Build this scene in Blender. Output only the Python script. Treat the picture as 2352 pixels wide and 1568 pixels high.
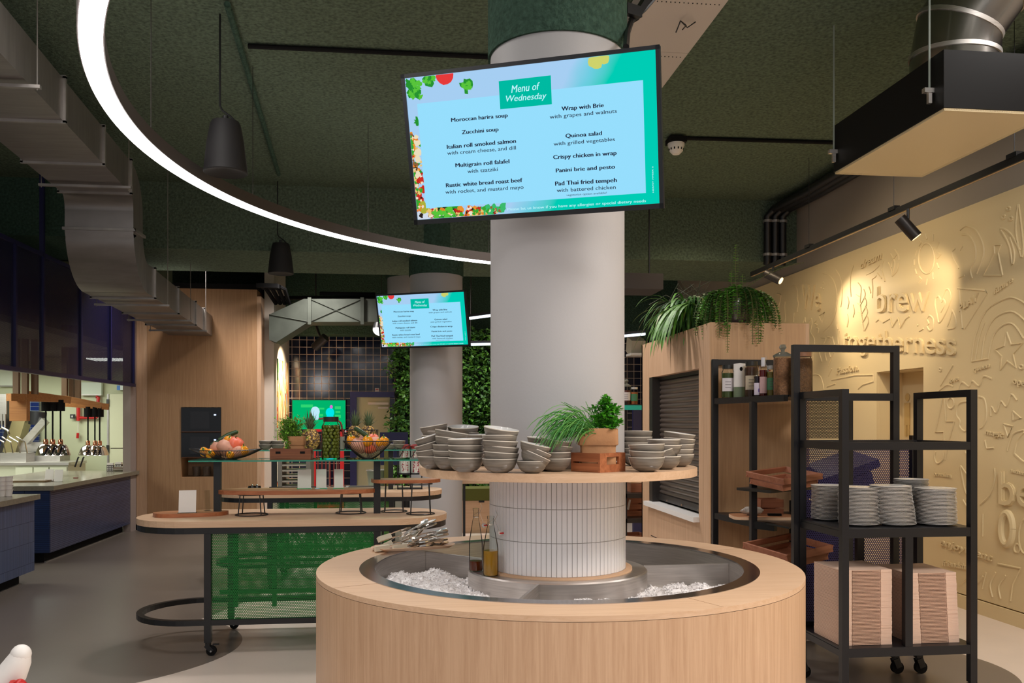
import bpy, math, random
from math import pi, sin, cos, sqrt, atan2, radians
from mathutils import Vector, Matrix, Euler
random.seed(7)
for o in list(bpy.data.objects): bpy.data.objects.remove(o)
SC = bpy.context.scene; COL = SC.collection

# ---------------------------------------------------------------- camera, world, lights, exposure
F = 2000.0; CX = 1176.0; HY = 970.0; H = 1.56; TH = 0.1175
cT, sT = cos(TH), sin(TH)
cd = bpy.data.cameras.new('camera'); cam = bpy.data.objects.new('camera', cd); COL.objects.link(cam)
cam.location = (0, 0, H); cam.rotation_euler = (pi/2, 0, -TH)
cd.sensor_width = 36; cd.lens = F/2352*36; cd.shift_y = (HY-784)/2352; cd.clip_start = .05
SC.camera = cam
W = bpy.data.worlds.new('world'); SC.world = W; W.use_nodes = True
W.node_tree.nodes['Background'].inputs[0].default_value = (.92, .95, 1, 1)
W.node_tree.nodes['Background'].inputs[1].default_value = .40
SC.view_settings.view_transform = 'Standard'; SC.view_settings.look = 'None'
SC.view_settings.exposure = 0.0; SC.view_settings.gamma = 1; SC.view_settings.use_curve_mapping = False

def lamp(name, kind, loc, power, color=(1, 1, 1), rot=(0, 0, 0), **kw):
    l = bpy.data.lights.new(name, kind); l.energy = power; l.color = color
    for k, v in kw.items(): setattr(l, k, v)
    o = bpy.data.objects.new(name, l); COL.objects.link(o); o.location = loc; o.rotation_euler = rot
    return o
WARM = (1, .80, .55); NEUT = (1, .945, .90); COOLW = (.95, 1, .88)
# added fill lights without fixtures: above and behind the viewer, over the aisles
lamp('added_fill_area', 'AREA', (1.0, -1.6, 3.9), 66, NEUT, (0.25, 0, 0), size=3.0)
lamp('added_fill_area', 'AREA', (-2.2, 2.0, 3.95), 60, NEUT, (0, 0, 0), size=1.2)
lamp('added_fill_area', 'AREA', (2.7, 1.7, 3.95), 150, (1, .94, .88), (0, 0, 0), size=1.2)
lamp('added_fill_area', 'AREA', (3.7, 4.3, 4.1), 40, NEUT, (0, 0, 0), size=.9)
lamp('added_fill_area', 'AREA', (-1.6, 4.3, 4.1), 45, NEUT, (0, 0, 0), size=.9)
for q_ in ((-3.0, .2, 2.9), (3.2, -.6, 2.9), (0, -2.2, 3.0)):
    lamp('added_fill_point', 'POINT', q_, 32, NEUT, shadow_soft_size=.25)  # added point fills out of view, to brighten the ceiling
for q_, w_ in (((-1.0, 7.6, 4.15), 200), ((1.2, 7.9, 4.15), 170), ((-1.4, 12.4, 3.9), 300), ((1.2, 12.6, 3.9), 280), ((-3.0, 11.9, 3.9), 170)):
    lamp('added_fill_spot', 'SPOT', q_, w_, NEUT, (0, 0, 0), spot_size=2.4, spot_blend=.9, shadow_soft_size=.15)  # added spot fills for the room; no fixtures here
lamp('added_fill_spot', 'SPOT', (3.3, 9.0, 4.2), 170, WARM, (0, 0, 0), spot_size=2.4, spot_blend=.9, shadow_soft_size=.15)  # added warm fill for the right wall
lamp('added_fill_spot', 'SPOT', (.3, 7.4, 4.15), 150, (1, .95, .95), (0, -.75, 0), spot_size=1.4, spot_blend=1, shadow_soft_size=.12)  # added fill aimed at the kiosk side
lamp('added_wall_fill', 'SPOT', (3.2, 4.6, 4.2), 110, WARM, (0, -.5, 0), spot_size=2.2, spot_blend=1, shadow_soft_size=.1)  # added warm fills that brighten the embossed wall
lamp('added_wall_fill', 'SPOT', (3.0, 7.6, 4.2), 110, WARM, (0, -.5, 0), spot_size=2.2, spot_blend=1, shadow_soft_size=.1)
lamp('kitchen_lamp', 'AREA', (-5.9, 13.2, 2.45), 88, COOLW, (0, 0, 0), size=1.6)
lamp('kitchen_lamp', 'AREA', (-6.2, 10.4, 2.45), 90, COOLW, (0, 0, 0), size=1.6)

# ---------------------------------------------------------------- coordinates
def R(X, D, z=0.0): return Vector((X*cT+D*sT, -X*sT+D*cT, z))          # camera-aligned floor coordinates -> room
def V(px, py, D): return R((px-CX)/F*D, D, H+(HY-py)/F*D)              # sight line at depth D
def G(px, py, z): return V(px, py, (z-H)*F/(HY-py))                    # sight line at height z
def XR(px, py, x):                                                      # sight line meets room plane x = const
    u = (px-CX)/F; D = x/(u*cT+sT); return V(px, py, D)
def YR(px, py, y):
    u = (px-CX)/F; D = y/(cT-u*sT); return V(px, py, D)

# ---------------------------------------------------------------- materials
def lin(c):
    r = []
    for a in c[:3]:
        a = a/255.0; r.append(a/12.92 if a <= .04045 else ((a+.055)/1.055)**2.4)
    return (r[0], r[1], r[2], 1)
def newmat(n):
    m = bpy.data.materials.new(n); m.use_nodes = True
    return m, m.node_tree.nodes, m.node_tree.links, m.node_tree.nodes['Principled BSDF']
def pm(n, c, rough=.5, metal=0, spec=.5, noise=0, nscale=20, bump=0, bscale=60, stretch=(1, 1, 1), emit=0, trans=0, ior=1.45, coat=0, vary=None, aniso=0):
    m, N, L, b = newmat(n)
    c = lin(c)
    b.inputs['Base Color'].default_value = c; b.inputs['Roughness'].default_value = rough
    b.inputs['Metallic'].default_value = metal; b.inputs['Specular IOR Level'].default_value = spec
    if coat: b.inputs['Coat Weight'].default_value = coat; b.inputs['Coat Roughness'].default_value = .08
    if trans: b.inputs['Transmission Weight'].default_value = trans; b.inputs['IOR'].default_value = ior
    if emit: b.inputs['Emission Color'].default_value = c; b.inputs['Emission Strength'].default_value = emit
    if noise or bump:
        tc = N.new('ShaderNodeTexCoord'); mp = N.new('ShaderNodeMapping'); mp.inputs['Scale'].default_value = stretch
        L.new(tc.outputs['Object'], mp.inputs[0])
    if noise:
        nz = N.new('ShaderNodeTexNoise'); nz.inputs['Scale'].default_value = nscale; nz.inputs['Detail'].default_value = 5
        L.new(mp.outputs[0], nz.inputs[0])
        rp = N.new('ShaderNodeValToRGB'); rp.color_ramp.elements[0].position = .3; rp.color_ramp.elements[1].position = .7
        if vary: c2 = lin(vary); rp.color_ramp.elements[0].color = c2; rp.color_ramp.elements[1].color = c
        else:
            rp.color_ramp.elements[0].color = tuple(x*(1-noise) for x in c[:3])+(1,)
            rp.color_ramp.elements[1].color = tuple(min(1, x*(1+noise)) for x in c[:3])+(1,)
        L.new(nz.outputs[0], rp.inputs[0]); L.new(rp.outputs[0], b.inputs['Base Color'])
    if bump:
        n2 = N.new('ShaderNodeTexNoise'); n2.inputs['Scale'].default_value = bscale; n2.inputs['Detail'].default_value = 4
        L.new(mp.outputs[0], n2.inputs[0])
        bp = N.new('ShaderNodeBump'); bp.inputs['Strength'].default_value = bump; bp.inputs['Distance'].default_value = .02
        L.new(n2.outputs[0], bp.inputs['Height']); L.new(bp.outputs[0], b.inputs['Normal'])
    return m
def wood(n, c1, c2, axis='z', rough=.42, sc=1.0):
    m, N, L, b = newmat(n)
    tc = N.new('ShaderNodeTexCoord'); mp = N.new('ShaderNodeMapping')
    s = {'x': (1.2, 38, 38), 'y': (38, 1.2, 38), 'z': (38, 38, 1.2)}[axis]
    mp.inputs['Scale'].default_value = tuple(a*sc for a in s)
    nz = N.new('ShaderNodeTexNoise'); nz.inputs['Scale'].default_value = 1.6; nz.inputs['Detail'].default_value = 7; nz.inputs['Roughness'].default_value = .7
    nz.inputs['Distortion'].default_value = .6
    rp = N.new('ShaderNodeValToRGB'); rp.color_ramp.elements[0].position = .32; rp.color_ramp.elements[1].position = .68
    rp.color_ramp.elements[0].color = lin(c2); rp.color_ramp.elements[1].color = lin(c1)
    L.new(tc.outputs['Object'], mp.inputs[0]); L.new(mp.outputs[0], nz.inputs[0]); L.new(nz.outputs[0], rp.inputs[0])
    L.new(rp.outputs[0], b.inputs['Base Color']); b.inputs['Roughness'].default_value = rough
    bp = N.new('ShaderNodeBump'); bp.inputs['Strength'].default_value = .08; bp.inputs['Distance'].default_value = .01
    L.new(nz.outputs[0], bp.inputs['Height']); L.new(bp.outputs[0], b.inputs['Normal'])
    return m
def perforated(n, c, pitch, rad, plane='xz', rough=.4, rot=0):
    # sheet with round holes in a staggered pattern
    m, N, L, b = newmat(n)
    b.inputs['Base Color'].default_value = lin(c); b.inputs['Roughness'].default_value = rough
    tc = N.new('ShaderNodeTexCoord'); sp = N.new('ShaderNodeSeparateXYZ'); cb = N.new('ShaderNodeCombineXYZ')
    L.new(tc.outputs['Object'], sp.inputs[0])
    L.new(sp.outputs['X' if plane[0] == 'x' else 'Y'], cb.inputs['X']); L.new(sp.outputs['Z'], cb.inputs['Y'])
    k = Vector((1/pitch, 1/(pitch*1.732), 0))
    def vm(op, a, bb=None):
        nd = N.new('ShaderNodeVectorMath'); nd.operation = op; L.new(a, nd.inputs[0])
        if bb is not None: nd.inputs[1].default_value = bb
        return nd
    base = vm('MULTIPLY', cb.outputs[0], k)
    ds = []
    for off in (0, .5):
        a = vm('ADD', base.outputs[0], (off, off, 0)); f = vm('FRACTION', a.outputs[0])
        s = vm('SUBTRACT', f.outputs[0], (.5, .5, 0)); q = vm('MULTIPLY', s.outputs[0], (pitch, pitch*1.732, 0)); l = vm('LENGTH', q.outputs[0]); ds.append(l.outputs['Value'])
    mn = N.new('ShaderNodeMath'); mn.operation = 'MINIMUM'; L.new(ds[0], mn.inputs[0]); L.new(ds[1], mn.inputs[1])
    lt = N.new('ShaderNodeMath'); lt.operation = 'LESS_THAN'; L.new(mn.outputs[0], lt.inputs[0]); lt.inputs[1].default_value = rad
    tr = N.new('ShaderNodeBsdfTransparent'); mx = N.new('ShaderNodeMixShader')
    L.new(lt.outputs[0], mx.inputs[0]); L.new(b.outputs[0], mx.inputs[1]); L.new(tr.outputs[0], mx.inputs[2])
    L.new(mx.outputs[0], N['Material Output'].inputs[0])
    return m
def gridmat(n, c, g, pu, pv, gw, plane='xz', rough=.15, bumpy=0, vary=.0, ofs=(0, 0), stagger=False, coat=0, jv=True):
    # tiles with grout lines; pu/pv pitches in metres
    m, N, L, b = newmat(n)
    tc = N.new('ShaderNodeTexCoord'); sp = N.new('ShaderNodeSeparateXYZ'); L.new(tc.outputs['Object'], sp.inputs[0])
    def mth(op, a, v=None):
        nd = N.new('ShaderNodeMath'); nd.operation = op
        if isinstance(a, (int, float)): nd.inputs[0].default_value = a
        else: L.new(a, nd.inputs[0])
        if v is not None:
            if isinstance(v, (int, float)): nd.inputs[1].default_value = v
            else: L.new(v, nd.inputs[1])
        return nd.outputs[0]
    u0 = sp.outputs['X' if plane[0] == 'x' else 'Y']; v0 = sp.outputs['Z']
    U = mth('DIVIDE', mth('ADD', u0, ofs[0]), pu); Vv = mth('DIVIDE', mth('ADD', v0, ofs[1]), pv)
    lu = mth('LESS_THAN', mth('FRACT', U), gw/pu); lv = mth('LESS_THAN', mth('FRACT', Vv), gw/pv)
    gr = mth('MAXIMUM', lu, lv) if jv else lu
    cc = N.new('ShaderNodeCombineXYZ'); L.new(mth('FLOOR', U), cc.inputs[0]); L.new(mth('FLOOR', Vv), cc.inputs[1])
    wn = N.new('ShaderNodeTexWhiteNoise'); L.new(cc.outputs[0], wn.inputs['Vector'])
    hs = N.new('ShaderNodeMixRGB'); hs.inputs[1].default_value = lin(c); hs.inputs[2].default_value = tuple(min(1, x*(1+vary)) for x in lin(c)[:3])+(1,)
    L.new(wn.outputs['Value'], hs.inputs[0])
    mx = N.new('ShaderNodeMixRGB'); L.new(gr, mx.inputs[0]); L.new(hs.outputs[0], mx.inputs[1]); mx.inputs[2].default_value = lin(g)
    L.new(mx.outputs[0], b.inputs['Base Color'])
    rg = mth('ADD', mth('MULTIPLY', gr, .6), rough); L.new(rg, b.inputs['Roughness'])
    if coat: b.inputs['Coat Weight'].default_value = coat
    if bumpy:
        nz = N.new('ShaderNodeTexNoise'); nz.inputs['Scale'].default_value = 3.5; L.new(tc.outputs['Object'], nz.inputs[0])
        ad = mth('ADD', mth('MULTIPLY', nz.outputs[0], bumpy), mth('MULTIPLY', wn.outputs['Value'], bumpy*.6))
        bp = N.new('ShaderNodeBump'); bp.inputs['Strength'].default_value = .5; bp.inputs['Distance'].default_value = .05
        L.new(ad, bp.inputs['Height']); L.new(bp.outputs[0], b.inputs['Normal'])
    return m
def emi(n, c, s):
    m, N, L, b = newmat(n); e = N.new('ShaderNodeEmission'); e.inputs[0].default_value = lin(c); e.inputs[1].default_value = s
    L.new(e.outputs[0], N['Material Output'].inputs[0]); return m
def glassmat(n, c=(255, 255, 255), tint=.0, rough=.02):
    # thin clear glass: mostly see-through with a clear reflection
    m, N, L, b = newmat(n)
    tr = N.new('ShaderNodeBsdfTransparent'); tr.inputs[0].default_value = lin(c)
    gl = N.new('ShaderNodeBsdfGlossy'); gl.inputs[1].default_value = rough
    fr = N.new('ShaderNodeFresnel'); fr.inputs[0].default_value = 1.14
    mx = N.new('ShaderNodeMixShader'); L.new(fr.outputs[0], mx.inputs[0]); L.new(tr.outputs[0], mx.inputs[1]); L.new(gl.outputs[0], mx.inputs[2])
    L.new(mx.outputs[0], N['Material Output'].inputs[0]); return m

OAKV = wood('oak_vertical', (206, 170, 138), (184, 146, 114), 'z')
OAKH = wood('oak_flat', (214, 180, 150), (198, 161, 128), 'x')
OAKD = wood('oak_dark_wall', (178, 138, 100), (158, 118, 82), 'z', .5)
ACAC = wood('acacia', (182, 112, 72), (128, 68, 38), 'x', .45, .5)
CRATE = wood('crate_wood', (168, 108, 80), (138, 82, 56), 'x', .6, .6)
CRATE2 = wood('crate_brown', (150, 88, 52), (96, 50, 28), 'x', .55, .5)
BEECH = wood('beech_beam', (196, 136, 78), (170, 108, 58), 'x', .5)
BLACK = pm('black_metal', (20, 20, 23), .38, 0, .5)
BLACKM = pm('black_matt', (16, 15, 16), .8, 0, .2)
DGREY = pm('dark_grey_metal', (58, 54, 52), .38, .5)
STEEL = pm('brushed_steel', (205, 200, 196), .36, 1, noise=.12, nscale=6, stretch=(1, 1, 30))
STEELR = pm('steel_rim', (190, 188, 190), .16, 1)
CHROME = pm('chrome', (220, 215, 210), .08, 1)
GALV = pm('galvanised', (165, 160, 156), .42, .7, noise=.18, nscale=5)
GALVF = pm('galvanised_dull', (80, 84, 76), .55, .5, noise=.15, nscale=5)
GALVD = pm('galvanised_duct', (140, 134, 130), .38, .7, noise=.12, nscale=3, stretch=(1, 8, 1))
WHITEP = pm('white_paint', (174, 171, 172), .6, bump=.03, bscale=90)
WHITEL = pm('white_lacquer', (226, 222, 218), .35)
PLASTICW = pm('white_plastic', (225, 220, 215), .4)
TILEW = pm('white_glazed_tile', (232, 230, 232), .28)
GROUT = pm('grout', (168, 162, 158), .8)
CREAM = pm('cream_wall', (205, 184, 140), .75, bump=.02, bscale=120)
GREYW = pm('grey_wall', (150, 140, 128), .85, bump=.05, bscale=120)
GREENC = pm('green_acoustic_spray', (92, 106, 90), .98, spec=.1, noise=.36, nscale=40, bump=1.0, bscale=46)
GREEND = pm('dark_green_spray', (62, 84, 72), .98, spec=.1, noise=.3, nscale=40, bump=1.0, bscale=46)
KWALL = pm('kitchen_wall', (196, 200, 168), .6)
FLOORM = None
DUSTW = pm('white_tile_grey', (120, 115, 110), .5)
BLUEM = pm('blue_metal', (26, 25, 72), .4)
PERFB = perforated('perforated_blue', (24, 22, 60), .011, .0036, 'yz')
PERFG = perforated('perforated_green', (8, 116, 40), .0118, .0044, 'xz')
PERFGY = perforated('perforated_green_side', (8, 116, 40), .0118, .0044, 'yz')
PERFK = perforated('perforated_dark_side', (34, 32, 36), .0125, .0046, 'yz')
PERFN = perforated('perforated_navy', (40, 34, 96), .0145, .0048, 'xz')
NAVYT = gridmat('navy_tiles', (14, 20, 42), (190, 168, 150), .1245, .1245, .009, 'xz', .09, .02, .5, (0, .02))
KTILE = gridmat('blue_tiles', (28, 44, 100), (130, 140, 150), .14, .07, .006, 'xz', .2)
BLUET = gridmat('counter_tiles_side', (60, 64, 88), (30, 32, 48), 3.0, .021, .004, 'yz', .3, 0, .35)
BLUEV = gridmat('counter_tiles_vertical', (62, 74, 104), (32, 38, 56), .0125, .20, .003, 'yz', .3, 0, .5)
BLUETX = gridmat('counter_tiles_front', (22, 40, 80), (10, 18, 40), .3, .021, .005, 'xz', .3, 0, .3)
STONE = pm('stone_counter', (122, 116, 100), .22, noise=.1, nscale=40)
KRAFT = pm('kraft_paper', (176, 128, 88), .85, noise=.08, nscale=14, bump=.25, bscale=18)
CARD = pm('carton', (212, 180, 160), .85)
PAPERW = pm('white_paper', (225, 218, 212), .6)
GLASS = glassmat('clear_glass', (246, 250, 248)); GLASSG = glassmat('green_glass', (222, 244, 236))
GEDGE = pm('glass_edge', (70, 165, 140), .15, trans=.3)
ACRYL = glassmat('acrylic', (240, 242, 240), rough=.05)
LEAF = pm('leaf', (92, 142, 52), .5, noise=.35, nscale=30)
LEAFB = pm('bright_leaf', (86, 148, 34), .5, noise=.3, nscale=40)
LEAFD = pm('dark_leaf', (56, 96, 44), .4, noise=.35, nscale=30)
LEAFP = pm('pineapple_leaf', (84, 104, 72), .5, noise=.3, nscale=30)
RED = pm('red_paint', (190, 28, 28), .35); TONGM = pm('tong_steel', (232, 228, 222), .24, 1); REDD = pm('dark_red', (120, 30, 22), .4)
BOWLO = pm('bowl_glaze', (134, 126, 116), .34, noise=.3, nscale=7, stretch=(1, 1, 26), coat=.3, vary=(92, 84, 75))
BOWLI = pm('bowl_inside', (208, 206, 204), .14, coat=.5)
RIMW = pm('bowl_rim', (214, 204, 190), .3)
PLATEM = pm('plate_glaze', (198, 194, 190), .25, coat=.3)
# ---------------------------------------------------------------- mesh builder and object helpers
WM = {}
class MB:
    def __init__(s): s.v = []; s.f = []; s.m = []; s.cm = 0
    def mat(s, i): s.cm = i; return s
    def add(s, vs, fs):
        b = len(s.v); s.v += [Vector(x) for x in vs]
        for f in fs: s.f.append(tuple(i+b for i in f)); s.m.append(s.cm)
        return s
    def box(s, c, d, rz=0, rot=None):
        hx, hy, hz = d[0]/2, d[1]/2, d[2]/2; c = Vector(c)
        M = (rot if rot else Euler((0, 0, rz))).to_matrix()
        vs = [c+M@Vector((x*hx, y*hy, z*hz)) for x in (-1, 1) for y in (-1, 1) for z in (-1, 1)]
        return s.add(vs, [(0, 1, 3, 2), (4, 6, 7, 5), (0, 4, 5, 1), (2, 3, 7, 6), (0, 2, 6, 4), (1, 5, 7, 3)])
    def bb(s, x0, x1, y0, y1, z0, z1): return s.box(((x0+x1)/2, (y0+y1)/2, (z0+z1)/2), (abs(x1-x0), abs(y1-y0), abs(z1-z0)))
    def bar(s, a, b, w, h=None, up=(0, 0, 1)):
        a = Vector(a); b = Vector(b); h = h or w; d = (b-a); n = d.normalized(); u = Vector(up)
        if abs(n.dot(u)) > .95: u = Vector((0, 1, 0))
        x = n.cross(u).normalized(); y = x.cross(n).normalized()
        vs = []
        for p in (a, b):
            for i, j in ((-1, -1), (1, -1), (1, 1), (-1, 1)): vs.append(p+x*(i*w/2)+y*(j*h/2))
        return s.add(vs, [(0, 1, 2, 3), (7, 6, 5, 4), (0, 4, 5, 1), (1, 5, 6, 2), (2, 6, 7, 3), (3, 7, 4, 0)])
    def tube(s, pts, r, n=8, closed=False, cap=True):
        pts = [Vector(p) for p in pts]; L = len(pts); rings = []
        rr = r if isinstance(r, (list, tuple)) else [r]*L
        prev = None
        for i, p in enumerate(pts):
            if closed: t = (pts[(i+1) % L]-pts[i-1])
            else: t = pts[min(i+1, L-1)]-pts[max(i-1, 0)]
            if t.length < 1e-9: t = Vector((0, 0, 1))
            t.normalize()
            if prev is None: u = Vector((0, 0, 1)) if abs(t.z) < .9 else Vector((1, 0, 0))
            else: u = prev
            x = (u-t*u.dot(t)).normalized(); y = t.cross(x); prev = x
            rings.append([p+(x*cos(2*pi*k/n)+y*sin(2*pi*k/n))*rr[i] for k in range(n)])
        vs = [q for g in rings for q in g]; fs = []
        for i in range(L if closed else L-1):
            j = (i+1) % L
            for k in range(n): fs.append((i*n+k, i*n+(k+1) % n, j*n+(k+1) % n, j*n+k))
        if not closed and cap: fs.append(tuple(range(n-1, -1, -1))); fs.append(tuple((L-1)*n+k for k in range(n)))
        return s.add(vs, fs)
    def strip(s, pts, w, h, closed=False):      # rectangular section swept along a level path
        pts = [Vector(p) for p in pts]; L = len(pts); vs = []
        for i, p in enumerate(pts):
            t = (pts[(i+1) % L]-pts[i-1]) if closed else (pts[min(i+1, L-1)]-pts[max(i-1, 0)])
            t.z = 0; t.normalize(); x = Vector((-t.y, t.x, 0))
            for a, b in ((-1, -1), (1, -1), (1, 1), (-1, 1)): vs.append(p+x*(a*w/2)+Vector((0, 0, b*h/2)))
        fs = []
        for i in range(L if closed else L-1):
            j = (i+1) % L
            for k in range(4): fs.append((i*4+k, i*4+(k+1) % 4, j*4+(k+1) % 4, j*4+k))
        if not closed: fs.append((3, 2, 1, 0)); fs.append(tuple((L-1)*4+k for k in range(4)))
        return s.add(vs, fs)
    def lathe(s, prof, n=32, c=(0, 0, 0), mats=None, sx=1, sy=1):
        c = Vector(c); L = len(prof)
        vs = [c+Vector((r*cos(2*pi*k/n)*sx, r*sin(2*pi*k/n)*sy, z)) for r, z in prof for k in range(n)]
        for i in range(L-1):
            if mats: s.cm = mats[i]
            fs = [(i*n+k, i*n+(k+1) % n, (i+1)*n+(k+1) % n, (i+1)*n+k) for k in range(n)]
            if i == 0: s.add(vs, fs); b = len(s.v)-len(vs)
            else:
                for f in fs: s.f.append(tuple(q+b for q in f)); s.m.append(s.cm)
        return s
    def cyl(s, c, r, z0, z1, n=32, r2=None):
        r2 = r if r2 is None else r2
        return s.lathe([(0, z0), (r, z0), (r2, z1), (0, z1)], n, (c[0], c[1], 0))
    def prism(s, poly, z0, z1):
        n = len(poly); vs = [(p[0], p[1], z0) for p in poly]+[(p[0], p[1], z1) for p in poly]
        return s.add(vs, [tuple(range(n-1, -1, -1)), tuple(range(n, 2*n))]+[(k, (k+1) % n, n+(k+1) % n, n+k) for k in range(n)])
    def ring(s, c, r0, r1, z0, z1, n=96, a0=0, a1=2*pi):
        full = abs(a1-a0-2*pi) < 1e-6; K = n if full else n+1; vs = []
        for k in range(K):
            a = a0+(a1-a0)*k/n
            for r, z in ((r0, z0), (r1, z0), (r1, z1), (r0, z1)): vs.append((c[0]+r*cos(a), c[1]+r*sin(a), z))
        fs = []
        for k in range(n):
            j = (k+1) % K
            for q in range(4): fs.append((k*4+q, k*4+(q+1) % 4, j*4+(q+1) % 4, j*4+q))
        if not full: fs.append((0, 3, 2, 1)); fs.append((n*4, n*4+1, n*4+2, n*4+3))
        return s.add(vs, fs)
    def quad(s, a, b, c, d): return s.add([a, b, c, d], [(0, 1, 2, 3)])
    def ball(s, c, r, n=12, m=8, sc=(1, 1, 1), rot=None, fn=None):
        c = Vector(c); M = rot.to_matrix() if rot else Matrix.Identity(3); vs = []
        for i in range(m+1):
            t = pi*i/m
            for k in range(n):
                a = 2*pi*k/n; q = fn(a, t) if fn else 1
                vs.append(c+M@Vector((r*q*sc[0]*sin(t)*cos(a), r*q*sc[1]*sin(t)*sin(a), r*sc[2]*cos(t)*(q if fn else 1))))
        return s.add(vs, [(i*n+k, (i+1)*n+k, (i+1)*n+(k+1) % n, i*n+(k+1) % n) for i in range(m) for k in range(n)])
    def leaf(s, p, d, up, L, w):
        p = Vector(p); d = Vector(d).normalized(); x = d.cross(Vector(up))
        if x.length < 1e-4: x = d.cross(Vector((1, .3, 0)))
        x.normalize(); nn = x.cross(d)
        return s.add([p, p+d*L*.45+x*w/2+nn*w*.15, p+d*L, p+d*L*.45-x*w/2+nn*w*.15], [(0, 1, 2, 3)])
    def tri(s, vs, fs, Mx): return s.add([Mx@Vector(v) for v in vs], fs)
    def build(s, name, mat, parent=None, smooth=False, M=None):
        me = bpy.data.meshes.new(name); W0 = WM.get(parent.name) if parent else None
        vs = s.v
        if M is not None: vs = [M@v for v in vs]
        org = None
        if W0 is not None: I = W0.inverted(); vs = [I@v for v in vs]
        elif parent is None and M is None and vs:
            lo = [min(v[i] for v in vs) for i in range(3)]; hi = [max(v[i] for v in vs) for i in range(3)]
        me.from_pydata([tuple(v) for v in vs], [], s.f)
        ms = mat if isinstance(mat, (list, tuple)) else [mat]
        for q in ms: me.materials.append(q)
        for p, i in zip(me.polygons, s.m):
            p.material_index = min(i, len(ms)-1)
        me.validate(); me.update()
        import bmesh
        b = bmesh.new(); b.from_mesh(me); bmesh.ops.remove_doubles(b, verts=b.verts, dist=1e-5); bmesh.ops.recalc_face_normals(b, faces=b.faces)
        if smooth:
            for f in b.faces: f.smooth = True
            for e in b.edges:
                if len(e.link_faces) == 2 and e.calc_face_angle(0) > .7: e.smooth = False
        b.to_mesh(me); b.free()
        o = bpy.data.objects.new(name, me); COL.objects.link(o)
        if parent: o.parent = parent; WM[o.name] = WM.get(parent.name, Matrix.Identity(4))
        else: WM[o.name] = Matrix.Identity(4)
        return o
def tag(o, label=None, cat=None, group=None, kind=None):
    if label: o['label'] = label
    if cat: o['category'] = cat
    if group: o['group'] = group
    if kind: o['kind'] = kind
    return o
def thing(name, label, cat, loc=(0, 0, 0), rz=0, group=None):
    o = bpy.data.objects.new(name, None); COL.objects.link(o); o.empty_display_size = .1
    o.location = loc; o.rotation_euler = (0, 0, rz)
    WM[o.name] = Matrix.Translation(Vector(loc))@Matrix.Rotation(rz, 4, 'Z')
    return tag(o, label, cat, group)
def struct(name, mb, mat, smooth=False, M=None):
    return tag(mb.build(name, mat, None, smooth, M), kind='structure')
def kids(o): return [c for c in o.children]
CH = {}
def copy_tree(o, parent=None):
    c = o.copy(); COL.objects.link(c)
    if parent: c.parent = parent
    for ch in kids(o): copy_tree(ch, c)
    return c
def dup(root, loc, rot=(0, 0, 0), label=None, group=None, scale=None):
    r = copy_tree(root); r.location = loc; r.rotation_euler = rot
    if scale: r.scale = (scale,)*3 if isinstance(scale, (int, float)) else scale
    if label: r['label'] = label
    if group: r['group'] = group
    return r
class Proto:                                   # first placement moves the prototype itself, later ones copy it
    def __init__(s, root): s.root = root; s.used = False
    def put(s, loc, rot=(0, 0, 0), label=None, group=None, scale=None):
        if not s.used:
            s.used = True; o = s.root; o.location = loc; o.rotation_euler = rot
            if scale: o.scale = (scale,)*3 if isinstance(scale, (int, float)) else scale
            if label: o['label'] = label
            if group: o['group'] = group
            return o
        return dup(s.root, loc, rot, label, group, scale)
_tc = {}
def textmesh(body, extrude=0, bold=0, shear=0, spacing=1.0):
    key = (body, extrude, bold, shear)
    if key in _tc: return _tc[key]
    cu = bpy.data.curves.new('t', 'FONT'); cu.body = body; cu.size = 1; cu.extrude = extrude; cu.offset = bold; cu.shear = shear; cu.resolution_u = 3
    cu.space_character = spacing
    o = bpy.data.objects.new('t', cu); COL.objects.link(o); bpy.context.view_layer.update()
    me = bpy.data.meshes.new_from_object(o.evaluated_get(bpy.context.evaluated_depsgraph_get()))
    vs = [v.co.copy() for v in me.vertices]; fs = [tuple(p.vertices) for p in me.polygons]
    bpy.data.objects.remove(o); bpy.data.meshes.remove(me); bpy.data.curves.remove(cu)
    x0 = min(v.x for v in vs); x1 = max(v.x for v in vs)
    vs = [Vector((v.x-x0, v.y, v.z)) for v in vs]
    _tc[key] = (vs, fs, x1-x0); return _tc[key]
def puttext(mb, body, P0, P1, up, cap, nrm, extrude=0, bold=0, shear=0):
    """baseline runs from P0 to P1; cap = capital height; up = up vector; nrm = outward normal"""
    vs, fs, w = textmesh(body, extrude/cap*.7 if cap else 0, bold, shear)
    P0 = Vector(P0); P1 = Vector(P1); xd = (P1-P0)/w; yd = Vector(up).normalized()*(cap/.69); zd = Vector(nrm).normalized()*(cap/.69 if extrude else 0)
    mb.add([P0+xd*v.x+yd*v.y+zd*v.z for v in vs], fs)
# ================================================================= SETTING
XW = 4.65           # right wall plane
CEIL = 4.23
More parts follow.
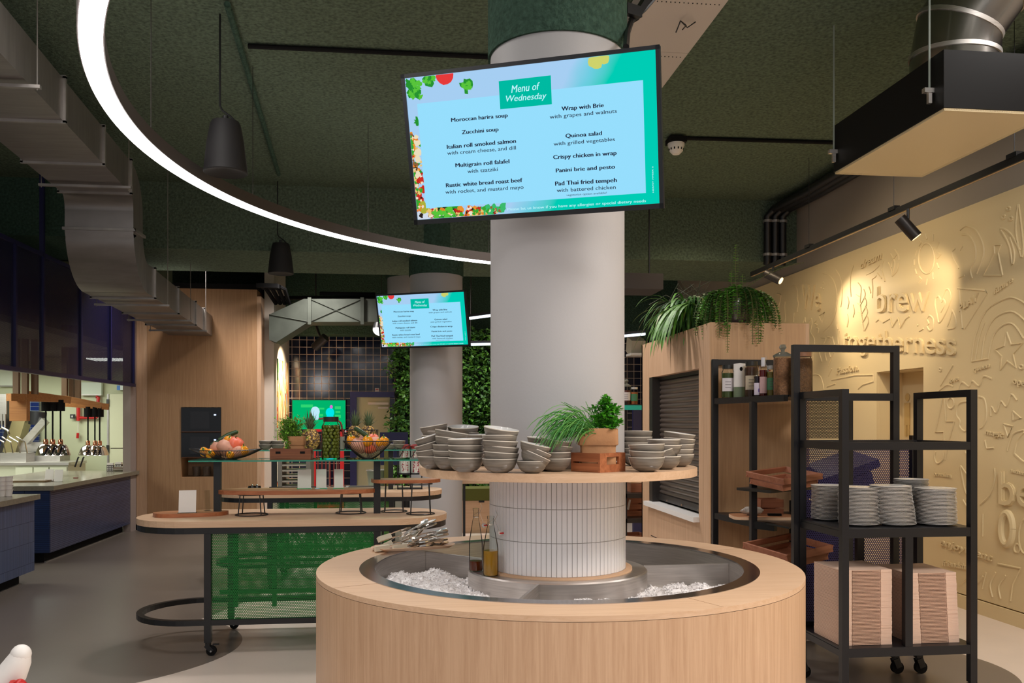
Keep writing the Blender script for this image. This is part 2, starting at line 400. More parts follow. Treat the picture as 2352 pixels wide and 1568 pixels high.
# floor with a darker poured field
def floormat():
    m, N, L, b = newmat('poured_floor')
    tc = N.new('ShaderNodeTexCoord'); sp = N.new('ShaderNodeSeparateXYZ'); L.new(tc.outputs['Object'], sp.inputs[0])
    def mt(op, a, v=None, c=None):
        nd = N.new('ShaderNodeMath'); nd.operation = op
        for i, q in enumerate((a, v, c)):
            if q is None: continue
            if isinstance(q, (int, float)): nd.inputs[i].default_value = q
            else: L.new(q, nd.inputs[i])
        return nd.outputs[0]
    def disc(cx, cy, rx, ry):
        a = mt('DIVIDE', mt('SUBTRACT', sp.outputs['X'], cx), rx); c = mt('DIVIDE', mt('SUBTRACT', sp.outputs['Y'], cy), ry)
        q = mt('ADD', mt('MULTIPLY', a, a), mt('MULTIPLY', c, c)); return mt('LESS_THAN', q, 1.0)
    d = mt('MAXIMUM', disc(-3.9, 6.3, 2.72, 1.55), disc(-3.95, 9.5, 2.75, 4.3)); d = mt('MAXIMUM', d, disc(-4.6, 4.6, 2.6, 2.2)); d = mt('MAXIMUM', d, disc(3.0, 5.2, .75, .75))
    nz = N.new('ShaderNodeTexNoise'); nz.inputs['Scale'].default_value = 3; L.new(tc.outputs['Object'], nz.inputs[0])
    mx = N.new('ShaderNodeMixRGB'); L.new(d, mx.inputs[0]); mx.inputs[1].default_value = lin((226, 210, 198)); mx.inputs[2].default_value = lin((118, 108, 100))
    m2 = N.new('ShaderNodeMixRGB'); m2.blend_type = 'MULTIPLY'; m2.inputs[0].default_value = .12; L.new(mx.outputs[0], m2.inputs[1]); L.new(nz.outputs[0], m2.inputs[2])
    L.new(m2.outputs[0], b.inputs['Base Color']); b.inputs['Roughness'].default_value = .3
    return m
struct('floor', MB().bb(-9.5, XW+1.4, -3.2, 15.6, -.1, 0), floormat())
struct('ceiling', MB().bb(-9.5, XW+.3, -3.2, 15.6, CEIL, CEIL+.15), GREENC)
struct('trim_1', MB().bb(-3.6, XW, 10.05, 11.5, 3.49, CEIL), GREENC)                      # dropped beam across the room
struct('trim_2', MB().bb(-9.5, -3.6, 10.05, 11.5, 3.6, CEIL), GREEND)
struct('trim_3', MB().bb(-2.1, XW, 14.75, 15.2, 3.03, CEIL), GREEND)                      # bulkhead over the navy tiles
struct('wall_back', MB().bb(-2.1, XW, 15.2, 15.35, 0, CEIL), NAVYT)
struct('wall_recess_back', MB().bb(-3.95, -2.1, 15.2, 15.35, 0, CEIL), GREENC)
struct('wall_kitchen_back', MB().bb(-9.3, -3.95, 15.2, 15.35, 0, CEIL), KWALL)
struct('wall_left', MB().bb(-9.4, -9.25, 4, 15.3, 0, CEIL), KWALL)
# right wall with a door recess
pa = XR(2020, 851, XW); pb = XR(2128, 842, XW); dy1, dy0 = pa.y, pb.y; dz = 2.06
wr = MB()
wr.bb(XW, XW+.3, dy1, 15.3, 0, CEIL).bb(XW, XW+.3, -3.2, dy0, 0, CEIL).bb(XW, XW+.3, dy0, dy1, dz, CEIL)
struct('wall_right', wr, GREYW)
CREAM2 = pm('cream_panel', (214, 194, 150), .6)
t = MB(); PT = .03; ftop = 3.36
t.bb(XW-PT, XW, dy1+.06, 12.9, .12, ftop).bb(XW-PT, XW, 1.5, dy0-.06, .12, ftop).bb(XW-PT, XW, dy0-.06, dy1+.06, dz+.06, ftop)
rel = thing('relief_panel', 'cream embossed wall panel with raised words and doodles around the door', 'wall panel', (XW-PT, 8, .12))
t.build('panel', CREAM2, rel)
t = MB().bb(XW-.03, XW, dy1, dy1+.06, 0, dz+.06).bb(XW-.03, XW, dy0-.06, dy0, 0, dz+.06).bb(XW-.03, XW, dy0, dy1, dz, dz+.06)
struct('trim_4', t, CREAM2)
struct('baseboard_right', MB().bb(XW-.045, XW, dy1+.06, 12.9, 0, .11).bb(XW-.045, XW, 1.5, dy0-.06, 0, .11), CREAM2)
dr = MB().bb(XW+.24, XW+.29, dy0, dy1, 0, dz)
door = struct('door_1', dr, CREAM)
struct('trim_8', MB().bb(XW-.001, XW+.24, dy1-.006, dy1-.0005, 0, dz).bb(XW-.001, XW+.24, dy0+.0005, dy0+.006, 0, dz).bb(XW-.001, XW+.24, dy0, dy1, dz-.006, dz-.0005), CREAM2)
ym = YR; q = XR(2086, 905, XW+.24); ic = MB()
q2 = XR(2085, 955, XW+.24); ic.bb(XW+.23, XW+.239, q2.y-.045, q2.y+.045, q2.z-.09, q2.z+.13).bb(XW+.23, XW+.239, q2.y-.04, q2.y-.008, q2.z-.2, q2.z-.09).bb(XW+.23, XW+.239, q2.y+.008, q2.y+.04, q2.z-.2, q2.z-.09)
ic.ball((XW+.235, q2.y, q2.z+.185), .04, 12, 8, (.1, 1, 1)); ic.build('door_sign', pm('tan_sign', (188, 158, 100), .6), door)

# ---- raised words and doodles on the cream panel
XP = XW-PT
def wp(px, py): return XR(px, py, XP)
ZA = (1780, 560, 4.612); ZB = (2050, 440, 3.407); ZC = (2080, 880, 2.8)
def zp(Z, x, y): return wp(Z[0]+x/Z[2], Z[1]+y/Z[2])
def strokes(Z, L, r=.0085):
    mb = MB()
    for pts in L:
        P = [zp(Z, x, y) for x, y in pts]
        if len(P) > 2:           # smooth
            Q = []
            for i in range(len(P)-1):
                a = P[max(i-1, 0)]; b = P[i]; c = P[i+1]; d = P[min(i+2, len(P)-1)]
                for k in range(4):
                    u = k/4; Q.append(.5*((2*b)+(c-a)*u+(2*a-5*b+4*c-d)*u*u+(3*b-a-3*c+d)*u**3))
            Q.append(P[-1]); P = Q
        mb.tube(P, r, 6)
    return mb
def poly(Z, L, r=.0085):
    mb = MB()
    for pts in L: mb.tube([zp(Z, x, y) for x, y in pts], r, 6)
    return mb
def ell(cx, cy, rx, ry, n=20, a0=0, a1=2*pi): return [(cx+rx*cos(a0+(a1-a0)*k/n), cy+ry*sin(a0+(a1-a0)*k/n)) for k in range(n+1)]
doodA = [[(20, 530), (65, 545), (45, 650), (30, 775)], [(110, 610), (105, 680), (114, 760), (108, 826)], [(190, 445), (222, 452), (240, 520), (235, 570), (248, 630), (235, 720)], [(205, 730), (197, 826)],
 [(510, 398), (512, 415)], [(488, 460), (492, 475)], [(516, 470), (520, 485)], [(510, 310), (570, 330), (630, 410), (660, 560), (645, 720), (600, 840), (515, 925)], [(645, 275), (690, 350), (712, 460), (710, 580), (698, 670)],
 [(835, 225), (805, 330), (800, 450), (808, 560)], [(770, 560), (785, 620), (770, 690)], [(828, 645), (842, 720), (828, 775)], [(765, 745), (778, 810), (765, 880)], [(660, 855), (668, 905)],
 [(880, 415), (912, 460), (908, 550), (905, 640), (930, 830), (945, 920)], [(860, 540), (905, 570)], [(870, 630), (910, 660)], [(880, 725), (925, 755)], [(890, 820), (930, 855)],
 [(940, 480), (955, 545), (908, 640)], [(955, 570), (970, 640), (920, 740)], [(965, 670), (980, 730), (930, 830)], [(980, 770), (990, 830), (950, 920)],
 [(995, 455), (1015, 520)], [(1085, 310), (1105, 340), (1130, 365)], [(1150, 180), (1130, 260), (1145, 330), (1165, 395)], [(970, 325), (1040, 290), (1110, 225)],
 [(1270, 60), (1310, 130), (1312, 170)], [(1200, 200), (1225, 250), (1245, 340)], [(1225, 105), (1270, 200), (1245, 320)], [(1312, 205), (1290, 290), (1245, 340)], [(1300, 100), (1240, 190), (1235, 250)],
 [(440, 810), (420, 840), (450, 860), (430, 880), (465, 900), (455, 940)], [(300, 830), (320, 780), (325, 830)], [(355, 860), (385, 790), (395, 840), (380, 930), (415, 1000), (420, 1060)], [(410, 1140), (400, 1280)],
 [(490, 990), (540, 1000), (520, 1050)], [(560, 985), (600, 1000), (570, 1055)], [(610, 985), (632, 1070)], [(470, 1150), (500, 1250)], [(530, 1150), (550, 1240)], [(625, 1150), (600, 1210), (565, 1300)], [(575, 1150), (590, 1200)],
 [(680, 920), (670, 1000), (680, 1065)], [(380, 1400), (420, 1380), (480, 1400), (510, 1480), (515, 1540)], [(550, 1510), (640, 1480)], [(565, 1400), (605, 1320)]]
polyA = [[(465, 760), (525, 725), (500, 835), (465, 760)], [(1075, 340), (1030, 375), (1035, 480), (1032, 575)], [(1070, 825), (1100, 795), (1145, 832), (1225, 785)], [(1225, 785), (1245, 880), (1305, 785), (1330, 890), (1385, 795), (1430, 762)], [(880, 1535), (930, 1490), (1045, 1455), (1042, 1380)], [(600, 1440), (850, 1390), (1040, 1385)]]
doodB = [ell(268, 523, 62, 118), [(530, 300), (580, 268), (650, 300), (705, 400), (712, 500), (660, 640)], [(545, 335), (600, 345), (645, 420), (650, 520), (612, 610), (625, 680)],
 [(520, 600), (475, 520), (468, 470), (492, 445)], [(530, 460), (550, 425)], [(520, 672), (565, 655)], ell(910, 132, 14, 14, 8), ell(870, 197, 14, 14, 8), ell(928, 210, 14, 14, 8),
 [(845, 285), (890, 300), (940, 350), (1000, 460)], [(850, 300), (915, 420), (940, 570), (955, 480), (920, 360)], [(985, 95), (968, 300), (1010, 510), (1025, 400), (990, 100)],
 [(335, 880), (340, 835), (365, 820), (388, 865)], [(388, 865), (410, 780), (440, 765), (458, 820), (430, 920), (370, 1025), (350, 960), (335, 880)], [(378, 945), (412, 880), (400, 845), (375, 850)],
 [(435, 1075), (490, 1060), (495, 1000), (470, 925)], [(470, 925), (450, 1000), (430, 1055)], [(270, 1000), (290, 970), (320, 1000), (315, 1070), (290, 1085), (272, 1050), (285, 1030), (270, 1000)], [(198, 1042), (202, 1050)], [(210, 1090), (245, 1070)],
 [(620, 1325), (650, 1130), (735, 930), (900, 832), (1000, 850), (1060, 900)], [(648, 1322), (680, 1140), (720, 1020)], [(700, 1315), (725, 1130), (800, 990), (930, 937), (1029, 1000), (1060, 1060)], [(750, 1305), (790, 1130), (870, 1042), (950, 1040), (1029, 1150)],
 [(360, 1560), (430, 1510), (475, 1525)], [(515, 1560), (545, 1490), (600, 1525), (625, 1480), (680, 1520), (715, 1445), (780, 1465)], ell(375, 1393, 9, 12, 8), ell(1010, 1372, 16, 16, 8)]
polyB = [[(260, 330), (272, 372)], [(320, 335), (318, 388)], [(366, 396), (345, 447)], [(352, 478), (380, 493), (352, 522)], [(347, 560), (365, 600)], [(318, 632), (322, 685)], [(275, 680), (265, 727)], [(210, 665), (228, 685), (208, 714)], [(178, 605), (190, 645)],
 [(172, 530), (172, 575)], [(192, 455), (178, 497)], [(208, 385), (226, 400), (208, 425)], [(805, 415), (855, 415), (828, 480), (862, 655)], [(862, 655), (715, 655), (800, 480), (795, 420)], [(510, 755), (725, 772), (742, 795), (565, 1075), (548, 1070), (520, 760)],
 [(620, 1328), (755, 1305)], [(895, 1100), (930, 1195), (1020, 1185), (945, 1270), (970, 1375), (900, 1325), (848, 1395), (858, 1290), (805, 1235), (875, 1205), (895, 1100)], [(475, 1355), (375, 1520)]]
doodC = [ell(292, 128, 22, 34), [(400, 115), (345, 130), (328, 200), (350, 240), (348, 270), (365, 300), (390, 305), (397, 260)], [(470, 85), (510, 105), (522, 210), (500, 275), (478, 290)],
 [(550, 210), (555, 150), (585, 190), (615, 115), (650, 150), (680, 70), (718, 110)], [(655, 435), (690, 330), (762, 300)], [(762, 315), (720, 370), (700, 455)], [(705, 455), (762, 505), (800, 500)],
 [(575, 545), (575, 620), (540, 720), (480, 780)], [(355, 530), (385, 690), (440, 780)], [(355, 530), (412, 610)], [(385, 440), (412, 490)], [(245, 440), (240, 490), (205, 515), (188, 470), (195, 440)], [(370, 750), (410, 830), (400, 910)], [(500, 840), (497, 985)],
 [(580, 1215), (545, 1290), (560, 1375)], [(645, 1235), (600, 1300), (612, 1385)], [(520, 1215), (495, 1320)], [(350, 1300), (400, 1255), (450, 1290), (500, 1240)], ell(718, 1060, 18, 28, 10), ell(770, 985, 40, 110)]
polyC = [[(240, 95), (192, 315), (248, 312), (250, 380)], [(252, 100), (262, 245), (315, 245), (270, 400)], [(692, 180), (745, 225), (692, 240), (692, 180)], [(632, 262), (690, 275), (660, 345), (632, 262)], [(512, 365), (525, 418), (570, 415)], [(595, 1160), (742, 1190), (690, 1290), (675, 1400)], [(255, 490), (275, 400)]]
for nm, Z, S, P_ in (('raised_doodle', ZA, doodA, polyA), ('raised_doodle', ZB, doodB, polyB), ('raised_doodle', ZC, doodC, polyC)):
    strokes(Z, S).build(nm, CREAM2, rel, True); poly(Z, P_).build(nm, CREAM2, rel, True)
m0 = MB().tube([zp(ZC, x, y) for x, y in ell(655, 935, 38, 102, 28)], .03, 8); m0.build('raised_numeral', CREAM2, rel, True)
def wtext(body, Z, x0, y0, x1, y1, cap_px, two=False, ex=.012, bold=.02, shear=0):
    a = zp(Z, x0, y0); b = zp(Z, x1, y1); mid = zp(Z, x0, y0-cap_px); cap = (mid-a).length
    mb = MB(); n = Vector((-1, 0, 0))
    if two:
        puttext(mb, body, a, b, (0, 0, 1), cap, n, .013, .016)
        puttext(mb, body, a+n*.012, b+n*.012, (0, 0, 1), cap, n, .009, .0)
    else: puttext(mb, body, a, b, (0, 0, 1), cap, n, ex, bold, shear)
    mb.build('raised_lettering', CREAM2, rel)
wtext('We', ZA, 288, 680, 490, 700, 250, True)
wtext('brew', ZA, 1080, 722, 1640, 705, 268, True)
a0 = (ZA[0]+728/4.612, 795.0)
ZP = (0, 0, 1)
wtext('togetherness', ZP, 1938, 800, 2197, 815, 42, True)
wtext('dream', ZA, 910, 265, 1140, 150, 75, False, .012, .02, .3)
wtext('Passion.', ZA, 655, 1380, 888, 1338, 68, False, .012, .02, .2)
wtext('PLAY', ZB, 528, 940, 672, 848, 55)
wtext('future', ZB, 800, 805, 945, 705, 45, False, .01, .01, .2)
wtext('love', ZC, 285, 0, 345, -20, 30)
wtext('queen', ZB, 640, 1408, 765, 1372, 34, False, .01, .02, .2)
wtext('open', ZB, 945, 1500, 1080, 1530, 50, False, .012, .02)
wtext('magic', ZC, 515, 325, 636, 350, 32, False, .01, .02, .2)
wtext('authentic', ZC, 678, 570, 810, 600, 24, False, .008, .02)
wtext('premium', ZC, 187, 592, 296, 606, 24, False, .008, .02)
wtext('be', ZC, 612, 778, 830, 800, 210, True)
wtext('enjoyment', ZC, 225, 1035, 562, 1145, 42, False, .012, .02, .2)
wtext('friendship', ZC, 240, 1170, 425, 1200, 36, False, .01, .02, .15)

# ---- timber-clad block, mural wall beyond it
xl, xr = YR(338, 900, 13.2).x, YR(590, 900, 13.2).x
wl = MB(); ox0, ox1 = YR(416, 900, 13.2).x, YR(508, 900, 13.2).x
oz1 = YR(460, 935, 13.2).z; oz0 = YR(460, 1095, 13.2).z; ozm = YR(460, 1051, 13.2).z; WT = 3.52
wl.bb(xl, ox0, 13.2, 13.7, .1, WT).bb(ox1, xr, 13.2, 13.7, .1, WT).bb(ox0, ox1, 13.2, 13.7, .1, oz0).bb(ox0, ox1, 13.2, 13.7, oz1, WT).bb(ox0, ox1, 13.62, 13.7, oz0, oz1)
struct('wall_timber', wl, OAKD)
struct('trim_5', MB().bb(xl-.02, xr+.02, 13.15, 13.72, WT, WT+.07), BLACKM)
struct('baseboard_timber', MB().bb(xl-.16, xr, 13.19, 13.24, 0, .1), BLACKM)
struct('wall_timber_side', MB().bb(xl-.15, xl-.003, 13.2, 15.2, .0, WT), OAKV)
struct('trim_6', MB().bb(xl-.26, xl-.155, 12.95, 13.3, 0, WT), pm('pillar_grey', (150, 135, 128), .6))
struct('wall_timber_return', MB().bb(xr+.003, xr+.06, 13.2, 13.7, 0, WT-.1), OAKV)
def muralmat():
    m, N, L, b = newmat('mural_paint'); tc = N.new('ShaderNodeTexCoord'); mp = N.new('ShaderNodeMapping'); mp.inputs['Scale'].default_value = (1, 2.6, .45)
    nz = N.new('ShaderNodeTexNoise'); nz.inputs['Scale'].default_value = 1.5; nz.inputs['Distortion'].default_value = 2; L.new(tc.outputs['Object'], mp.inputs[0]); L.new(mp.outputs[0], nz.inputs[0])
    rp = N.new('ShaderNodeValToRGB'); e = rp.color_ramp; e.interpolation = 'CONSTANT'
    e.elements[0].color = lin((70, 110, 60)); e.elements[0].position = 0
    e.elements[1].color = lin((225, 215, 190)); e.elements[1].position = .36
    for p, c in ((.44, (240, 190, 90)), (.48, (225, 90, 50)), (.52, (40, 40, 50)), (.55, (235, 225, 200)), (.6, (140, 160, 80)), (.66, (120, 130, 190))):
        q = e.elements.new(p); q.color = lin(c)
    L.new(nz.outputs[0], rp.inputs[0]); L.new(rp.outputs[0], b.inputs['Base Color']); b.inputs['Roughness'].default_value = .35; return m
struct('wall_mural', MB().bb(xr+.06, xr+.2, 13.5, 15.2, 0, CEIL), pm('mural_wall', (212, 200, 186), .6))
mu = thing('wall_mural_painting', 'tall colourful painted mural on the side wall beside the timber block', 'mural', (xr+.205, 14.4, .3))
MB().bb(xr+.2, xr+.215, 13.8, 15.05, .3, 2.55).build('painted_panel', muralmat(), mu)

# ---- columns
def column(px, D, r, ztop, name, tiled=False):
    c = R((px-CX)/F*D, D)
    mb = MB(); z0 = 0 if not tiled else 1.3
    mb.lathe([(r, z0), (r, ztop)], 64, (c.x, c.y, 0)); o = struct(name, mb, WHITEP, True)
    mb = MB().lathe([(r-.02, ztop), (r+.012, ztop), (r+.012, CEIL)], 64, (c.x, c.y, 0)); struct(name+'_top', mb, GREEND, True)
    return c
C1 = column(1280, 4.07, .312, 3.25, 'wall_column_front', True)
C2 = column(1002, 10.3, .31, 3.28, 'wall_column_rear')

# ---- far wall fittings
dA = YR(820, 912, 15.2); dB = YR(893, 912, 15.2)
struct('door_2', MB().bb(dA.x, dB.x+.02, 15.12, 15.19, 0, dA.z), pm('cream_door', (190, 188, 152), .5))
struct('trim_7', MB().bb(dA.x-.11, dA.x, 15.08, 15.2, 0, dA.z+.09).bb(dA.x, dB.x+.1, 15.08, 15.2, dA.z, dA.z+.09), pm('door_frame_blue', (44, 46, 104), .4))
t = thing('door_closer', 'slim pale closer arm on the top of the far cream door', 'door closer', (dB.x-.2, 15.1, dA.z-.1))
MB().bb(dB.x-.35, dB.x, 15.07, 15.12, dA.z-.13, dA.z-.09).bb(dB.x-.18, dB.x, 15.05, 15.12, dA.z-.2, dA.z-.17).build('arm', PAPERW, t)
t = YR(866, 896, 15.2); s_ = thing('wall_notice', 'small white notice with a red bar on navy tiles above the far door', 'notice', (t.x, 15.19, t.z))
MB().bb(t.x-.035, t.x+.035, 15.18, 15.2, t.z-.035, t.z+.035).build('plate', PAPERW, s_); MB().bb(t.x-.025, t.x+.025, 15.175, 15.181, t.z+.005, t.z+.022).build('red_bar', RED, s_)
a = YR(670, 917, 15.1); b_ = YR(795, 987, 15.1)
sc = thing('green_display_screen', 'bright green display screen on the navy tiled wall behind the pineapples', 'screen', ((a.x+b_.x)/2, 15.1, b_.z))
MB().bb(a.x, b_.x, 15.1, 15.17, b_.z, a.z).build('housing', BLACK, sc)
MB().bb(a.x+.012, b_.x-.012, 15.09, 15.101, b_.z+.012, a.z-.012).build('display', emi('screen_green', (0, 188, 112), .9), sc)
def sp(px, py): return YR(px, py, 15.085)
mb = MB()
for x_, y_, w_, h_ in ((705, 932, .2, .05), (738, 938, .1, .03), (776, 936, .1, .05), (776, 946, .08, .03), (735, 953, .1, .04), (776, 956, .1, .05)): p = sp(x_, y_); mb.bb(p.x-w_/2, p.x+w_/2, 15.087, 15.0895, p.z-h_/2, p.z+h_/2)
mb.build('caption_blocks', emi('screen_green2', (50, 222, 120), .9), sc)
mb = MB(); p = sp(724, 945); mb.ball((p.x, 15.085, p.z), .075, 16, 10, (1, .05, 1.15)); p = sp(727, 956); mb.ball((p.x, 15.085, p.z), .05, 12, 8, (.8, .05, 1.3)); mb.build('white_picture', emi('screen_white', (190, 235, 250), 1), sc)
mb = MB(); p = sp(758, 947); mb.ball((p.x, 15.085, p.z), .075, 16, 10, (.95, .05, 1.1)); p = sp(758, 957); mb.ball((p.x, 15.085, p.z), .06, 12, 8, (1, .05, 1)); mb.build('cyan_picture', emi('screen_cyan', (0, 230, 235), 1), sc)
mb = MB(); p = sp(761, 934); mb.ball((p.x, 15.08, p.z), .028, 12, 8, (.9, .05, 1.1)); p = sp(758, 960); mb.bb(p.x-.06, p.x+.05, 15.075, 15.08, p.z-.02, p.z-.002); mb.build('pink_picture', emi('screen_pink', (215, 110, 215), 1), sc)
# ================================================================= FAR THINGS AND CEILING
def foliage(mb, gen, n, L, w):
    for _ in range(n):
        p, d = gen(); mb.leaf(p, d, (random.uniform(-1, 1), random.uniform(-1, 1), 1), L*random.uniform(.6, 1.3), w*random.uniform(.7, 1.3))
hx0, hx1 = YR(893, 900, 14.3).x, YR(1140, 900, 14.3).x
hz0, hz1 = YR(900, 1010, 14.3).z, 3.1
hd = thing('hedge_screen', 'tall leafy green hedge screen standing in front of the navy tiled wall', 'plant wall', ((hx0+hx1)/2, 14.4, 0))
MB().bb(hx0+.1, hx1, 14.38, 14.5, .3, hz1).build('backing', pm('hedge_backing', (18, 28, 18), .9), hd)
MB().bb(hx0+.05, hx1, 14.2, 14.6, 0, .3).build('planter', BLACKM, hd)
def hg():
    x = random.uniform(hx0, hx1); z = random.uniform(.4, hz1); x = max(x, hx0+.12*sin(z*7)+.1)
    return (x+random.uniform(-.06, .06), 14.33+random.uniform(-.12, .03), z), (random.uniform(-1, 1), random.uniform(-1, -.1), random.uniform(-1, .5))
HL1 = pm('hedge_leaf_dark', (70, 112, 56), .45, noise=.35, nscale=30); HL2 = pm('hedge_leaf', (104, 158, 66), .45, noise=.3, nscale=30)
for mt_, n in ((HL1, 4200), (HL2, 2600), (LEAFB, 500)):
    mb = MB(); foliage(mb, hg, n, .085, .06); mb.build('leaves', mt_, hd)
# emergency spot on the tiles
def track_spot(loc, aim, name, label, stem=.12, r=.045, L=.2, group=None, power=0, col=WARM, ang=1.0, laim=None):
    t = thing(name, label, 'spotlight', loc, 0, group); loc = Vector(loc); aim = Vector(aim).normalized()
    MB().tube([loc+Vector((0, 0, stem)), loc], .012, 8).build('stem', BLACK, t)
    MB().tube([loc-aim*L*.5, loc+aim*L*.5], r, 20).build('lamp_head', pm('lamp_bronze', (52, 42, 34), .4, .3) if False else DGREY, t, True)
    MB().tube([loc+aim*L*.501, loc+aim*(L*.5+.004)], r*.8, 20).build('lens', emi('spot_lens', (255, 214, 150), 3.0), t)
    if power:
        s = lamp('spot_light', 'SPOT', loc+aim*(L*.5+.02), power, col, spot_size=ang, spot_blend=1.0, shadow_soft_size=.02)
        s.rotation_euler = (Vector(laim) if laim else aim).to_track_quat('-Z', 'Y').to_euler()
        s.parent = t; s.location = aim*(L*.5+.02)
    return t
p = V(735, 786, 13.6)
track_spot(p, (-.7, .4, -.6), 'ceiling_spotlight', 'black twin spotlight hanging in front of the far navy tiles', .0, .07, .26, power=380, ang=1.5)
tt = thing('spotlight_arm', 'thin black drop arm above the far spotlight', 'arm', p); MB().tube([V(725, 745, 13.6), V(735, 772, 13.6)], .02, 8).tube([V(725, 745, 13.6), V(725, 745, 13.6)+Vector((0, 0, 1.1))], .012, 6).build('rod', BLACK, tt)
# ---- ring light
hz = 1.6; rc = R(1.161*hz, 3.326*hz); rr = 2.494*hz; ZR = H+hz
a_far = atan2(C1.y-.1-rc.y, 0)
def ang_of(px):           # angle on the ring whose sight line is px (far side)
    best = None
    for k in range(2000):
        a = pi*.2+pi*1.0*k/2000; x = rc.x+rr*cos(a); y = rc.y+rr*sin(a); X = x*cT-y*sT; D = x*sT+y*cT
        if D > 5 and abs(CX+F*X/D-px) < 6 and y > rc.y: best = a
    return best
a1 = ang_of(1270) or pi*.6
a0 = a1; a2 = 2*pi*.80
rl = thing('ring_light', 'huge suspended curved white light ring sweeping across the dark ceiling', 'light', (rc.x, rc.y, ZR))
MB().ring((rc.x, rc.y), rr-.052, rr+.052, ZR+.004, ZR+.088, 160, a0, a2).build('profile', pm('ring_profile', (70, 62, 58), .5), rl, True)
MB().ring((rc.x, rc.y), rr-.046, rr+.046, ZR-.004, ZR+.004, 160, a0, a2).build('diffuser', emi('ring_diffuser', (255, 250, 250), 9.0), rl, True)
MB().ring((rc.x, rc.y), rr-.03, rr+.03, ZR+.088, ZR+.092, 160, a0, a2).build('added_glow_strip', emi('added_ring_glow', (255, 248, 244), 4.8), rl, True)  # unseen glow added on top of the ring to light the ceiling
for k in range(9):
    a = a0+(a2-a0)*(k+.5)/9; x, y = rc.x+rr*cos(a), rc.y+rr*sin(a); MB().tube([(x, y, ZR+.088), (x, y, CEIL)], .0025, 5).build('suspension_wire', DGREY, rl)
# ---- far strip lights
for (x0, y0, x1, y1, D, lab) in ((1078, 731, 1131, 724, 12.0, 'thin white strip light beyond the rear column, upper of the pair'), (1076, 791, 1131, 790, 13.2, 'thin white strip light beyond the rear column, lower of the pair'), (1428, 772, 1482, 767, 12.0, 'short white strip light right of the front column, over the shelves')):
    A, B = V(x0, y0, D), V(x1, y1, D); t = thing('strip_light', lab, 'light', (A+B)/2)
    A -= (B-A)*.0; mb = MB().bar(A, B, .05, .03); mb.build('tube', emi('strip_white', (225, 240, 255), 2.5), t)
    MB().bar(A+Vector((0, 0, .035)), B+Vector((0, 0, .035)), .06, .035).build('housing', BLACK, t)
    MB().tube([A+Vector((0.03, 0, .05)), (A.x+.03, A.y, CEIL)], .004, 5).build('suspension_wire', DGREY, t)
# ---- white ceiling drum and globe beyond rear column
p = V(905, 668, 13.0); t = thing('ceiling_drum', 'large round white ceiling drum with dark collar left of the rear column', 'ceiling drum', p)
MB().lathe([(.0, -.1), (.35, -.1), (.35, .18), (0, .18)], 40, (p.x+.25, p.y, p.z+.0)).build('drum', WHITEP, t, True)
MB().lathe([(.0, .18), (.37, .18), (.37, CEIL-p.z), (0, CEIL-p.z)], 40, (p.x+.25, p.y, p.z)).build('collar', GREEND, t, True)
p = V(876, 757, 12.4); t = thing('globe_pendant', 'bright round white globe lamp partly behind the rear menu screen', 'pendant lamp', p)
MB().ball(p, .12, 20, 12, (1, 1, .75)).build('globe', emi('globe_white', (255, 250, 245), 2.2), t, True)
MB().lathe([(0, .1), (.1, .06), (.125, 0.02), (.128, 0.02), (.1, .1), (0, .13)], 24, p).build('cap', BLACK, t, True)
MB().tube([p+Vector((0, 0, .12)), (p.x, p.y, CEIL)], .004, 5).build('cord', BLACK, t)
# ---- big pendant speakers / lamps
def pend(px, pyb, D, lab):
    p = V(px, pyb, D); t = thing('cone_pendant', lab, 'pendant lamp', p, 0, 'dark cone pendants')
    MB().lathe([(.0, .03), (.125, .005), (.135, 0), (.14, .005), (.135, .05), (.118, .2), (.098, .31), (.088, .335), (0, .34)], 40, p).build('shade', pm('charcoal_shade', (22, 20, 22), .7), t, True)
    MB().cyl(p, .018, p.z+.34, p.z+.375, 12).build('cap', BLACK, t)
    MB().tube([p+Vector((.065, 0, .34)), p+Vector((.03, 0, .375)), p+Vector((-.02, 0, .41)), p+Vector((-.035, 0, .44)), (p.x-.035, p.y, CEIL)], .0065, 8).build('cord', BLACK, t)
    return p
pend(518, 398, 5.7, 'large dark cone pendant inside the ring light, nearer one')
pp = pend(645, 629, 9.65, 'smaller dark cone pendant hanging below the ring light, farther one')
# ---- conduits, detector
t = thing('ceiling_conduit', 'dark green conduit running away along the ceiling beside the cone pendant cord', 'pipe', G(520, 14, 4.2))
MB().tube([G(522, 10, 4.2), G(640, 400, 4.21)], .022, 8).build('pipe', GREEND, t)
t = thing('ceiling_conduit', 'thin dark conduit crossing the ceiling to the front column', 'pipe', G(575, 108, 4.2))
MB().tube([G(570, 106, 4.21), G(1128, 131, 4.21)], .018, 8).build('pipe', BLACKM, t)
t = thing('ceiling_conduit', 'thin dark conduit from the smoke detector towards the black hood', 'pipe', G(1570, 320, 4.2))
MB().tube([G(1560, 317, 4.21), G(1930, 328, 4.21)], .018, 8).build('pipe', BLACKM, t)
for nm, xa, ya, xb, yb, D in (('a', 620, 684, 890, 684, 13.4), ('b', 735, 674, 862, 676, 13.2)):
    t = thing('far_pipe', 'dark pipe under the far ceiling, '+('longer and lower' if nm == 'a' else 'shorter and upper'), 'pipe', V(xa, ya, D)); MB().tube([V(xa, ya, D), V(xb, yb, D)], .03, 8).build('pipe', BLACKM, t)
p = G(1553, 320, 4.2); t = thing('smoke_detector', 'white dome smoke detector on the green ceiling right of the big screen', 'smoke detector', p)
MB().box((p.x, p.y, CEIL-.045), (.16, .16, .05)).build('base', BLACKM, t)
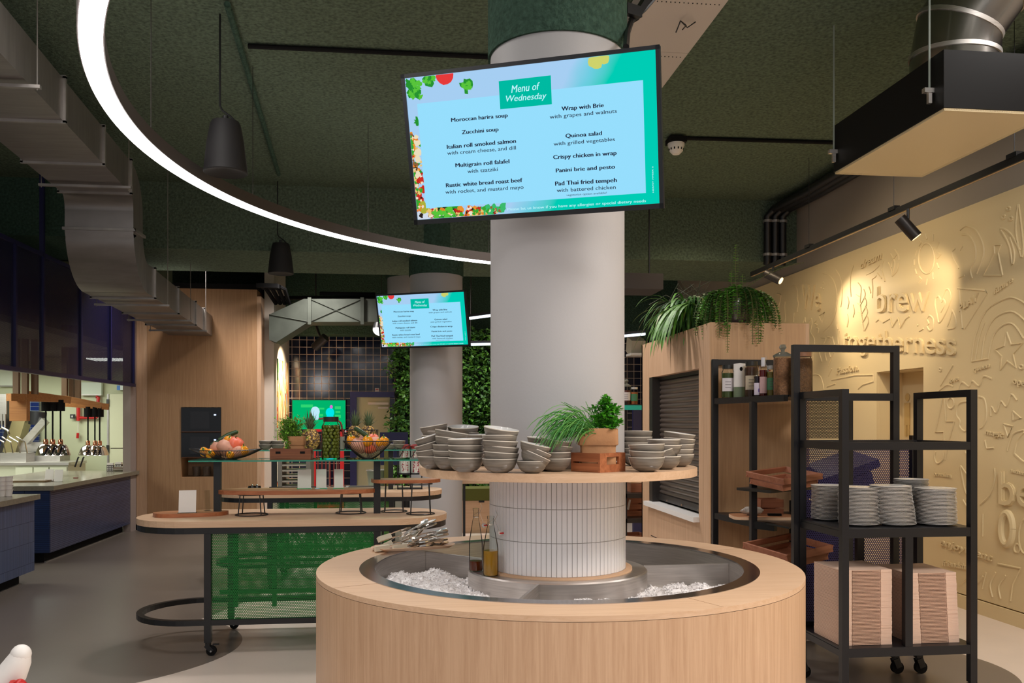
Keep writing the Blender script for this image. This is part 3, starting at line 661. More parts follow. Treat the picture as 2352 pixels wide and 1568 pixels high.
MB().lathe([(0, -.15), (.035, -.148), (.062, -.12), (.07, -.09), (.078, -.07), (.078, -.05), (0, -.05)], 28, (p.x, p.y, CEIL-.02)).build('dome', PLASTICW, t, True)
mb = MB()
for k in range(12): a = 2*pi*k/12; mb.box((p.x+.062*cos(a), p.y+.062*sin(a), CEIL-.125), (.012, .012, .02), a)
mb.build('vents', BLACK, t)
# ---- white perforated ceiling duct
def perfwhite():
    return perforated('white_panel_pinholes', (176, 168, 160), .05, .0022, 'xz')
wd = thing('white_ceiling_duct', 'wide white ceiling duct with pinhole rows running behind the front column', 'duct', (1.63, 9, 4.0))
for k in range(9):
    y0 = 3.0+k*1.35; MB().bb(1.39, 1.87, y0, y0+1.345, 4.05, 4.2).build('duct_section', pm('duct_white', (190, 180, 172), .6), wd)
    mb = MB()
    for q in range(16): mb.cyl((1.43+q*.027, y0+.06), .0035, 4.046, 4.051, 6); mb.cyl((1.43+q*.027, y0+.66), .0035, 4.046, 4.051, 6)
    mb.build('pinholes', BLACKM, wd)
p = G(1563, 48, 4.04); mb = MB().tube([p, p+Vector((.02, -.05, -.05)), p+Vector((-.02, -.1, -.1))], .004, 6).tube([p, p+Vector((.05, .02, -.03)), p+Vector((.09, -.02, -.01))], .004, 6).tube([p, p+Vector((-.02, .03, -.06))], .004, 6)
mb.build('cable_tie', BLACK, wd)
p = G(1440, 100, 3.4); t = thing('screen_cable_arm', 'black cable and bracket arm above the big menu screen', 'bracket', V(1445, 70, 3.9))
MB().tube([V(1515, -20, 4.3), V(1480, 20, 4.25), V(1450, 48, 4.15), V(1441, 75, 3.95), V(1438, 108, 3.72)], .014, 8).build('cable', BLACK, t, True)
MB().bar(V(1437, 20, 4.1), V(1470, 30, 4.15), .03, .05).bar(V(1490, -10, 4.25), V(1455, 45, 4.2), .05, .03).build('bracket', BLACK, t)
# ---- dark beam box right of the column
A = V(1425, 662, 9.4); B = V(1527, 626, 9.4)
t = thing('ceiling_unit', 'dark grey rectangular ceiling unit just right of the front column', 'ceiling unit', ((A.x+B.x)/2, A.y, A.z))
MB().bb(A.x-1.2, B.x, A.y, A.y+.5, A.z, B.z).build('housing', pm('unit_grey', (52, 46, 46), .7), t)
MB().tube([(B.x-.1, A.y+.2, B.z), (B.x-.1, A.y+.2, CEIL)], .01, 6).tube([(A.x-1, A.y+.2, B.z), (A.x-1, A.y+.2, CEIL)], .01, 6).build('hangers', BLACK, t)
# ---- galvanised duct, left: path in (y, z), slightly askew plan line
def dx(y): return -2.50-.074*(y-8.2)
def ductsec(path, w0, name, parent, h=.29):
    pass
dt = thing('air_duct', 'long grey galvanised air duct stepping down in an s-bend towards the timber block', 'duct', (-2.8, 9, 3))
cl = [(2.0, 3.775), (8.25, 3.775)]
n = 8
for k in range(1, n+1): a = pi/2*k/n; cl.append((8.25+.27*sin(a), 3.775-.27*(1-cos(a))))
cl.append((8.52, 3.30)); r2 = .40
for k in range(1, 13): a = pi/2*k/12; cl.append((8.52+r2*(1-cos(a)), 3.375-r2*sin(a)))
cl += [(9.2, 2.975), (13.25, 2.975)]
def ductmesh(cl, w, h, xf):
    mb = MB(); L = len(cl); vs = []
    for i, (y, z) in enumerate(cl):
        a = cl[max(i-1, 0)]; b = cl[min(i+1, L-1)]; t = Vector((b[0]-a[0], b[1]-a[1])).normalized(); nn = Vector((-t.y, t.x))
        for sx, sn in ((0, -1), (-1, -1), (-1, 1), (0, 1)):
            yy = y+nn.x*sn*h/2; zz = z+nn.y*sn*h/2; vs.append((xf(y)+sx*w, yy, zz))
    fs = [(i*4+k, i*4+(k+1) % 4, i*4+4+(k+1) % 4, i*4+4+k) for i in range(L-1) for k in range(4)]
    return mb.add(vs, fs)
i1 = 2; i2 = 10
ductmesh(cl[:2], .6, .29, dx).build('upper_run', GALVD, dt, True)
ductmesh(cl[1:-2], .6, .29, dx).build('s_bend', GALVD, dt, True)
ductmesh(cl[-3:], .6, .29, dx).build('lower_run', GALVD, dt, True)
def flange(y, zc, vertical=False, hang=True, xo=0, pieces=True):
    x1 = dx(y)+.02; x0 = x1-.64; mb = MB()
    if not vertical: mb.bb(x0, x1, y-.012, y+.012, zc-.165, zc-.145).bb(x0, x1, y-.012, y+.012, zc+.145, zc+.165).bb(x1-.02, x1, y-.012, y+.012, zc-.16, zc+.16).bb(x0, x0+.02, y-.012, y+.012, zc-.16, zc+.16)
    mb.build('flange', GALV, dt)
for y in (3.9, 5.1, 6.3, 7.3, 8.2): flange(y, 3.775)
for y in (9.22, 10.5, 11.7, 12.4): flange(y, 2.975)
for y, z in ((4.4, 3.6), (5.6, 3.6), (7.9, 3.6), (9.6, 2.8), (11.0, 2.8), (12.2, 2.8)):
    x1 = dx(y)+.06; MB().tube([(x1, y, z-.02), (x1, y, CEIL)], .004, 5).tube([(x1-.72, y, z-.02), (x1-.72, y, CEIL)], .004, 5).bar((x1+.02, y, z), (x1-.74, y, z), .03, .02).build('hanger', GALV, dt)
x1 = dx(8.5)+.02; MB().bb(x1-.64, x1, 8.36, 8.385, 3.32, 3.345).bb(x1-.02, x1, 8.36, 8.69, 3.32, 3.345).build('flange', GALV, dt)
# ---- far duct with crossed panels
fd = thing('far_air_duct', 'grey galvanised duct with cross-broken panels above the navy tiles', 'duct', V(760, 740, 12.9))
ya = 12.9
def q(px, py, D): return V(px, py, D)
mb = MB()
D1 = 12.6; th = .5
def slab(poly, Df, Db):
    n = len(poly); vs = [V(x, y, Df) for x, y in poly]+[V(x, y, Df)+Vector((0, Db-Df, 0)) for x, y in poly]
    return vs, [tuple(range(n)), tuple(range(2*n-1, n-1, -1))]+[(k, n+k, n+(k+1) % n, (k+1) % n) for k in range(n)]
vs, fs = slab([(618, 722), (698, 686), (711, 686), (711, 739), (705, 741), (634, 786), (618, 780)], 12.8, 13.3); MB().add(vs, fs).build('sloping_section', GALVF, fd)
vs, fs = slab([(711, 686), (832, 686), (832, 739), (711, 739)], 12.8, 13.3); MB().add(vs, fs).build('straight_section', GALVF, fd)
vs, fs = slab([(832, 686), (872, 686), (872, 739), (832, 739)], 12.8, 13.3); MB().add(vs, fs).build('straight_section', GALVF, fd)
mb = MB()
for a in ((711, 686, 832, 739), (711, 739, 832, 686), (618, 722, 711, 739)): mb.tube([V(a[0], a[1], 12.79), V(a[2], a[3], 12.79)], .006, 4)
mb.build('creases', GALVF, fd)
for x in (711, 832): MB().bar(V(x, 683, 12.77), V(x, 745, 12.77), .05, .04).build('flange', GALVF, fd)
t = thing('pipe_bundle', 'bundle of black pipes over the corner of the timber block', 'pipes', V(640, 680, 12.4))
for k in range(4): MB().tube([V(600+k*14, 658, 12.5), V(612+k*14, 664, 12.6), V(634+k*10, 697, 12.9)], .03, 8).build('pipe', BLACKM, t, True)
MB().bar(V(590, 655, 12.4), V(640, 657, 12.4), .08, .06).build('bracket', BLACKM, t)
# ---- black hood
hz0 = 3.24; hh = .327
fl = V(1915, 402, 5.9); w = .64
fx0 = fl.x; fy1 = fl.y; fy0 = V(2186, 256, 4.69).y; 
ho = thing('extractor_hood', 'black box extractor hood with pale underside hanging at top right', 'extractor hood', (fx0+.35, (fy0+fy1)/2, hz0))
MB().bb(fx0, fx0+w, fy0, fy1, hz0+.015, hz0+hh).build('casing', pm('hood_black', (14, 13, 14), .5, spec=.2), ho)
MB().bb(fx0+.006, fx0+w-.006, fy0+.006, fy1-.006, hz0, hz0+.014).build('filter_panel', perforated('filter_sheet', (214, 196, 160), .01, .0016, 'xz', .35), ho)
MB().bb(fx0+.01, fx0+w-.01, fy0+.01, fy1-.01, hz0+.0145, hz0+.016).build('inner_lining', pm('beige_lining', (206, 186, 150), .35), ho)
for x, y in ((fx0-.02, fy1-.04), (fx0-.02, fy0+.1), (fx0+w+.02, fy1-.04), (fx0+w+.02, fy0+.1)):
    MB().tube([(x, y, hz0+.12), (x, y, CEIL)], .006, 6).build('hanging_rod', pm('rod_grey', (130, 140, 132), .5), ho)
    MB().box((x, y, hz0+.14), (.07, .03, .025)).box((x, y, hz0+.1), (.02, .02, .06)).build('bolt', STEEL, ho)
fp = V(2275, 60, 5.1); t = thing('round_duct', 'shiny segmented round duct rising from the black hood', 'duct', (fx0+.35, fp.y, hz0+hh))
px_, py_ = fx0+.36, fy0+.45
P_ = [(px_, py_, hz0+hh), (px_, py_, hz0+hh+.16), (px_+.02, py_-.02, hz0+hh+.34), (px_+.14, py_-.1, hz0+hh+.55), (px_+.3, py_-.2, CEIL+.1)]
MB().tube(P_, .245, 40).build('duct_bend', pm('duct_chrome', (150, 145, 140), .2, 1), t, True)
mb = MB()
for k in (1, 2, 3):
    a = Vector(P_[k]); d = (Vector(P_[k+1])-Vector(P_[k-1])).normalized(); mb.tube([a-d*.012, a+d*.012], .252, 40)
mb.build('seam_bands', STEEL, t, True)
# ---- track with spots along the right wall
xt = 4.0
def XT(px, py): return XR(px, py, xt)
A = XT(1750, 618); B = XT(2352, 380); zt = (A.z+B.z)/2; print('track', A, B)
tr = thing('lighting_track', 'long black lighting track hung along the embossed cream wall', 'lighting track', (xt, 6, zt))
MB().bb(xt-.018, xt+.018, 2.2, A.y+.3, zt, zt+.05).build('rail', BLACK, tr)
MB().bb(xt-.008, xt+.008, 2.2, A.y+.3, zt-.002, zt+.001).build('rail_underside', pm('rail_pale', (190, 160, 120), .4), tr)
for px in (1858, 2053, 2330):
    p = XT(px, 500); MB().tube([(xt, p.y, zt+.05), (xt, p.y, CEIL)], .0025, 5).box((xt, p.y, zt+.06), (.05, .1, .03)).build('suspension_wire', BLACK, tr)
p = XT(2091, 523); hit = wp(2120, 668)
track_spot((xt-.02, p.y, p.z), (.75, -.28, -1.0), 'track_spotlight', 'brown-black cylinder spotlight on the track aimed at the word brew', zt-p.z, .048, .2, 'track spotlights', 70, WARM, 1.15, tuple(wp(2078, 735)-Vector((xt-.02, p.y, p.z-.1))))
p2 = XT(1780, 636)
track_spot((xt-.02, p2.y, p2.z), wp(1975, 735)-Vector((xt-.02, p2.y, p2.z)), 'track_spotlight', 'black cylinder spotlight at the far end of the track above the fern', zt-p2.z, .048, .2, 'track spotlights', 75, WARM, 1.25)
track_spot((xt-.02, 3.2, p.z), (.9, .55, -1.5), 'track_spotlight', 'cylinder spotlight on the near end of the track outside the view', zt-p.z, .048, .2, 'track spotlights', 25, WARM, 2.3)
# pipes at the beam end
for k in range(3):
    a = V(1795+k*19, 505, 10.02); t = thing('drain_pipe', 'black drain pipe dropping down the green beam face, '+('left', 'middle', 'right')[k]+' of three', 'pipe', a, 0, 'black pipes on the beam end')
    x = a.x; MB().tube([(x, 10.0, 3.45), (x, 9.98, 3.5), (x, 9.98, 4.02), (x+.05, 9.9, 4.1), (x+.12+.0*k, 9.3, 4.12), (XW-.35+.1*k, 4.0, 4.12)], .045, 12).build('pipe', BLACK, t, True)
    mb = MB()
    for z in (3.55, 3.95): mb.cyl((x, 9.98), .055, z, z+.03, 12)
    mb.build('clamp', GALV, t)
# ================================================================= MENU SCREENS
SCR_BASE = None
def tvmaterial():
    # photograph-like backdrop of the menu slide: pale blue marble going to teal at the right and bottom
    m, N, L, b = newmat('menu_backdrop'); tc = N.new('ShaderNodeTexCoord'); sp = N.new('ShaderNodeSeparateXYZ'); L.new(tc.outputs['Object'], sp.inputs[0])
    g = N.new('ShaderNodeMath'); g.operation = 'MULTIPLY_ADD'; L.new(sp.outputs['X'], g.inputs[0]); g.inputs[1].default_value = 2.2; g.inputs[2].default_value = .22
    h = N.new('ShaderNodeMath'); h.operation = 'MULTIPLY_ADD'; L.new(sp.outputs['Z'], h.inputs[0]); h.inputs[1].default_value = -1.15; L.new(g.outputs[0], h.inputs[2])
    nz = N.new('ShaderNodeTexNoise'); nz.inputs['Scale'].default_value = 5; L.new(tc.outputs['Object'], nz.inputs[0])
    ad = N.new('ShaderNodeMath'); ad.operation = 'MULTIPLY_ADD'; L.new(nz.outputs[0], ad.inputs[0]); ad.inputs[1].default_value = .25; L.new(h.outputs[0], ad.inputs[2])
    rp = N.new('ShaderNodeValToRGB'); e = rp.color_ramp.elements; e[0].color = lin((166, 206, 242)); e[0].position = .45; e[1].color = lin((0, 204, 180)); e[1].position = .85
    q = rp.color_ramp.elements.new(.62); q.color = lin((110, 205, 225))
    L.new(ad.outputs[0], rp.inputs[0]); em = N.new('ShaderNodeEmission'); em.inputs[1].default_value = 1.0
    L.new(rp.outputs[0], em.inputs[0]); L.new(em.outputs[0], N['Material Output'].inputs[0]); return m
SC_ = .97; TW = 1.1*SC_; TT = TW*.5725
def tvmat4(X, D, Z, a, b, c):
    Mc = Matrix.Rotation(a, 3, 'Z')@Matrix.Rotation(b, 3, 'X')@Matrix.Rotation(c, 3, 'Y')
    Mw = Matrix.Rotation(-TH, 3, 'Z')@Mc
    return Matrix.Translation(R(X*SC_, D*SC_, H+Z*SC_))@Mw.to_4x4()
M1 = tvmat4(.0747, 3.6635, 1.187, -.2701, .2494, -.0019); M2 = tvmat4(-1.0268, 9.9391, 1.1665, -.2960, .2411, -.0035)
I1 = M1.inverted()
def tl(px, py, dy=0):       # where the sight line meets the front screen, in the screen's own coordinates
    o = I1@Vector((0, 0, H)); p = I1@V(px, py, 3.0); d = p-o; k = -o.y/d.y; q = o+d*k; return Vector((q.x, dy, q.z))
ZT = (900, 90, 3.5636)
def tz(x, y, dy=0): return tl(ZT[0]+x/ZT[2], ZT[1]+y/ZT[2], dy)
tv = thing('menu_screen', 'large tilted menu screen on the front column reading Menu of Wednesday', 'screen', (0, 0, 0), 0, 'menu screens')
w2, h2 = TW/2, TT/2; bz = .016
MB().bb(-w2, w2, .003, .045, -h2, h2).bb(-w2, -w2+bz, -.006, .003, -h2, h2).bb(w2-bz, w2, -.006, .003, -h2, h2).bb(-w2, w2, -.006, .003, h2-bz, h2).bb(-w2, w2, -.006, .003, -h2, -h2+bz*1.3).build('bezel', pm('bezel_black', (20, 22, 26), .3), tv)
scr = MB().bb(-w2+bz, w2-bz, 0, .003, -h2+bz, h2-bz).build('display', tvmaterial(), tv)
MB().bb(-.15, .15, .045, .1, -.15, .15).bar((0, .1, 0), (0, .34, .06), .08, .08).build('mounting_bracket', BLACK, tv)
def E_(n, c, s=1.0): return emi(n, c, s)
def card(mb, pts, y0, y1):
    vs = [Vector((p.x, y0, p.z)) for p in pts]+[Vector((p.x, y1, p.z)) for p in pts]; n = len(pts)
    mb.add(vs, [tuple(range(n)), tuple(range(2*n-1, n-1, -1))]+[(k, n+k, n+(k+1) % n, (k+1) % n) for k in range(n)])
# food pictures on the slide
def blob(mb, x, y, r, n=14, sx=1, j=.25, dy=-.0008):
    c = tz(x, y, dy); c.x = max(-w2+bz+.004, min(w2-bz-.004, c.x)); r = r/ZT[2]/F*3.5; pts = []
    for k in range(n): a = 2*pi*k/n; q = r*(1+random.uniform(-j, j)); pts.append((max(-w2+bz+.001, min(w2-bz-.001, c.x+q*sx*cos(a))), dy, max(-h2+bz*1.3+.001, min(h2-bz-.001, c.z+q*sin(a)))))
    mb.add(pts, [tuple(range(n))])
rs = random.getstate(); random.seed(3)
def blobs(col, L, nm, j=.25, dy=-.0008):
    mb = MB()
    for x, y, r in L: blob(mb, x, y, r, 14, 1, j, dy)
    mb.build(nm, emi('picture_'+nm, col, .95), scr)
blobs((235, 60, 60), [(432, 290, 80)], 'tomato_picture', .03)
blobs((40, 150, 50), [(170, 400, 60), (190, 450, 45), (310, 320, 48), (605, 380, 46), (205, 670, 28), (420, 1420, 80), (480, 1440, 70), (150, 360, 45), (400, 1460, 60), (205, 1020, 28), (225, 1090, 24), (520, 1400, 40)], 'parsley_picture', .55)
blobs((236, 150, 50), [(155, 820, 50), (160, 880, 40), (180, 1060, 40), (190, 1170, 44), (640, 1420, 60), (560, 1400, 40), (690, 1410, 45), (170, 950, 32)], 'squash_picture', .3)
blobs((205, 50, 40), [(215, 1330, 50), (245, 1150, 34), (250, 1230, 32), (225, 1270, 26)], 'pepper_picture', .3, -.0011)
blobs((240, 225, 190), [(210, 850, 28), (215, 930, 34), (215, 980, 28), (215, 1110, 26), (205, 1200, 16), (200, 800, 20), (240, 1320, 9), (225, 1370, 10)], 'crumble_picture', .3, -.0014)
blobs((175, 180, 60), [(270, 1390, 45), (250, 1350, 30), (140, 930, 22)], 'zucchini_picture', .3, -.0013)
blobs((45, 35, 30), [(165, 800, 18), (190, 1030, 16), (240, 1440, 20), (185, 1110, 14)], 'shadow_picture', .4, -.001)
blobs((215, 225, 240), [(255, 1460, 58), (215, 1450, 34)], 'plate_picture', .1)
blobs((60, 190, 110), [(760, 1400, 60), (830, 1390, 60), (800, 1420, 50), (900, 1390, 50)], 'broccoli_picture', .5, -.001)
blobs((210, 215, 110), [(1670, 180, 60), (1740, 160, 40)], 'lemon_picture', .1)
for nm, col, n_ in (('grain', (236, 200, 120), 34), ('carrot', (238, 130, 40), 30), ('herb', (60, 170, 50), 40), ('feta', (240, 232, 210), 34), ('chilli', (196, 40, 30), 24), ('mushroom', (150, 100, 60), 24), ('char', (50, 40, 34), 22)):
    L_ = []
    for _ in range(n_):
        if random.random() < .55: y_ = random.uniform(790, 1400); L_.append((random.uniform(120, 225)+(y_-790)*.075, y_, random.uniform(8, 20)))
        else: x_ = random.uniform(300, 900); L_.append((x_, random.uniform(1385, 1470)-(x_-300)*.02, random.uniform(9, 22)*(1 if x_ < 760 else .6)))
    blobs(col, L_, nm+'_bits_picture', .45, -.0012-.00004*n_/10)
L_ = [(190+random.uniform(-50, 55), 400+random.uniform(-70, 70), 20) for _ in range(12)]+[(310+random.uniform(-40, 35), 325+random.uniform(-25, 35), 16) for _ in range(8)]+[(605+random.uniform(-40, 40), 380+random.uniform(-40, 40), 17) for _ in range(8)]+[(420+random.uniform(-80, 100), 1430+random.uniform(-45, 35), 22) for _ in range(14)]
blobs((90, 200, 60), L_, 'leaf_highlight_picture', .6, -.0014)
random.setstate(rs)
mb = MB(); card(mb, [tz(208, 530), tz(2056, 335), tz(2080, 1258), tz(282, 1383)], -.0022, -.0016); mb.build('menu_card', E_('card_light', (152, 224, 255), .98), scr)
mb = MB(); card(mb, [tz(876, 345), tz(1302, 296), tz(1311, 532), tz(889, 574)], -.003, -.0024); mb.build('title_box', E_('title_teal', (0, 190, 165), .95), scr)
mb = MB(); N0 = Vector((0, -1, 0))
def ttext(mb, s, x0, y0, x1, y1, cap, bold=0, shear=0, dy=-.004):
    a = tz(x0, y0, dy); b = tz(x1, y1, dy); c = (tz(x0, y0-cap, dy)-a).length
    u = (b-a).normalized(); up = Vector((-u.z, 0, u.x))
    for q, e in (((0, 0), (c*.06, 1), (-c*.06, 2)) if bold > .03 else (((0, 0), (c*.03, 1)) if bold > .007 else ((0, 0),))):
        k = Vector((0, -.00002*e, 0)); puttext(mb, s, a+u*q+k, b+u*q+k, up, c, N0, 0, 0, shear)
DARKL = pm('dark_lettering', (10, 26, 60), .9, emit=.15)
for s, x0, y0, x1, y1, c, bo in (('Moroccan harira soup', 490, 678, 950, 638, 32, .034), ('Zucchini soup', 577, 778, 875, 752, 32, .034), ('Italian roll smoked salmon', 455, 898, 1018, 848, 33, .034),
    ('with cream cheese, and dill', 457, 948, 1018, 902, 30, .01), ('Multigrain roll falafel', 525, 1048, 964, 1014, 32, .034), ('with tzatziki', 622, 1096, 870, 1078, 30, .01),
    ('Rustic white bread roast beef', 448, 1212, 1070, 1168, 33, .034), ('with rocket, and mustard mayo', 442, 1266, 1080, 1224, 30, .01),
    ('Wrap with Brie', 1392, 586, 1735, 556, 34, .034), ('with grapes and walnuts', 1294, 652, 1843, 602, 31, .01), ('Quinoa salad', 1425, 808, 1720, 784, 33, .034), ('with grilled vegetables', 1326, 872, 1827, 832, 30, .01),
    ('Crispy chicken in wrap', 1324, 982, 1840, 946, 33, .034), ('Panini brie and pesto', 1346, 1090, 1827, 1058, 32, .034), ('Pad Thai fried tempeh', 1340, 1198, 1842, 1168, 34, .034), ('with battered chicken', 1352, 1252, 1833, 1224, 30, .01),
    ('vegetarian option available!', 1430, 1283, 1760, 1264, 16, 0)):
    mb = MB(); ttext(mb, s, x0, y0, x1, y1, c, bo); mb.build('menu_line', DARKL, scr)
WL = E_('white_letters', (190, 245, 255), 1.0)
mb = MB(); ttext(mb, 'Menu of', 980, 440, 1215, 412, 60, .008, .25, -.0045); mb.build('title_line', WL, scr)
mb = MB(); ttext(mb, 'Wednesday', 938, 513, 1268, 485, 50, .008, .25, -.0045); mb.build('title_line', WL, scr)
mb = MB(); ttext(mb, 'Please let us know if you have any allergies or special dietary needs', 948, 1402, 2080, 1332, 21, .012); mb.build('footer_line', WL, scr)
mb = MB()
a = tz(2145, 1255, -.004); b = tz(2140, 1040, -.004); u = (b-a).normalized(); puttext(mb, 'HERFST /WEEK 2', a, b, Vector((-u.z, 0, u.x)), .0048, N0, 0, .01)
mb.build('side_line', WL, scr)
t2 = copy_tree(tv); t2['label'] = 'smaller-looking tilted menu screen on the rear column, same Wednesday menu'
tv.matrix_world = M1; t2.matrix_world = M2
for o_, M_ in ((tv, M1), (t2, M2)): l_, r_, s_ = M_.decompose(); o_.location = l_; o_.rotation_euler = r_.to_euler()
# ================================================================= ROUND ISLAND
cx, cy = C1.x, C1.y
isl = thing('round_island', 'big round oak serving island with steel basin around the front column', 'serving island', (cx, cy, 0))
MB().lathe([(1.0, 0), (1.0, .08), (1.1, .08), (1.1, .878)], 128, (cx, cy, 0)).build('body', OAKV, isl, True)
def ringwood():
    m = wood('oak_ring_top', (218, 184, 154), (202, 164, 130), 'x', .4); return m
MB().ring((cx, cy), .905, 1.1, .8795, .9, 128).build('rim_top', ringwood(), isl, True)
mb = MB()
for a in (-1.17, .35, 2.4, 3.6): mb.bar((cx+.91*cos(a), cy+.91*sin(a), .9003), (cx+1.1*cos(a), cy+1.1*sin(a), .9003), .0015, .0006)
mb.build('joint_lines', pm('joint', (150, 110, 76), .7), isl)
bs = MB(); bs.ring((cx, cy), .843, .912, .896, .9025, 128)
bs.build('basin_rim', STEELR, isl, True)
MB().lathe([(.843, .8985), (.843, .76), (.416, .76)], 128, (cx, cy, 0)).build('basin', STEEL, isl, True)
MB().lathe([(.416, .75), (.416, .878), (.410, .884), (.335, .884), (.335, .75)], 96, (cx, cy, 0)).build('basin_hub', STEEL, isl, True)
MB().ring((cx, cy), .318, .347, .884, .892, 96).build('cork_ring', pm('cork', (196, 160, 128), .7), isl)
for am in (8.8, 142, 256):
    a = radians(am)-TH; c_, s_ = cos(a), sin(a)
    MB().bar((cx+.418*c_, cy+.418*s_, .82), (cx+.842*c_, cy+.842*s_, .82), .006, .118).bar((cx+.418*c_, cy+.418*s_, .879), (cx+.842*c_, cy+.842*s_, .879), .012, .006).build('divider', STEEL, isl)
# ice heaps
def ice(a0, a1, lab, peak, r0=.42, r1=.84):
    mb = MB(); na, nr = 60, 22; rs2 = random.Random(int(a0*10)+5)
    vs = []
    for i in range(na+1):
        for j in range(nr+1):
            a = radians(a0+(a1-a0)*i/na)-TH; r = r0+(r1-r0)*j/nr; e = sin(pi*i/na)**.5
            h = .766+peak*e*(.45+.55*sin(pi*min(1, (1.05-j/nr)))) + .02*sin(i*.35)*cos(j*.5)
            if j in (0,): h = .768+peak*e*.5
            if j == nr: h = .764+.01*e
            vs.append((cx+r*cos(a), cy+r*sin(a), h+rs2.uniform(-.006, .006)))
    fs = [(i*(nr+1)+j, (i+1)*(nr+1)+j, (i+1)*(nr+1)+j+1, i*(nr+1)+j+1) for i in range(na) for j in range(nr)]
    mb.add(vs, fs)
    for _ in range(3200):
        k = rs2.randrange(len(vs)); v = Vector(vs[k]); s = rs2.uniform(.003, .0065); mb.box(v+Vector((rs2.uniform(-.008, .008), rs2.uniform(-.008, .008), .002)), (s, s, s), rot=Euler((rs2.random()*3, rs2.random()*3, 0)))
    o = mb.build('crushed_ice', pm('ice', (226, 222, 222), .35, spec=.6), None); tag(o, lab, 'ice', None, 'stuff')
ice(146, 252, 'white crushed ice heaped in the left compartment of the steel basin', .075)
ice(262, 300, 'thin drift of crushed ice at the front right of the basin hub', .05, .42, .6)
ice(300, 362, 'white crushed ice in the right compartment of the steel basin', .06)
# tiled sleeve around the column, as a real ring of upright tiles
ts = thing('tiled_column_sleeve', 'sleeve of slim white upright tiles around the column under the bowl shelf', 'tiling', (cx, cy, .88))
MB().lathe([(.306, .7), (.3135, .7), (.3135, 1.32), (.306, 1.32)], 88, (cx, cy, 0)).build('grout_core', GROUT, ts, True)
mb = MB(); nT = 88
for row in range(3):
    z0 = .8925+row*.1465; z1 = z0+.1435 if row < 2 else 1.318
    for k in range(nT):
        a = 2*pi*k/nT; da = 2*pi/nT*.472
        vs = []
        for z in (z0, z1):
            for r, q in ((.3125, -1), (.317, -.9), (.317, .9), (.3125, 1)): vs.append((cx+r*cos(a+q*da), cy+r*sin(a+q*da), z))
        mb.add(vs, [(0, 1, 5, 4), (1, 2, 6, 5), (2, 3, 7, 6), (0, 3, 2, 1), (4, 5, 6, 7)])
mb.build('tiles', TILEW, ts)
# round shelf
sh = thing('round_shelf', 'round oak shelf ring carrying the grey bowls around the column', 'shelf', (cx, cy, 1.32))
MB().ring((cx, cy), .317, .64, 1.3215, 1.357, 128).build('shelf_board', OAKH, sh, True)
MB().ring((cx, cy), .6399, .6404, 1.322, 1.3565, 128).build('edge_band', OAKH, sh, True)
# hub oil bottles
def bottle(name, lab, p, hgt, r, liq, lvl, group=None):
    t = thing(name, lab, 'bottle', p, 0, group); p = Vector(p)
    prof = [(0, 0), (r*.9, 0), (r, .006), (r, hgt*.44), (r*.93, hgt*.52), (r*.6, hgt*.74), (r*.4, hgt*.86), (r*.38, hgt*.95), (r*.46, hgt*.96), (r*.46, hgt), (0, hgt)]
    MB().lathe(prof, 24, p).build('glass_body', GLASS, t, True)
    MB().lathe([(0, .003), (r*.88, .003), (r*.93, .01), (r*.93, hgt*lvl), (0, hgt*lvl)], 24, p).build('liquid', pm('liquid_'+lab[:3], liq, .1, trans=.35, coat=.5), t, True)
    w = MB(); q = p+Vector((0, 0, hgt*.9))
    w.tube([q+Vector((-r*.45, 0, -.005)), q+Vector((r*.5, 0, .012)), q+Vector((r*1.1, 0, -.04))], .0012, 5).tube([q+Vector((r*.4, -.004, 0)), q+Vector((r*.9, 0, .03)), q+Vector((r*.7, 0, .05))], .0012, 5)
    w.tube([q+Vector((r*.42*cos(a), r*.42*sin(a), -.012)) for a in [2*pi*k/12 for k in range(12)]], .0012, 5, True); w.build('wire_bail', CHROME, t)
    s = MB().ball(q+Vector((r*1.15, -.004, -.05)), .010, 10, 8, (1, 1, 1.1)); s.build('stopper', PLASTICW, t, True)
    MB().lathe([(.003, 0), (.0115, 0), (.0115, .006), (.003, .006)], 16, q+Vector((r*1.15+.008, -.006, -.052))).build('rubber_seal', RED, t, True)
    return t
pB = R((1127-CX)/F*3.85, 3.85, .885); pA = R((1093-CX)/F*3.97, 3.97, .885)
bottle('oil_bottle', 'clear swing-top bottle of golden oil on the steel hub, right one', pB, .262, .034, (196, 140, 10), .42, 'swing-top bottles')
bottle('oil_bottle', 'streaky swing-top bottle with a little dark vinegar on the steel hub, left one', pA, .285, .031, (120, 45, 10), .16, 'swing-top bottles')
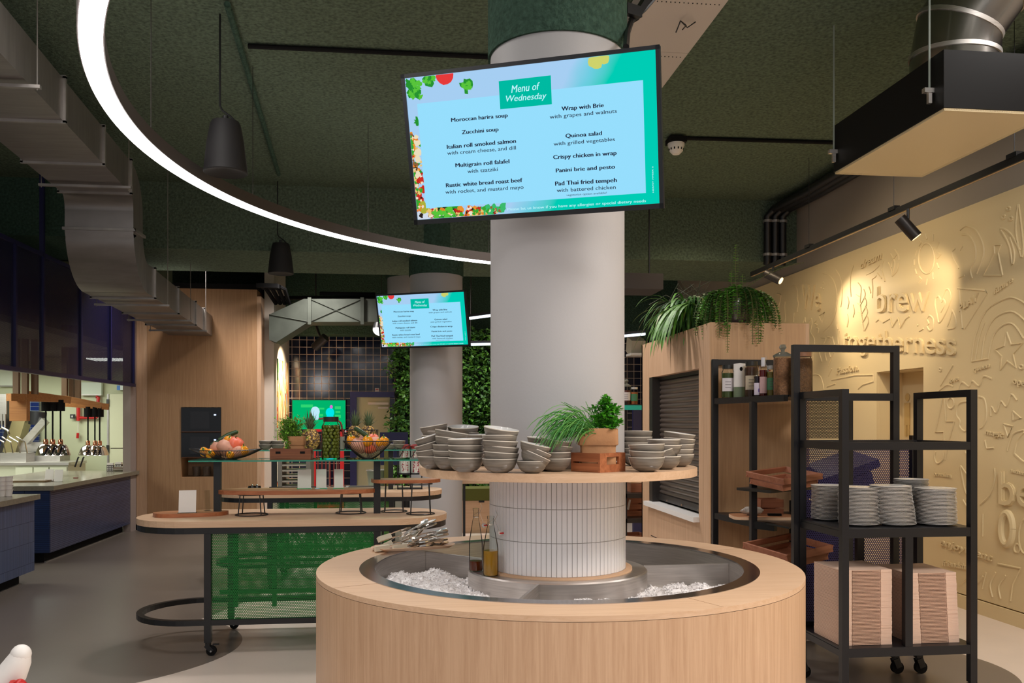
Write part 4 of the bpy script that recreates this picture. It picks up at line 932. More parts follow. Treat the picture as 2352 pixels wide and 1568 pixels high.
# bowls
def bowlproto():
    t = thing('bowl', 'grey-brown glazed bowl', 'bowl', (0, 0, 0))
    pr = [(0, .001), (.03, 0), (.034, .003), (.048, .009), (.060, .021), (.0675, .037), (.072, .055), (.0715, .058), (.0695, .058), (.0655, .037), (.058, .022), (.046, .012), (.02, .007), (0, .006)]
    MB().lathe(pr, 40, mats=[0]*6+[2]*2+[1]*5).build('bowl_body', [BOWLO, BOWLI, RIMW], t, True); return Proto(t)
BP = bowlproto(); ZS = 1.3575
rb = random.Random(11)
def bstack(px, D, n, lab, pitch=.027, sc=1.0, tilts=None, dz=0, top=''):
    c = R((px-CX)/F*D, D, ZS)
    for k in range(n):
        tx, ty = (tilts[k] if tilts and k < len(tilts) else (rb.uniform(-.03, .03), rb.uniform(-.03, .03)))
        pos = 'lowest' if k == 0 else ('topmost' if k == n-1 else ('second from bottom' if k == 1 else ('second from top' if k == n-2 else 'middle')))
        off = .0 if k == 0 else 1
        BP.put((c.x+off*rb.uniform(-.003, .003), c.y+off*rb.uniform(-.003, .003), ZS+k*pitch*sc+abs(ty)*.02+abs(tx)*.02), (tx, ty, rb.uniform(0, 6) if abs(tx)+abs(ty) < .05 else 0), f'grey-brown bowl, {pos} in {lab}', 'grey bowls on the round shelf', sc)
Z_ = (0, 0)
bstack(996, 3.80, 4, 'leftmost front stack', .029, .98, [Z_, (0, -.16), (.0, -.3), (0, -.3)])
bstack(1034, 3.71, 5, 'second front stack from left', .026, 1.0, [Z_, Z_, Z_, (0, .12), (.0, .16)])
bstack(1070, 3.58, 4, 'third front stack from left', .025, 1.02, [Z_, (0.06, .05), Z_, (-.02, .02)])
bstack(1148, 3.52, 6, 'tall front stack left of herb crate', .0235, 1.0, [Z_, (0, .07), (0, .08), (0, .05), (0, -.02), (.1, .13)])
bstack(1222, 3.49, 4, 'steeply tilted front stack', .024, .86, [Z_, (0, .42), (0, .38), (.05, .22)])
bstack(1274, 3.62, 4, 'stack behind the hanging chives', .027, .95, [Z_, Z_, (0, .1), (.12, .15)])
bstack(1001, 4.16, 7, 'back left stack', .024, .92, [Z_]*6+[(0, -.17)])
bstack(1064, 4.22, 6, 'back stack before the rear column', .023, 1.05, [Z_]*4+[(0, .05), (.12, 0)])
bstack(1105, 4.10, 5, 'short stack behind the tall one', .024, .95)
bstack(1245, 3.66, 5, 'stack behind the tilted bowls', .024, .9, [Z_]*4+[(.05, .05)])
bstack(1485, 3.60, 3, 'right front stack beside crate', .025, 1.04, [Z_, (0, -.03), (.04, 0)])
bstack(1526, 3.78, 4, 'middle stack at shelf\'s right end', .024, 1.0, [Z_, (0, -.25), (0, .0), Z_])
bstack(1558, 4.00, 5, 'far right stack', .0235, 1.0, [Z_, Z_, (0, .04), (0, .08), (.05, .12)])
bstack(1462, 4.08, 5, 'back right stack behind parsley bag', .026, 1.0, [Z_]*4+[(0, -.04)])
# crate with a paper bag of chives and parsley
def crate(name, lab, p, rz, w, d, h, mat, cat='crate', slats=2, handle=True, flare=0, group=None, th=.01):
    t = thing(name, lab, cat, p, rz, group); M = WM[t.name]
    def bx(c, s): return MB().box(M@Vector(c), s, rz)
    mb = MB(); mb.box(M@Vector((0, 0, th/2)), (w, d, th), rz); mb.build('bottom', mat, t)
    gap = h*.08; sh_ = (h-gap*(slats-1))/slats
    for sy in (-1, 1):
        for k in range(slats):
            z = k*(sh_+gap)+sh_/2; fl = flare*(z/h)
            MB().box(M@Vector((0, sy*(d/2+fl-th/2), z)), (w+2*fl, th, sh_), rot=Euler((-sy*atan2(flare, h)*-1 if flare else 0, 0, rz))).build('side_slat', mat, t)
    for sx in (-1, 1):
        if handle:
            mb = MB(); x = sx*(w/2+th/2)
            for c, s in (((x, 0, h*.2), (th, d, h*.4)), ((x, 0, h*.9), (th, d, h*.2)), ((x, -d*.37, h*.6), (th, d*.26, h*.4)), ((x, d*.37, h*.6), (th, d*.26, h*.4))): mb.box(M@Vector(c), s, rz)
            mb.build('end_panel', mat, t)
        else:
            for k in range(slats):
                z = k*(sh_+gap)+sh_/2; fl = flare*(z/h)
                MB().box(M@Vector((sx*(w/2+fl-th/2), 0, z)), (th, d+2*fl, sh_), rot=Euler((0, sx*atan2(flare, h), rz))).build('end_slat', mat, t)
    return t
pc = R((1374-CX)/F*3.62, 3.62, ZS)
crate('wooden_crate', 'small brown wooden crate with a cut-out handle holding the potted herbs', (pc.x, pc.y, ZS), radians(-52), .135, .165, .078, ACAC, 'crate', 2)
def paperbag(name, lab, c, w, d, h, rz, z0, group=None, fold=True):
    t = thing(name, lab, 'paper bag', (c.x, c.y, z0), rz, group); M = WM[t.name]
    rn = random.Random(len(lab))
    def loop(z, k, j=.0): 
        pts = []; n = 36
        for i in range(n):
            a = 2*pi*i/n; q = max(abs(cos(a)), abs(sin(a)))**-.75
            pts.append(M@Vector((w/2*k*cos(a)*q*(1+rn.uniform(-j, j)), d/2*k*sin(a)*q*(1+rn.uniform(-j, j)), z+rn.uniform(-j, j)*.02)))
        return pts
    def shell(levels):
        mb = MB(); n = 36; vs = []
        for z, k, j in levels: vs += loop(z, k, j)
        mb.add(vs, [(i*n+q, i*n+(q+1) % n, (i+1)*n+(q+1) % n, (i+1)*n+q) for i in range(len(levels)-1) for q in range(n)]); return mb
    shell([(0, .9, 0), (.01, .97, .01), (h*.3, .96, .025), (h*.5, .93, .035), (h*.62, .97, .02), (h*.97, .97, .01)]).build('bag_body', KRAFT, t, True)
    if fold: shell([(h*.97, .95, .01), (h*1.0, .99, .008), (h*.99, 1.06, .008), (h*.6, 1.08, .012), (h*.58, 1.03, .01)]).build('folded_cuff', KRAFT, t, True)
    mb = MB(); mb.prism(loop(h*.85, .93), 0, .001) if False else None
    s = MB(); L = loop(h*.85, .93); s.add(L, [tuple(range(len(L)))]); s.build('soil', pm('soil', (52, 38, 28), .95), t)
    return t
bc = Vector((pc.x, pc.y, 0)); bz0 = ZS+.0105; bagh = .168
paperbag('paper_bag', 'crumpled brown paper bag with a folded cuff in the crate, planted with herbs', bc+Vector((0, .005, 0)), .155, .105, bagh, -.12, bz0)
zt_ = bz0+bagh*.9
# chives (left, drooping), parsley (right)
ch = thing('chives', 'long thin chives drooping left out of the paper bag over the bowls', 'herb', (bc.x-.04, bc.y, zt_)); rh = random.Random(5)
for sub in range(2):
    mb = MB()
    for k in range(85):
        b0 = Vector((bc.x-.035+rh.uniform(-.035, .045), bc.y+rh.uniform(-.04, .04), zt_-.02)); L = rh.uniform(.12, .30); out = rh.uniform(.35, 1.0); side = rh.uniform(-.45, .1)
        pts = []; d = Vector((-out*.9, side-.1, rh.uniform(.5, 1.2))).normalized(); p = b0.copy(); st = L/9
        for i in range(10):
            pts.append(p.copy()); p = p+d*st; d = (d+Vector((-.05*out, 0, -rh.uniform(.24, .44)*(1.1 if i > 2 else .5)))).normalized()
            if p.z < ZS+.03: break
        if len(pts) > 2: mb.tube(pts, [.0016]*(len(pts)-1)+[.0005], 4)
    for k in range(6 if sub else 10):
        b0 = Vector((bc.x-.01+rh.uniform(-.03, .03), bc.y, zt_)); e = Vector((rh.uniform(-.16, .06), rh.uniform(-.04, .02), rh.uniform(.08, .13))); mb.tube([b0, b0+e*.5+Vector((0, 0, .03)), b0+e], .0012, 4)
    mb.build('stalks', [pm('chive_green', (50, 118, 44), .5), pm('chive_light', (92, 150, 62), .5)][sub], ch)
pa_ = thing('parsley', 'bushy bright green flat-leaf parsley on the right of the paper bag', 'herb', (bc.x+.04, bc.y, zt_))
mb = MB(); ml = [MB(), MB()]
for k in range(105):
    b0 = Vector((bc.x+.03+rh.uniform(-.03, .035), bc.y+rh.uniform(-.03, .03), zt_-.02)); a = rh.uniform(0, 2*pi); rr_ = rh.uniform(0, .066)
    e = Vector((bc.x+.033+rr_*cos(a), bc.y+rr_*sin(a)*.8, zt_+rh.uniform(.015, .142)*(1-.35*(rr_/.066)**2)))
    mb.tube([b0, b0.lerp(e, .6)+Vector((0, 0, .012)), e], .001, 4)
    for q in range(9):
        dd = Vector((rh.uniform(-1, 1), rh.uniform(-1, 1), rh.uniform(-.3, .7))).normalized(); b1 = e+dd*rh.uniform(0, .010)
        for w_ in (-.7, 0, .7):
            d3 = (Matrix.Rotation(w_, 3, 'Z')@dd); ml[q % 2].leaf(b1, d3, (0, 0, 1), .018, .013)
mb.build('stems', pm('stem_green', (96, 150, 60), .5), pa_); ml[0].build('leaves', pm('parsley_green', (88, 172, 38), .5), pa_); ml[1].build('leaves', pm('parsley_deep', (62, 138, 32), .5), pa_)
# tray of tongs
pt = G(950, 1258, .9035); tr_ = thing('serving_tray', 'pale oval wooden tray of tongs on the back left of the island rim', 'tray', (pt.x, pt.y, .9035), .30)
M = WM[tr_.name]; mb = MB(); n = 40; prof = [(0, .0), (.9, .0), (1.0, .014), (.97, .016), (.88, .005), (0, .005)]; vs = []
for r, z in prof:
    for k in range(n):
        a = 2*pi*k/n; q = max(abs(cos(a)), abs(sin(a)))**-.45; vs.append(M@Vector((.225*r*cos(a)*q, .10*r*sin(a)*q, z)))
mb.add(vs, [(i*n+k, i*n+(k+1) % n, (i+1)*n+(k+1) % n, (i+1)*n+k) for i in range(len(prof)-1) for k in range(n)]); mb.build('tray_body', pm('tray_beige', (208, 172, 142), .5), tr_, True)
def tongs(kind, rnd):
    t = thing('serving_tongs', 'x', 'tongs', (0, 0, 0))
    for s in (-1, 1):
        mb = MB(); L = .2
        pts = [(-L/2, 0, 0), (-L/4, 0, s*.008), (0, 0, s*.013), (L/4, 0, s*.014), (L*.42, 0, s*.011)]
        mb.bar(pts[0], pts[1], .018, .0025).bar(pts[1], pts[2], .018, .0025).bar(pts[2], pts[3], .016, .0025)
        # scalloped head
        hd_ = []; n = 12
        for k in range(n): a = 2*pi*k/n; hd_.append((L*.36+.035*cos(a), (.018+.003*(k % 2))*sin(a)))
        mb.add([(x, y, s*.013) for x, y in hd_]+[(x, y, s*.006) for x, y in hd_]+[(L*.36, 0, s*.017)], [(k, (k+1) % n, n+(k+1) % n, n+k) for k in range(n)]+[((k+1) % n, k, 2*n) for k in range(n)])
        mb.build('arm', TONGM, t)
    if kind: MB().box((-.065, 0, 0), (.075, .024, .026)).build('grip', pm('cream_grip', (222, 212, 190), .5), t)
    else: MB().box((-.1, 0, 0), (.008, .02, .01)).build('hinge', TONGM, t)
    return Proto(t)
TG = [tongs(1, 0), tongs(0, 0)]; rt = random.Random(9)
spots = [(-.12, -.045, .02, 1, .1), (-.03, -.055, .022, 1, .15), (-.10, .0, .045, 1, .35), (-.09, .04, .07, 1, .3), (.06, -.03, .02, 0, .3), (.09, .0, .02, 0, .1), (.04, .02, .05, 0, -.2), (.07, .03, .03, 0, .4), (.0, .01, .085, 0, .6), (.03, -.01, .105, 0, .25), (.08, -.01, .065, 0, -.1), (-.02, .045, .04, 0, .5), (.05, .04, .09, 0, .9), (.10, .02, .05, 0, .2)]
ww = ['at the front left of the tray', 'front middle of the tray', 'second layer on the left', 'at the back left of the tray', 'low right of centre', 'at the right end', 'crossing the middle', 'back right', 'tipped up over the pile', 'on top of the pile', 'upper right of the pile', 'behind the cream grips', 'sticking up at the back', 'right behind the end one']
for i, (x, y, z, k, a) in enumerate(spots):
    q = M@Vector((x, y, z)); TG[0 if k else 1].put(q, (rt.uniform(-.5, .5), -rt.uniform(.0, .35) if z > .04 else -.05, .30+a), ('cream-handled' if k else 'chrome')+' serving tongs '+ww[i], 'tongs on the island tray')
# ================================================================= BUFFET CARTS
def stadium(x0, x1, yc, r, n=20):
    pts = []
    for k in range(n+1): a = pi/2+pi*k/n; pts.append((x0+r+r*cos(a), yc+r*sin(a)))
    for k in range(n+1): a = -pi/2+pi*k/n; pts.append((x1-r+r*cos(a), yc+r*sin(a)))
    return pts
def cart(x0, yf, lab, full=True):
    """x0 left end, yf = y of the front edge"""
    W_, Dp = 2.17, .82; x1 = x0+W_; yc = yf+Dp/2; r = Dp/2; zt = .9
    t = thing('buffet_cart', lab, 'buffet cart', ((x0+x1)/2, yc, 0), 0, 'buffet carts')
    MB().prism(stadium(x0, x1, yc, r), zt-.042, zt).build('tabletop', OAKH, t)
    po = stadium(x0+.012, x1-.012, yc, r-.012); 
    mb = MB(); mb.strip([(p[0], p[1], zt-.063) for p in po], .012, .042, True)
    mb.prism(stadium(x0+.02, x1-.02, yc, r-.02), zt-.05, zt-.0425); mb.build('apron', BLACK, t)
    lx0, lx1 = x0+.56, x0+.56+1.12; g = .045
    for x in (lx0, lx1):
        for y in (yf+.023, yf+Dp-.03):
            MB().bb(x-g/2, x+g/2, y-g/2, y+g/2, .09, zt-.084).build('leg', BLACK, t)
            c = thing('caster', None, None); bpy.data.objects.remove(c)
            cs = MB().cyl((x, y), .02, .07, .09, 16).bar((x-.012, y+.018, .075), (x+.03, y+.018, .03), .006, .03).bar((x-.012, y-.018, .075), (x+.03, y-.018, .03), .006, .03).box((x+.05, y, .075), (.04, .02, .01)).build('caster', BLACK, t)
            MB().tube([(x+.022, y-.013, .033), (x+.022, y+.013, .033)], .033, 20).build('wheel', BLACKM, cs, True)
            MB().tube([(x+.022, y-.024, .033), (x+.022, y+.024, .033)], .006, 10).build('axle_bolt', CHROME, cs)
    # low ring: closed band, rounded on the left end
    r2 = r-.023; ycc = yf+Dp/2
    pts = [(lx1, yf+.023, .222)]+[(x0+.02+r2-r2*sin(pi*k/24), ycc-r2*cos(pi*k/24), .222) for k in range(25)]+[(lx1, yf+Dp-.03, .222)]
    MB().strip(pts, .04, .036).build('low_rail', BLACK, t)
    pts = [(lx1, yf+.023, .222)]+[(x1-.02-r2+r2*sin(pi*k/24), ycc-r2*cos(pi*k/24), .222) for k in range(25)]+[(lx1, yf+Dp-.03, .222)]
    MB().strip(pts, .04, .036).build('low_rail', BLACK, t)
    for y in (yf+.03, yf+Dp-.05):
        MB().bb(lx0+g/2, lx1-g/2, y-.002, y+.002, .24, zt-.085).build('perforated_panel', PERFG, t)
    MB().bb(lx1+.01, lx1+.013, yf+.06, yf+Dp-.07, .24, zt-.085).build('perforated_panel', PERFGY, t)
    GP = pm('green_frame', (24, 120, 52), .5)
    mb = MB()
    for x in (lx0+.09, lx0+.36): mb.bb(x, x+.03, yf+.40, yf+.43, .24, zt-.09)
    mb.bb(lx0, lx1, yf+.38, yf+.40, .34, .37).bb(lx0, lx1, yf+.38, yf+.40, .56, .585); mb.build('inner_frame', GP, t)
    # glass upper shelf on two posts
    pc_ = [(lx0-.02, yc), (lx1-.015, yc)]
    zg = 1.296
    for x, y in pc_: MB().bb(x-.024, x+.024, y-.022, y+.022, zt, zg-.012).build('post', BLACK, t)
    MB().bb(lx0-.18, lx1+.30, yc-.165, yc+.215, zg-.01, zg).build('glass_shelf', GLASSG, t)
    xa, xb, ya, yb = lx0-.18, lx1+.30, yc-.165, yc+.215
    MB().bb(xa-.002, xb+.002, ya-.002, ya, zg-.01, zg).bb(xa-.002, xb+.002, yb, yb+.002, zg-.01, zg).bb(xa-.002, xa, ya, yb, zg-.01, zg).bb(xb, xb+.002, ya, yb, zg-.01, zg).build('glass_edge', GEDGE, t)
    return dict(t=t, x0=x0, x1=x1, yc=yc, yf=yf, lx0=lx0, lx1=lx1, zg=zg+.0005, zt=zt+.0005)
fx = R((478-CX)/F*5.83, 5.83)
K1 = cart(fx.x-.56, fx.y-.023, 'front buffet cart with green perforated sides and a glass upper shelf')
K2 = cart(YR(1015, 1140, 8.7).x-2.17, 8.29, 'rear buffet cart behind the first, carrying pineapples and drums')
# things on the front cart ----------------------------------------------------
def board(name, lab, c, w, d, th, z, rz=0, mat=None, p=2.6, wob=.0, group=None):
    t = thing(name, lab, 'serving board', (c.x, c.y, z), rz, group); M = WM[t.name]; rn = random.Random(int(w*1000))
    n = 44; pts = []
    for i in range(n):
        a = 2*pi*i/n; q = (abs(cos(a))**p+abs(sin(a))**p)**(-1/p); q *= 1+wob*sin(3*a+1)+wob*.6*sin(5*a)
        v = M@Vector((w/2*cos(a)*q, d/2*sin(a)*q, 0)); pts.append((v.x, v.y))
    MB().prism(pts, z, z+th).build('plank', mat or ACAC, t)
    MB().prism([(c.x+(x-c.x)*.992, c.y+(y-c.y)*.992) for x, y in pts], z+th, z+th+.001).build('top_face', wood('board_face', (190, 134, 96), (150, 94, 60), 'x', .4, .4), t)
    return t
yc = K1['yc']
def at(px, y, z=0): p = YR(px, 1000, y); return Vector((p.x, p.y, z))
b1 = G(430, 1184, .9); board('serving_board', 'rounded acacia board with a sign on the left end of the front cart', Vector((b1.x+.02, b1.y, 0)), .50, .25, .026, K1['zt'], .18, None, 2.3, .03)
b2 = at(682, yc); zb = 1.052
board('serving_board', 'long oval acacia board bridging two wire risers on the front cart', b2, 1.11, .30, .028, zb, -.01, None, 2.6, .01)
b3 = at(930, yc+.02); board('serving_board', 'acacia board on two tall wire risers at the right end of the front cart', b3, .50, .26, .024, 1.122, -.06, None, 2.5, .03)
b2p = at(505, yc-.12)
def riser(c, z0, z1, r0, r1, lab, n=4):
    t = thing('wire_riser', lab, 'riser', (c.x, c.y, z0), 0, 'black wire risers')
    def rg(r, z): return [(c.x+r*cos(2*pi*k/28), c.y+r*sin(2*pi*k/28), z) for k in range(28)]
    MB().tube(rg(r0, z0+.004), .004, 6, True).build('base_ring', BLACK, t, True); MB().tube(rg(r1, z1-.004), .004, 6, True).build('top_ring', BLACK, t, True)
    for k in range(n):
        a = 2*pi*(k+.5)/n; MB().tube([(c.x+r0*cos(a), c.y+r0*sin(a), z0+.004), (c.x+r1*cos(a), c.y+r1*sin(a), z1-.004)], .0042, 6).build('leg', BLACK, t)
riser(at(578, yc-.03), K1['zt'], zb, .112, .095, 'low black wire riser under the left end of the long board')
riser(at(806, yc+.02), K1['zt'], zb, .108, .092, 'low black wire riser under the right end of the long board')
riser(at(905, yc+.09), K1['zt'], 1.122, .095, .085, 'taller wire riser at the left under the right-hand board')
riser(at(966, yc-.10), K1['zt'], 1.122, .10, .085, 'taller wire riser at the right under the right-hand board')
def signcard(p, w, h, rz, lean, lab, clear=False, group='upright sign holders'):
    t = thing('sign_holder', lab, 'sign holder', p, rz, group); M = WM[t.name]
    M2 = M@Matrix.Rotation(lean, 4, 'X')
    mb = MB(); mb.box((0, 0, h/2+.004), (w, .003, h)); mb.v = [M2@v for v in mb.v]; mb.build('sign_face', ACRYL if clear else PAPERW, t)
    MB().box(M@Vector((0, .01, .002)), (w+.01, .05, .003), rz).build('foot', ACRYL, t)
zb1 = K1['zt']+.0275
signcard(at(430, yc-.11, zb1), .115, .155, .12, -.18, 'white upright sign on the small board at the left end of the front cart')
signcard(at(478, yc+.02, zb1), .035, .145, .5, -.2, 'clear acrylic stand beside the left post of the front cart', True)
signcard(at(699, yc, zb+.0295), .095, .138, .1, -.2, 'white upright sign on the long board, left and largest of the three')
signcard(at(738, yc, zb+.0295), .072, .138, .1, -.22, 'white upright sign on the long board, middle of the three')
signcard(at(778, yc, zb+.0295), .066, .138, .1, -.24, 'white upright sign on the long board, right of the three')
ZG = K1['zg']
# vegetables
def pumpkin(r, col, nm, lob=9, fl=.75):
    t = thing(nm, 'x', nm.replace('_', ' '), (0, 0, 0))
    MB().ball((0, 0, 0), r, 36, 14, (1, 1, fl), fn=lambda a, q: (1-.07*abs(sin(a*lob/2+.5))*sin(q)) ).build('flesh', pm(nm+'_skin', col, .45, noise=.12, nscale=12), t, True)
    MB().tube([(0, 0, r*fl*.85), (.004, 0, r*fl*1.1), (.012, 0, r*fl*1.22)], [.006, .005, .006], 7).build('stalk', pm('stalk', (110, 100, 50), .7), t, True)
    return Proto(t)
def potato():
    t = thing('sweet_potato', 'x', 'sweet potato', (0, 0, 0))
    MB().ball((0, 0, 0), .06, 20, 12, (1.15, .9, .82), fn=lambda a, q: 1+.06*sin(a*2+q*3)).build('skin', pm('potato_skin', (206, 148, 124), .6, noise=.12, nscale=16, bump=.1, bscale=40), t, True)
    mb = MB()
    for k in range(5): a = k*1.3; mb.ball((.062*cos(a)*.95, .05*sin(a), .02*sin(k*2)), .004, 6, 4)
    mb.build('eyes', pm('potato_eye', (150, 96, 78), .8), t); return Proto(t)
def pepper():
    t = thing('bell_pepper', 'x', 'bell pepper', (0, 0, 0))
    MB().ball((0, 0, 0), .038, 28, 14, (1, 1, 1.05), fn=lambda a, q: 1-.12*abs(sin(a*1.5))*sin(q)-.12*(q < .4)).build('flesh', pm('pepper_skin', (244, 158, 22), .22, coat=.4), t, True)
    MB().lathe([(0, .034), (.012, .034), (.004, .038), (.0035, .055), (0, .055)], 8).build('stalk', pm('pepper_stalk', (86, 128, 40), .5), t); return Proto(t)
def cucumber():
    t = thing('cucumber', 'x', 'cucumber', (0, 0, 0))
    MB().tube([(-.09, 0, 0), (-.08, 0, .004), (0, 0, .01), (.075, 0, .004), (.085, 0, 0)], [.006, .018, .021, .018, .007], 14).build('skin', pm('cucumber_skin', (34, 66, 26), .4, noise=.3, nscale=40), t, True)
    MB().ball((.086, 0, 0), .006, 8, 6).build('tip', pm('cucumber_tip', (150, 160, 80), .6), t); return Proto(t)
PU = pumpkin(.075, (232, 106, 74), 'pumpkin'); PO = potato(); PE = pepper(); CU = cucumber()
# wide platter
pl = at(520, yc+.02, ZG); t = thing('wire_platter', 'wide shallow black wire platter of pumpkins and peppers on the left of the glass shelf', 'wire bowl', pl)
def wirebowl(t, c, Rx, Ry, h, r0, n, curve, rimcurve=0, up=0):
    mb = MB()
    for k in range(n):
        a = 2*pi*k/n; pts = []
        for i in range(8):
            u = i/7; rx = r0+(Rx-r0)*u; ry = r0+(Ry-r0)*u; z = .004+h*u**curve+up*u*(abs(cos(a))**3)
            pts.append((c.x+rx*cos(a), c.y+ry*sin(a), c.z+z))
        mb.tube(pts, .0017, 4)
    mb.build('wires', BLACK, t)
    rim = [(c.x+Rx*cos(2*pi*k/60), c.y+Ry*sin(2*pi*k/60), c.z+.004+h+up*abs(cos(2*pi*k/60))**3) for k in range(60)]
    MB().tube(rim, .003, 6, True).build('rim', BLACK, t, True)
    MB().lathe([(0, 0), (r0, 0), (r0, .005), (0, .005)], 24, c).build('base_disc', BLACK, t)
wirebowl(t, pl, .255, .13, .06, .075, 76, 1.5, 0, .012)
def veg(P, c, x, y, z, lab, g, rot=(0, 0, 0), sc=1): P.put((c.x+x, c.y+y, c.z+z), rot, lab, g, sc)
g = 'vegetables on the wire platter'
veg(PU, pl, .05, .02, .105, 'orange-red pumpkin at the top right of the wire platter heap', g, (.3, .2, 0))
for x, y, z, r_, s_, l in ((-.055, .03, .078, (0, .3, .3), 1, 'behind the left peppers on the wire platter'), (.0, -.035, .082, (0, .8, 0), 1.0, 'round one at the front centre of the wire platter'), (.075, -.03, .052, (0, -.3, -.2), .85, 'long one low on the right of the wire platter'), (-.0, .03, .145, (0, -.2, .3), .62, 'small one on top of the wire platter heap'), (-.12, .03, .045, (0, 0, 0), .6, 'far left on the wire platter')):
    veg(PO, pl, x, y, z, 'pinkish sweet potato, '+l, g, r_, s_)
for x, y, z, r_, s_, l in ((-.15, -.02, .055, (.9, 0, 0), .95, 'leftmost on the wire platter'), (-.10, -.055, .042, (1.2, .3, 0), .95, 'front left with its stalk showing on the wire platter'), (.01, .0, .135, (.4, .5, 0), .9, 'on top of the wire platter heap'), (.125, -.03, .062, (.2, 0, 0), .95, 'rightmost upright on the wire platter'), (.04, -.07, .036, (1, 0, 0), .8, 'low front centre of the wire platter')):
    veg(PE, pl, x, y, z, 'yellow-orange bell pepper, '+l, g, r_, s_)
veg(CU, pl, .01, .03, .165, 'dark green cucumber lying on top of the wire platter heap', g, (0, -.45, .3), .85)
veg(CU, pl, -.06, .02, .12, 'dark green cucumber half buried at the upper left of the wire platter heap', g, (0, -.35, .2), .6)
# wire bowl
wb = at(845, yc, ZG); t = thing('wire_bowl', 'deep black wire bowl of vegetables over the right post of the glass shelf', 'wire bowl', wb)
wirebowl(t, wb, .178, .15, .125, .045, 52, .55 if False else 1.25, 0, .0)
g = 'vegetables in the deep wire bowl'
veg(PU, wb, .01, .0, .085, 'orange-red pumpkin low in the deep wire bowl', g, (.2, 0, 0), .85)
veg(PU, wb, .035, .03, .145, 'pale orange pumpkin on top in the deep wire bowl', g, (.5, 0, 0), .62)
for x, y, z, s_, l in ((-.06, -.02, .095, 1.0, 'large one at the left front in the deep wire bowl'), (.07, -.01, .11, .9, 'behind the right pepper in the deep wire bowl'), (-.02, .05, .13, .8, 'back of the deep wire bowl')):
    veg(PO, wb, x, y, z, 'pinkish sweet potato, '+l, g, (0, .5, .2), s_)
for x, y, z, s_, l in ((-.12, .0, .135, 1.0, 'at the left rim of the deep wire bowl'), (0, -.07, .13, 1.05, 'front centre of the deep wire bowl'), (.115, -.02, .125, 1.0, 'right rim of the deep wire bowl'), (.085, -.06, .12, .8, 'right of centre in the deep wire bowl')):
    veg(PE, wb, x, y, z, 'yellow-orange bell pepper, '+l, g, (.4, 0, 0), s_)
veg(CU, wb, -.035, .0, .175, 'grey-green cucumber sloping out of the deep wire bowl', g, (0, .65, .1), .9)
# herb crate on glass
hc = at(670, yc, ZG); crate('wooden_crate', 'dark wooden tray crate under the basil bag on the glass shelf', (hc.x, hc.y, ZG), 0, .265, .15, .076, CRATE2, 'crate', 1)
_c = bpy.data.objects.get('wooden_crate.001')
for sx in (-.085, .085): MB().box((hc.x+sx, hc.y-.0765, ZG+.05), (.034, .002, .016)).build('hand_hole', BLACKM, _c)
hb = Vector((hc.x+.035, hc.y, 0)); paperbag('paper_bag', 'brown paper bag of leafy herbs standing in the dark crate on the glass shelf', hb, .12, .1, .155, 0, ZG+.0105)
bt = thing('basil_plant', 'light green basil and mint spilling left out of the bag on the glass shelf', 'herb', (hb.x, hb.y, ZG+.16)); mb = MB(); m1, m2 = MB(), MB()
for k in range(230):
    b0 = Vector((hb.x-.03+rh.uniform(-.03, .05), hb.y+rh.uniform(-.03, .03), ZG+.145)); e = Vector((hb.x-.05+rh.gauss(0, .045), hb.y+rh.uniform(-.05, .05), ZG+rh.uniform(.15, .30)))
    if k < 14: e = Vector((hb.x+rh.uniform(-.11, .05), e.y, ZG+rh.uniform(.27, .35)))
    if 14 <= k < 34: e = Vector((hb.x-.075+rh.uniform(-.02, .02), hb.y-.06, ZG+rh.uniform(.04, .17)))
    mb.tube([b0, b0.lerp(e, .5)+Vector((0, 0, .02)), e], .001, 4)
    for q in range(7):
        p = b0.lerp(e, rh.uniform(.55, 1)); (m1 if q % 2 else m2).leaf(p, (rh.uniform(-1, 1), rh.uniform(-1, 1), rh.uniform(-.4, .8)), (0, 0, 1), rh.uniform(.018, .032), .014)
mb.build('stems', pm('basil_stem', (110, 140, 70), .5), bt); m1.build('leaves', pm('basil_light', (142, 196, 72), .5), bt); m2.build('leaves', pm('basil_mid', (110, 162, 58), .5), bt)
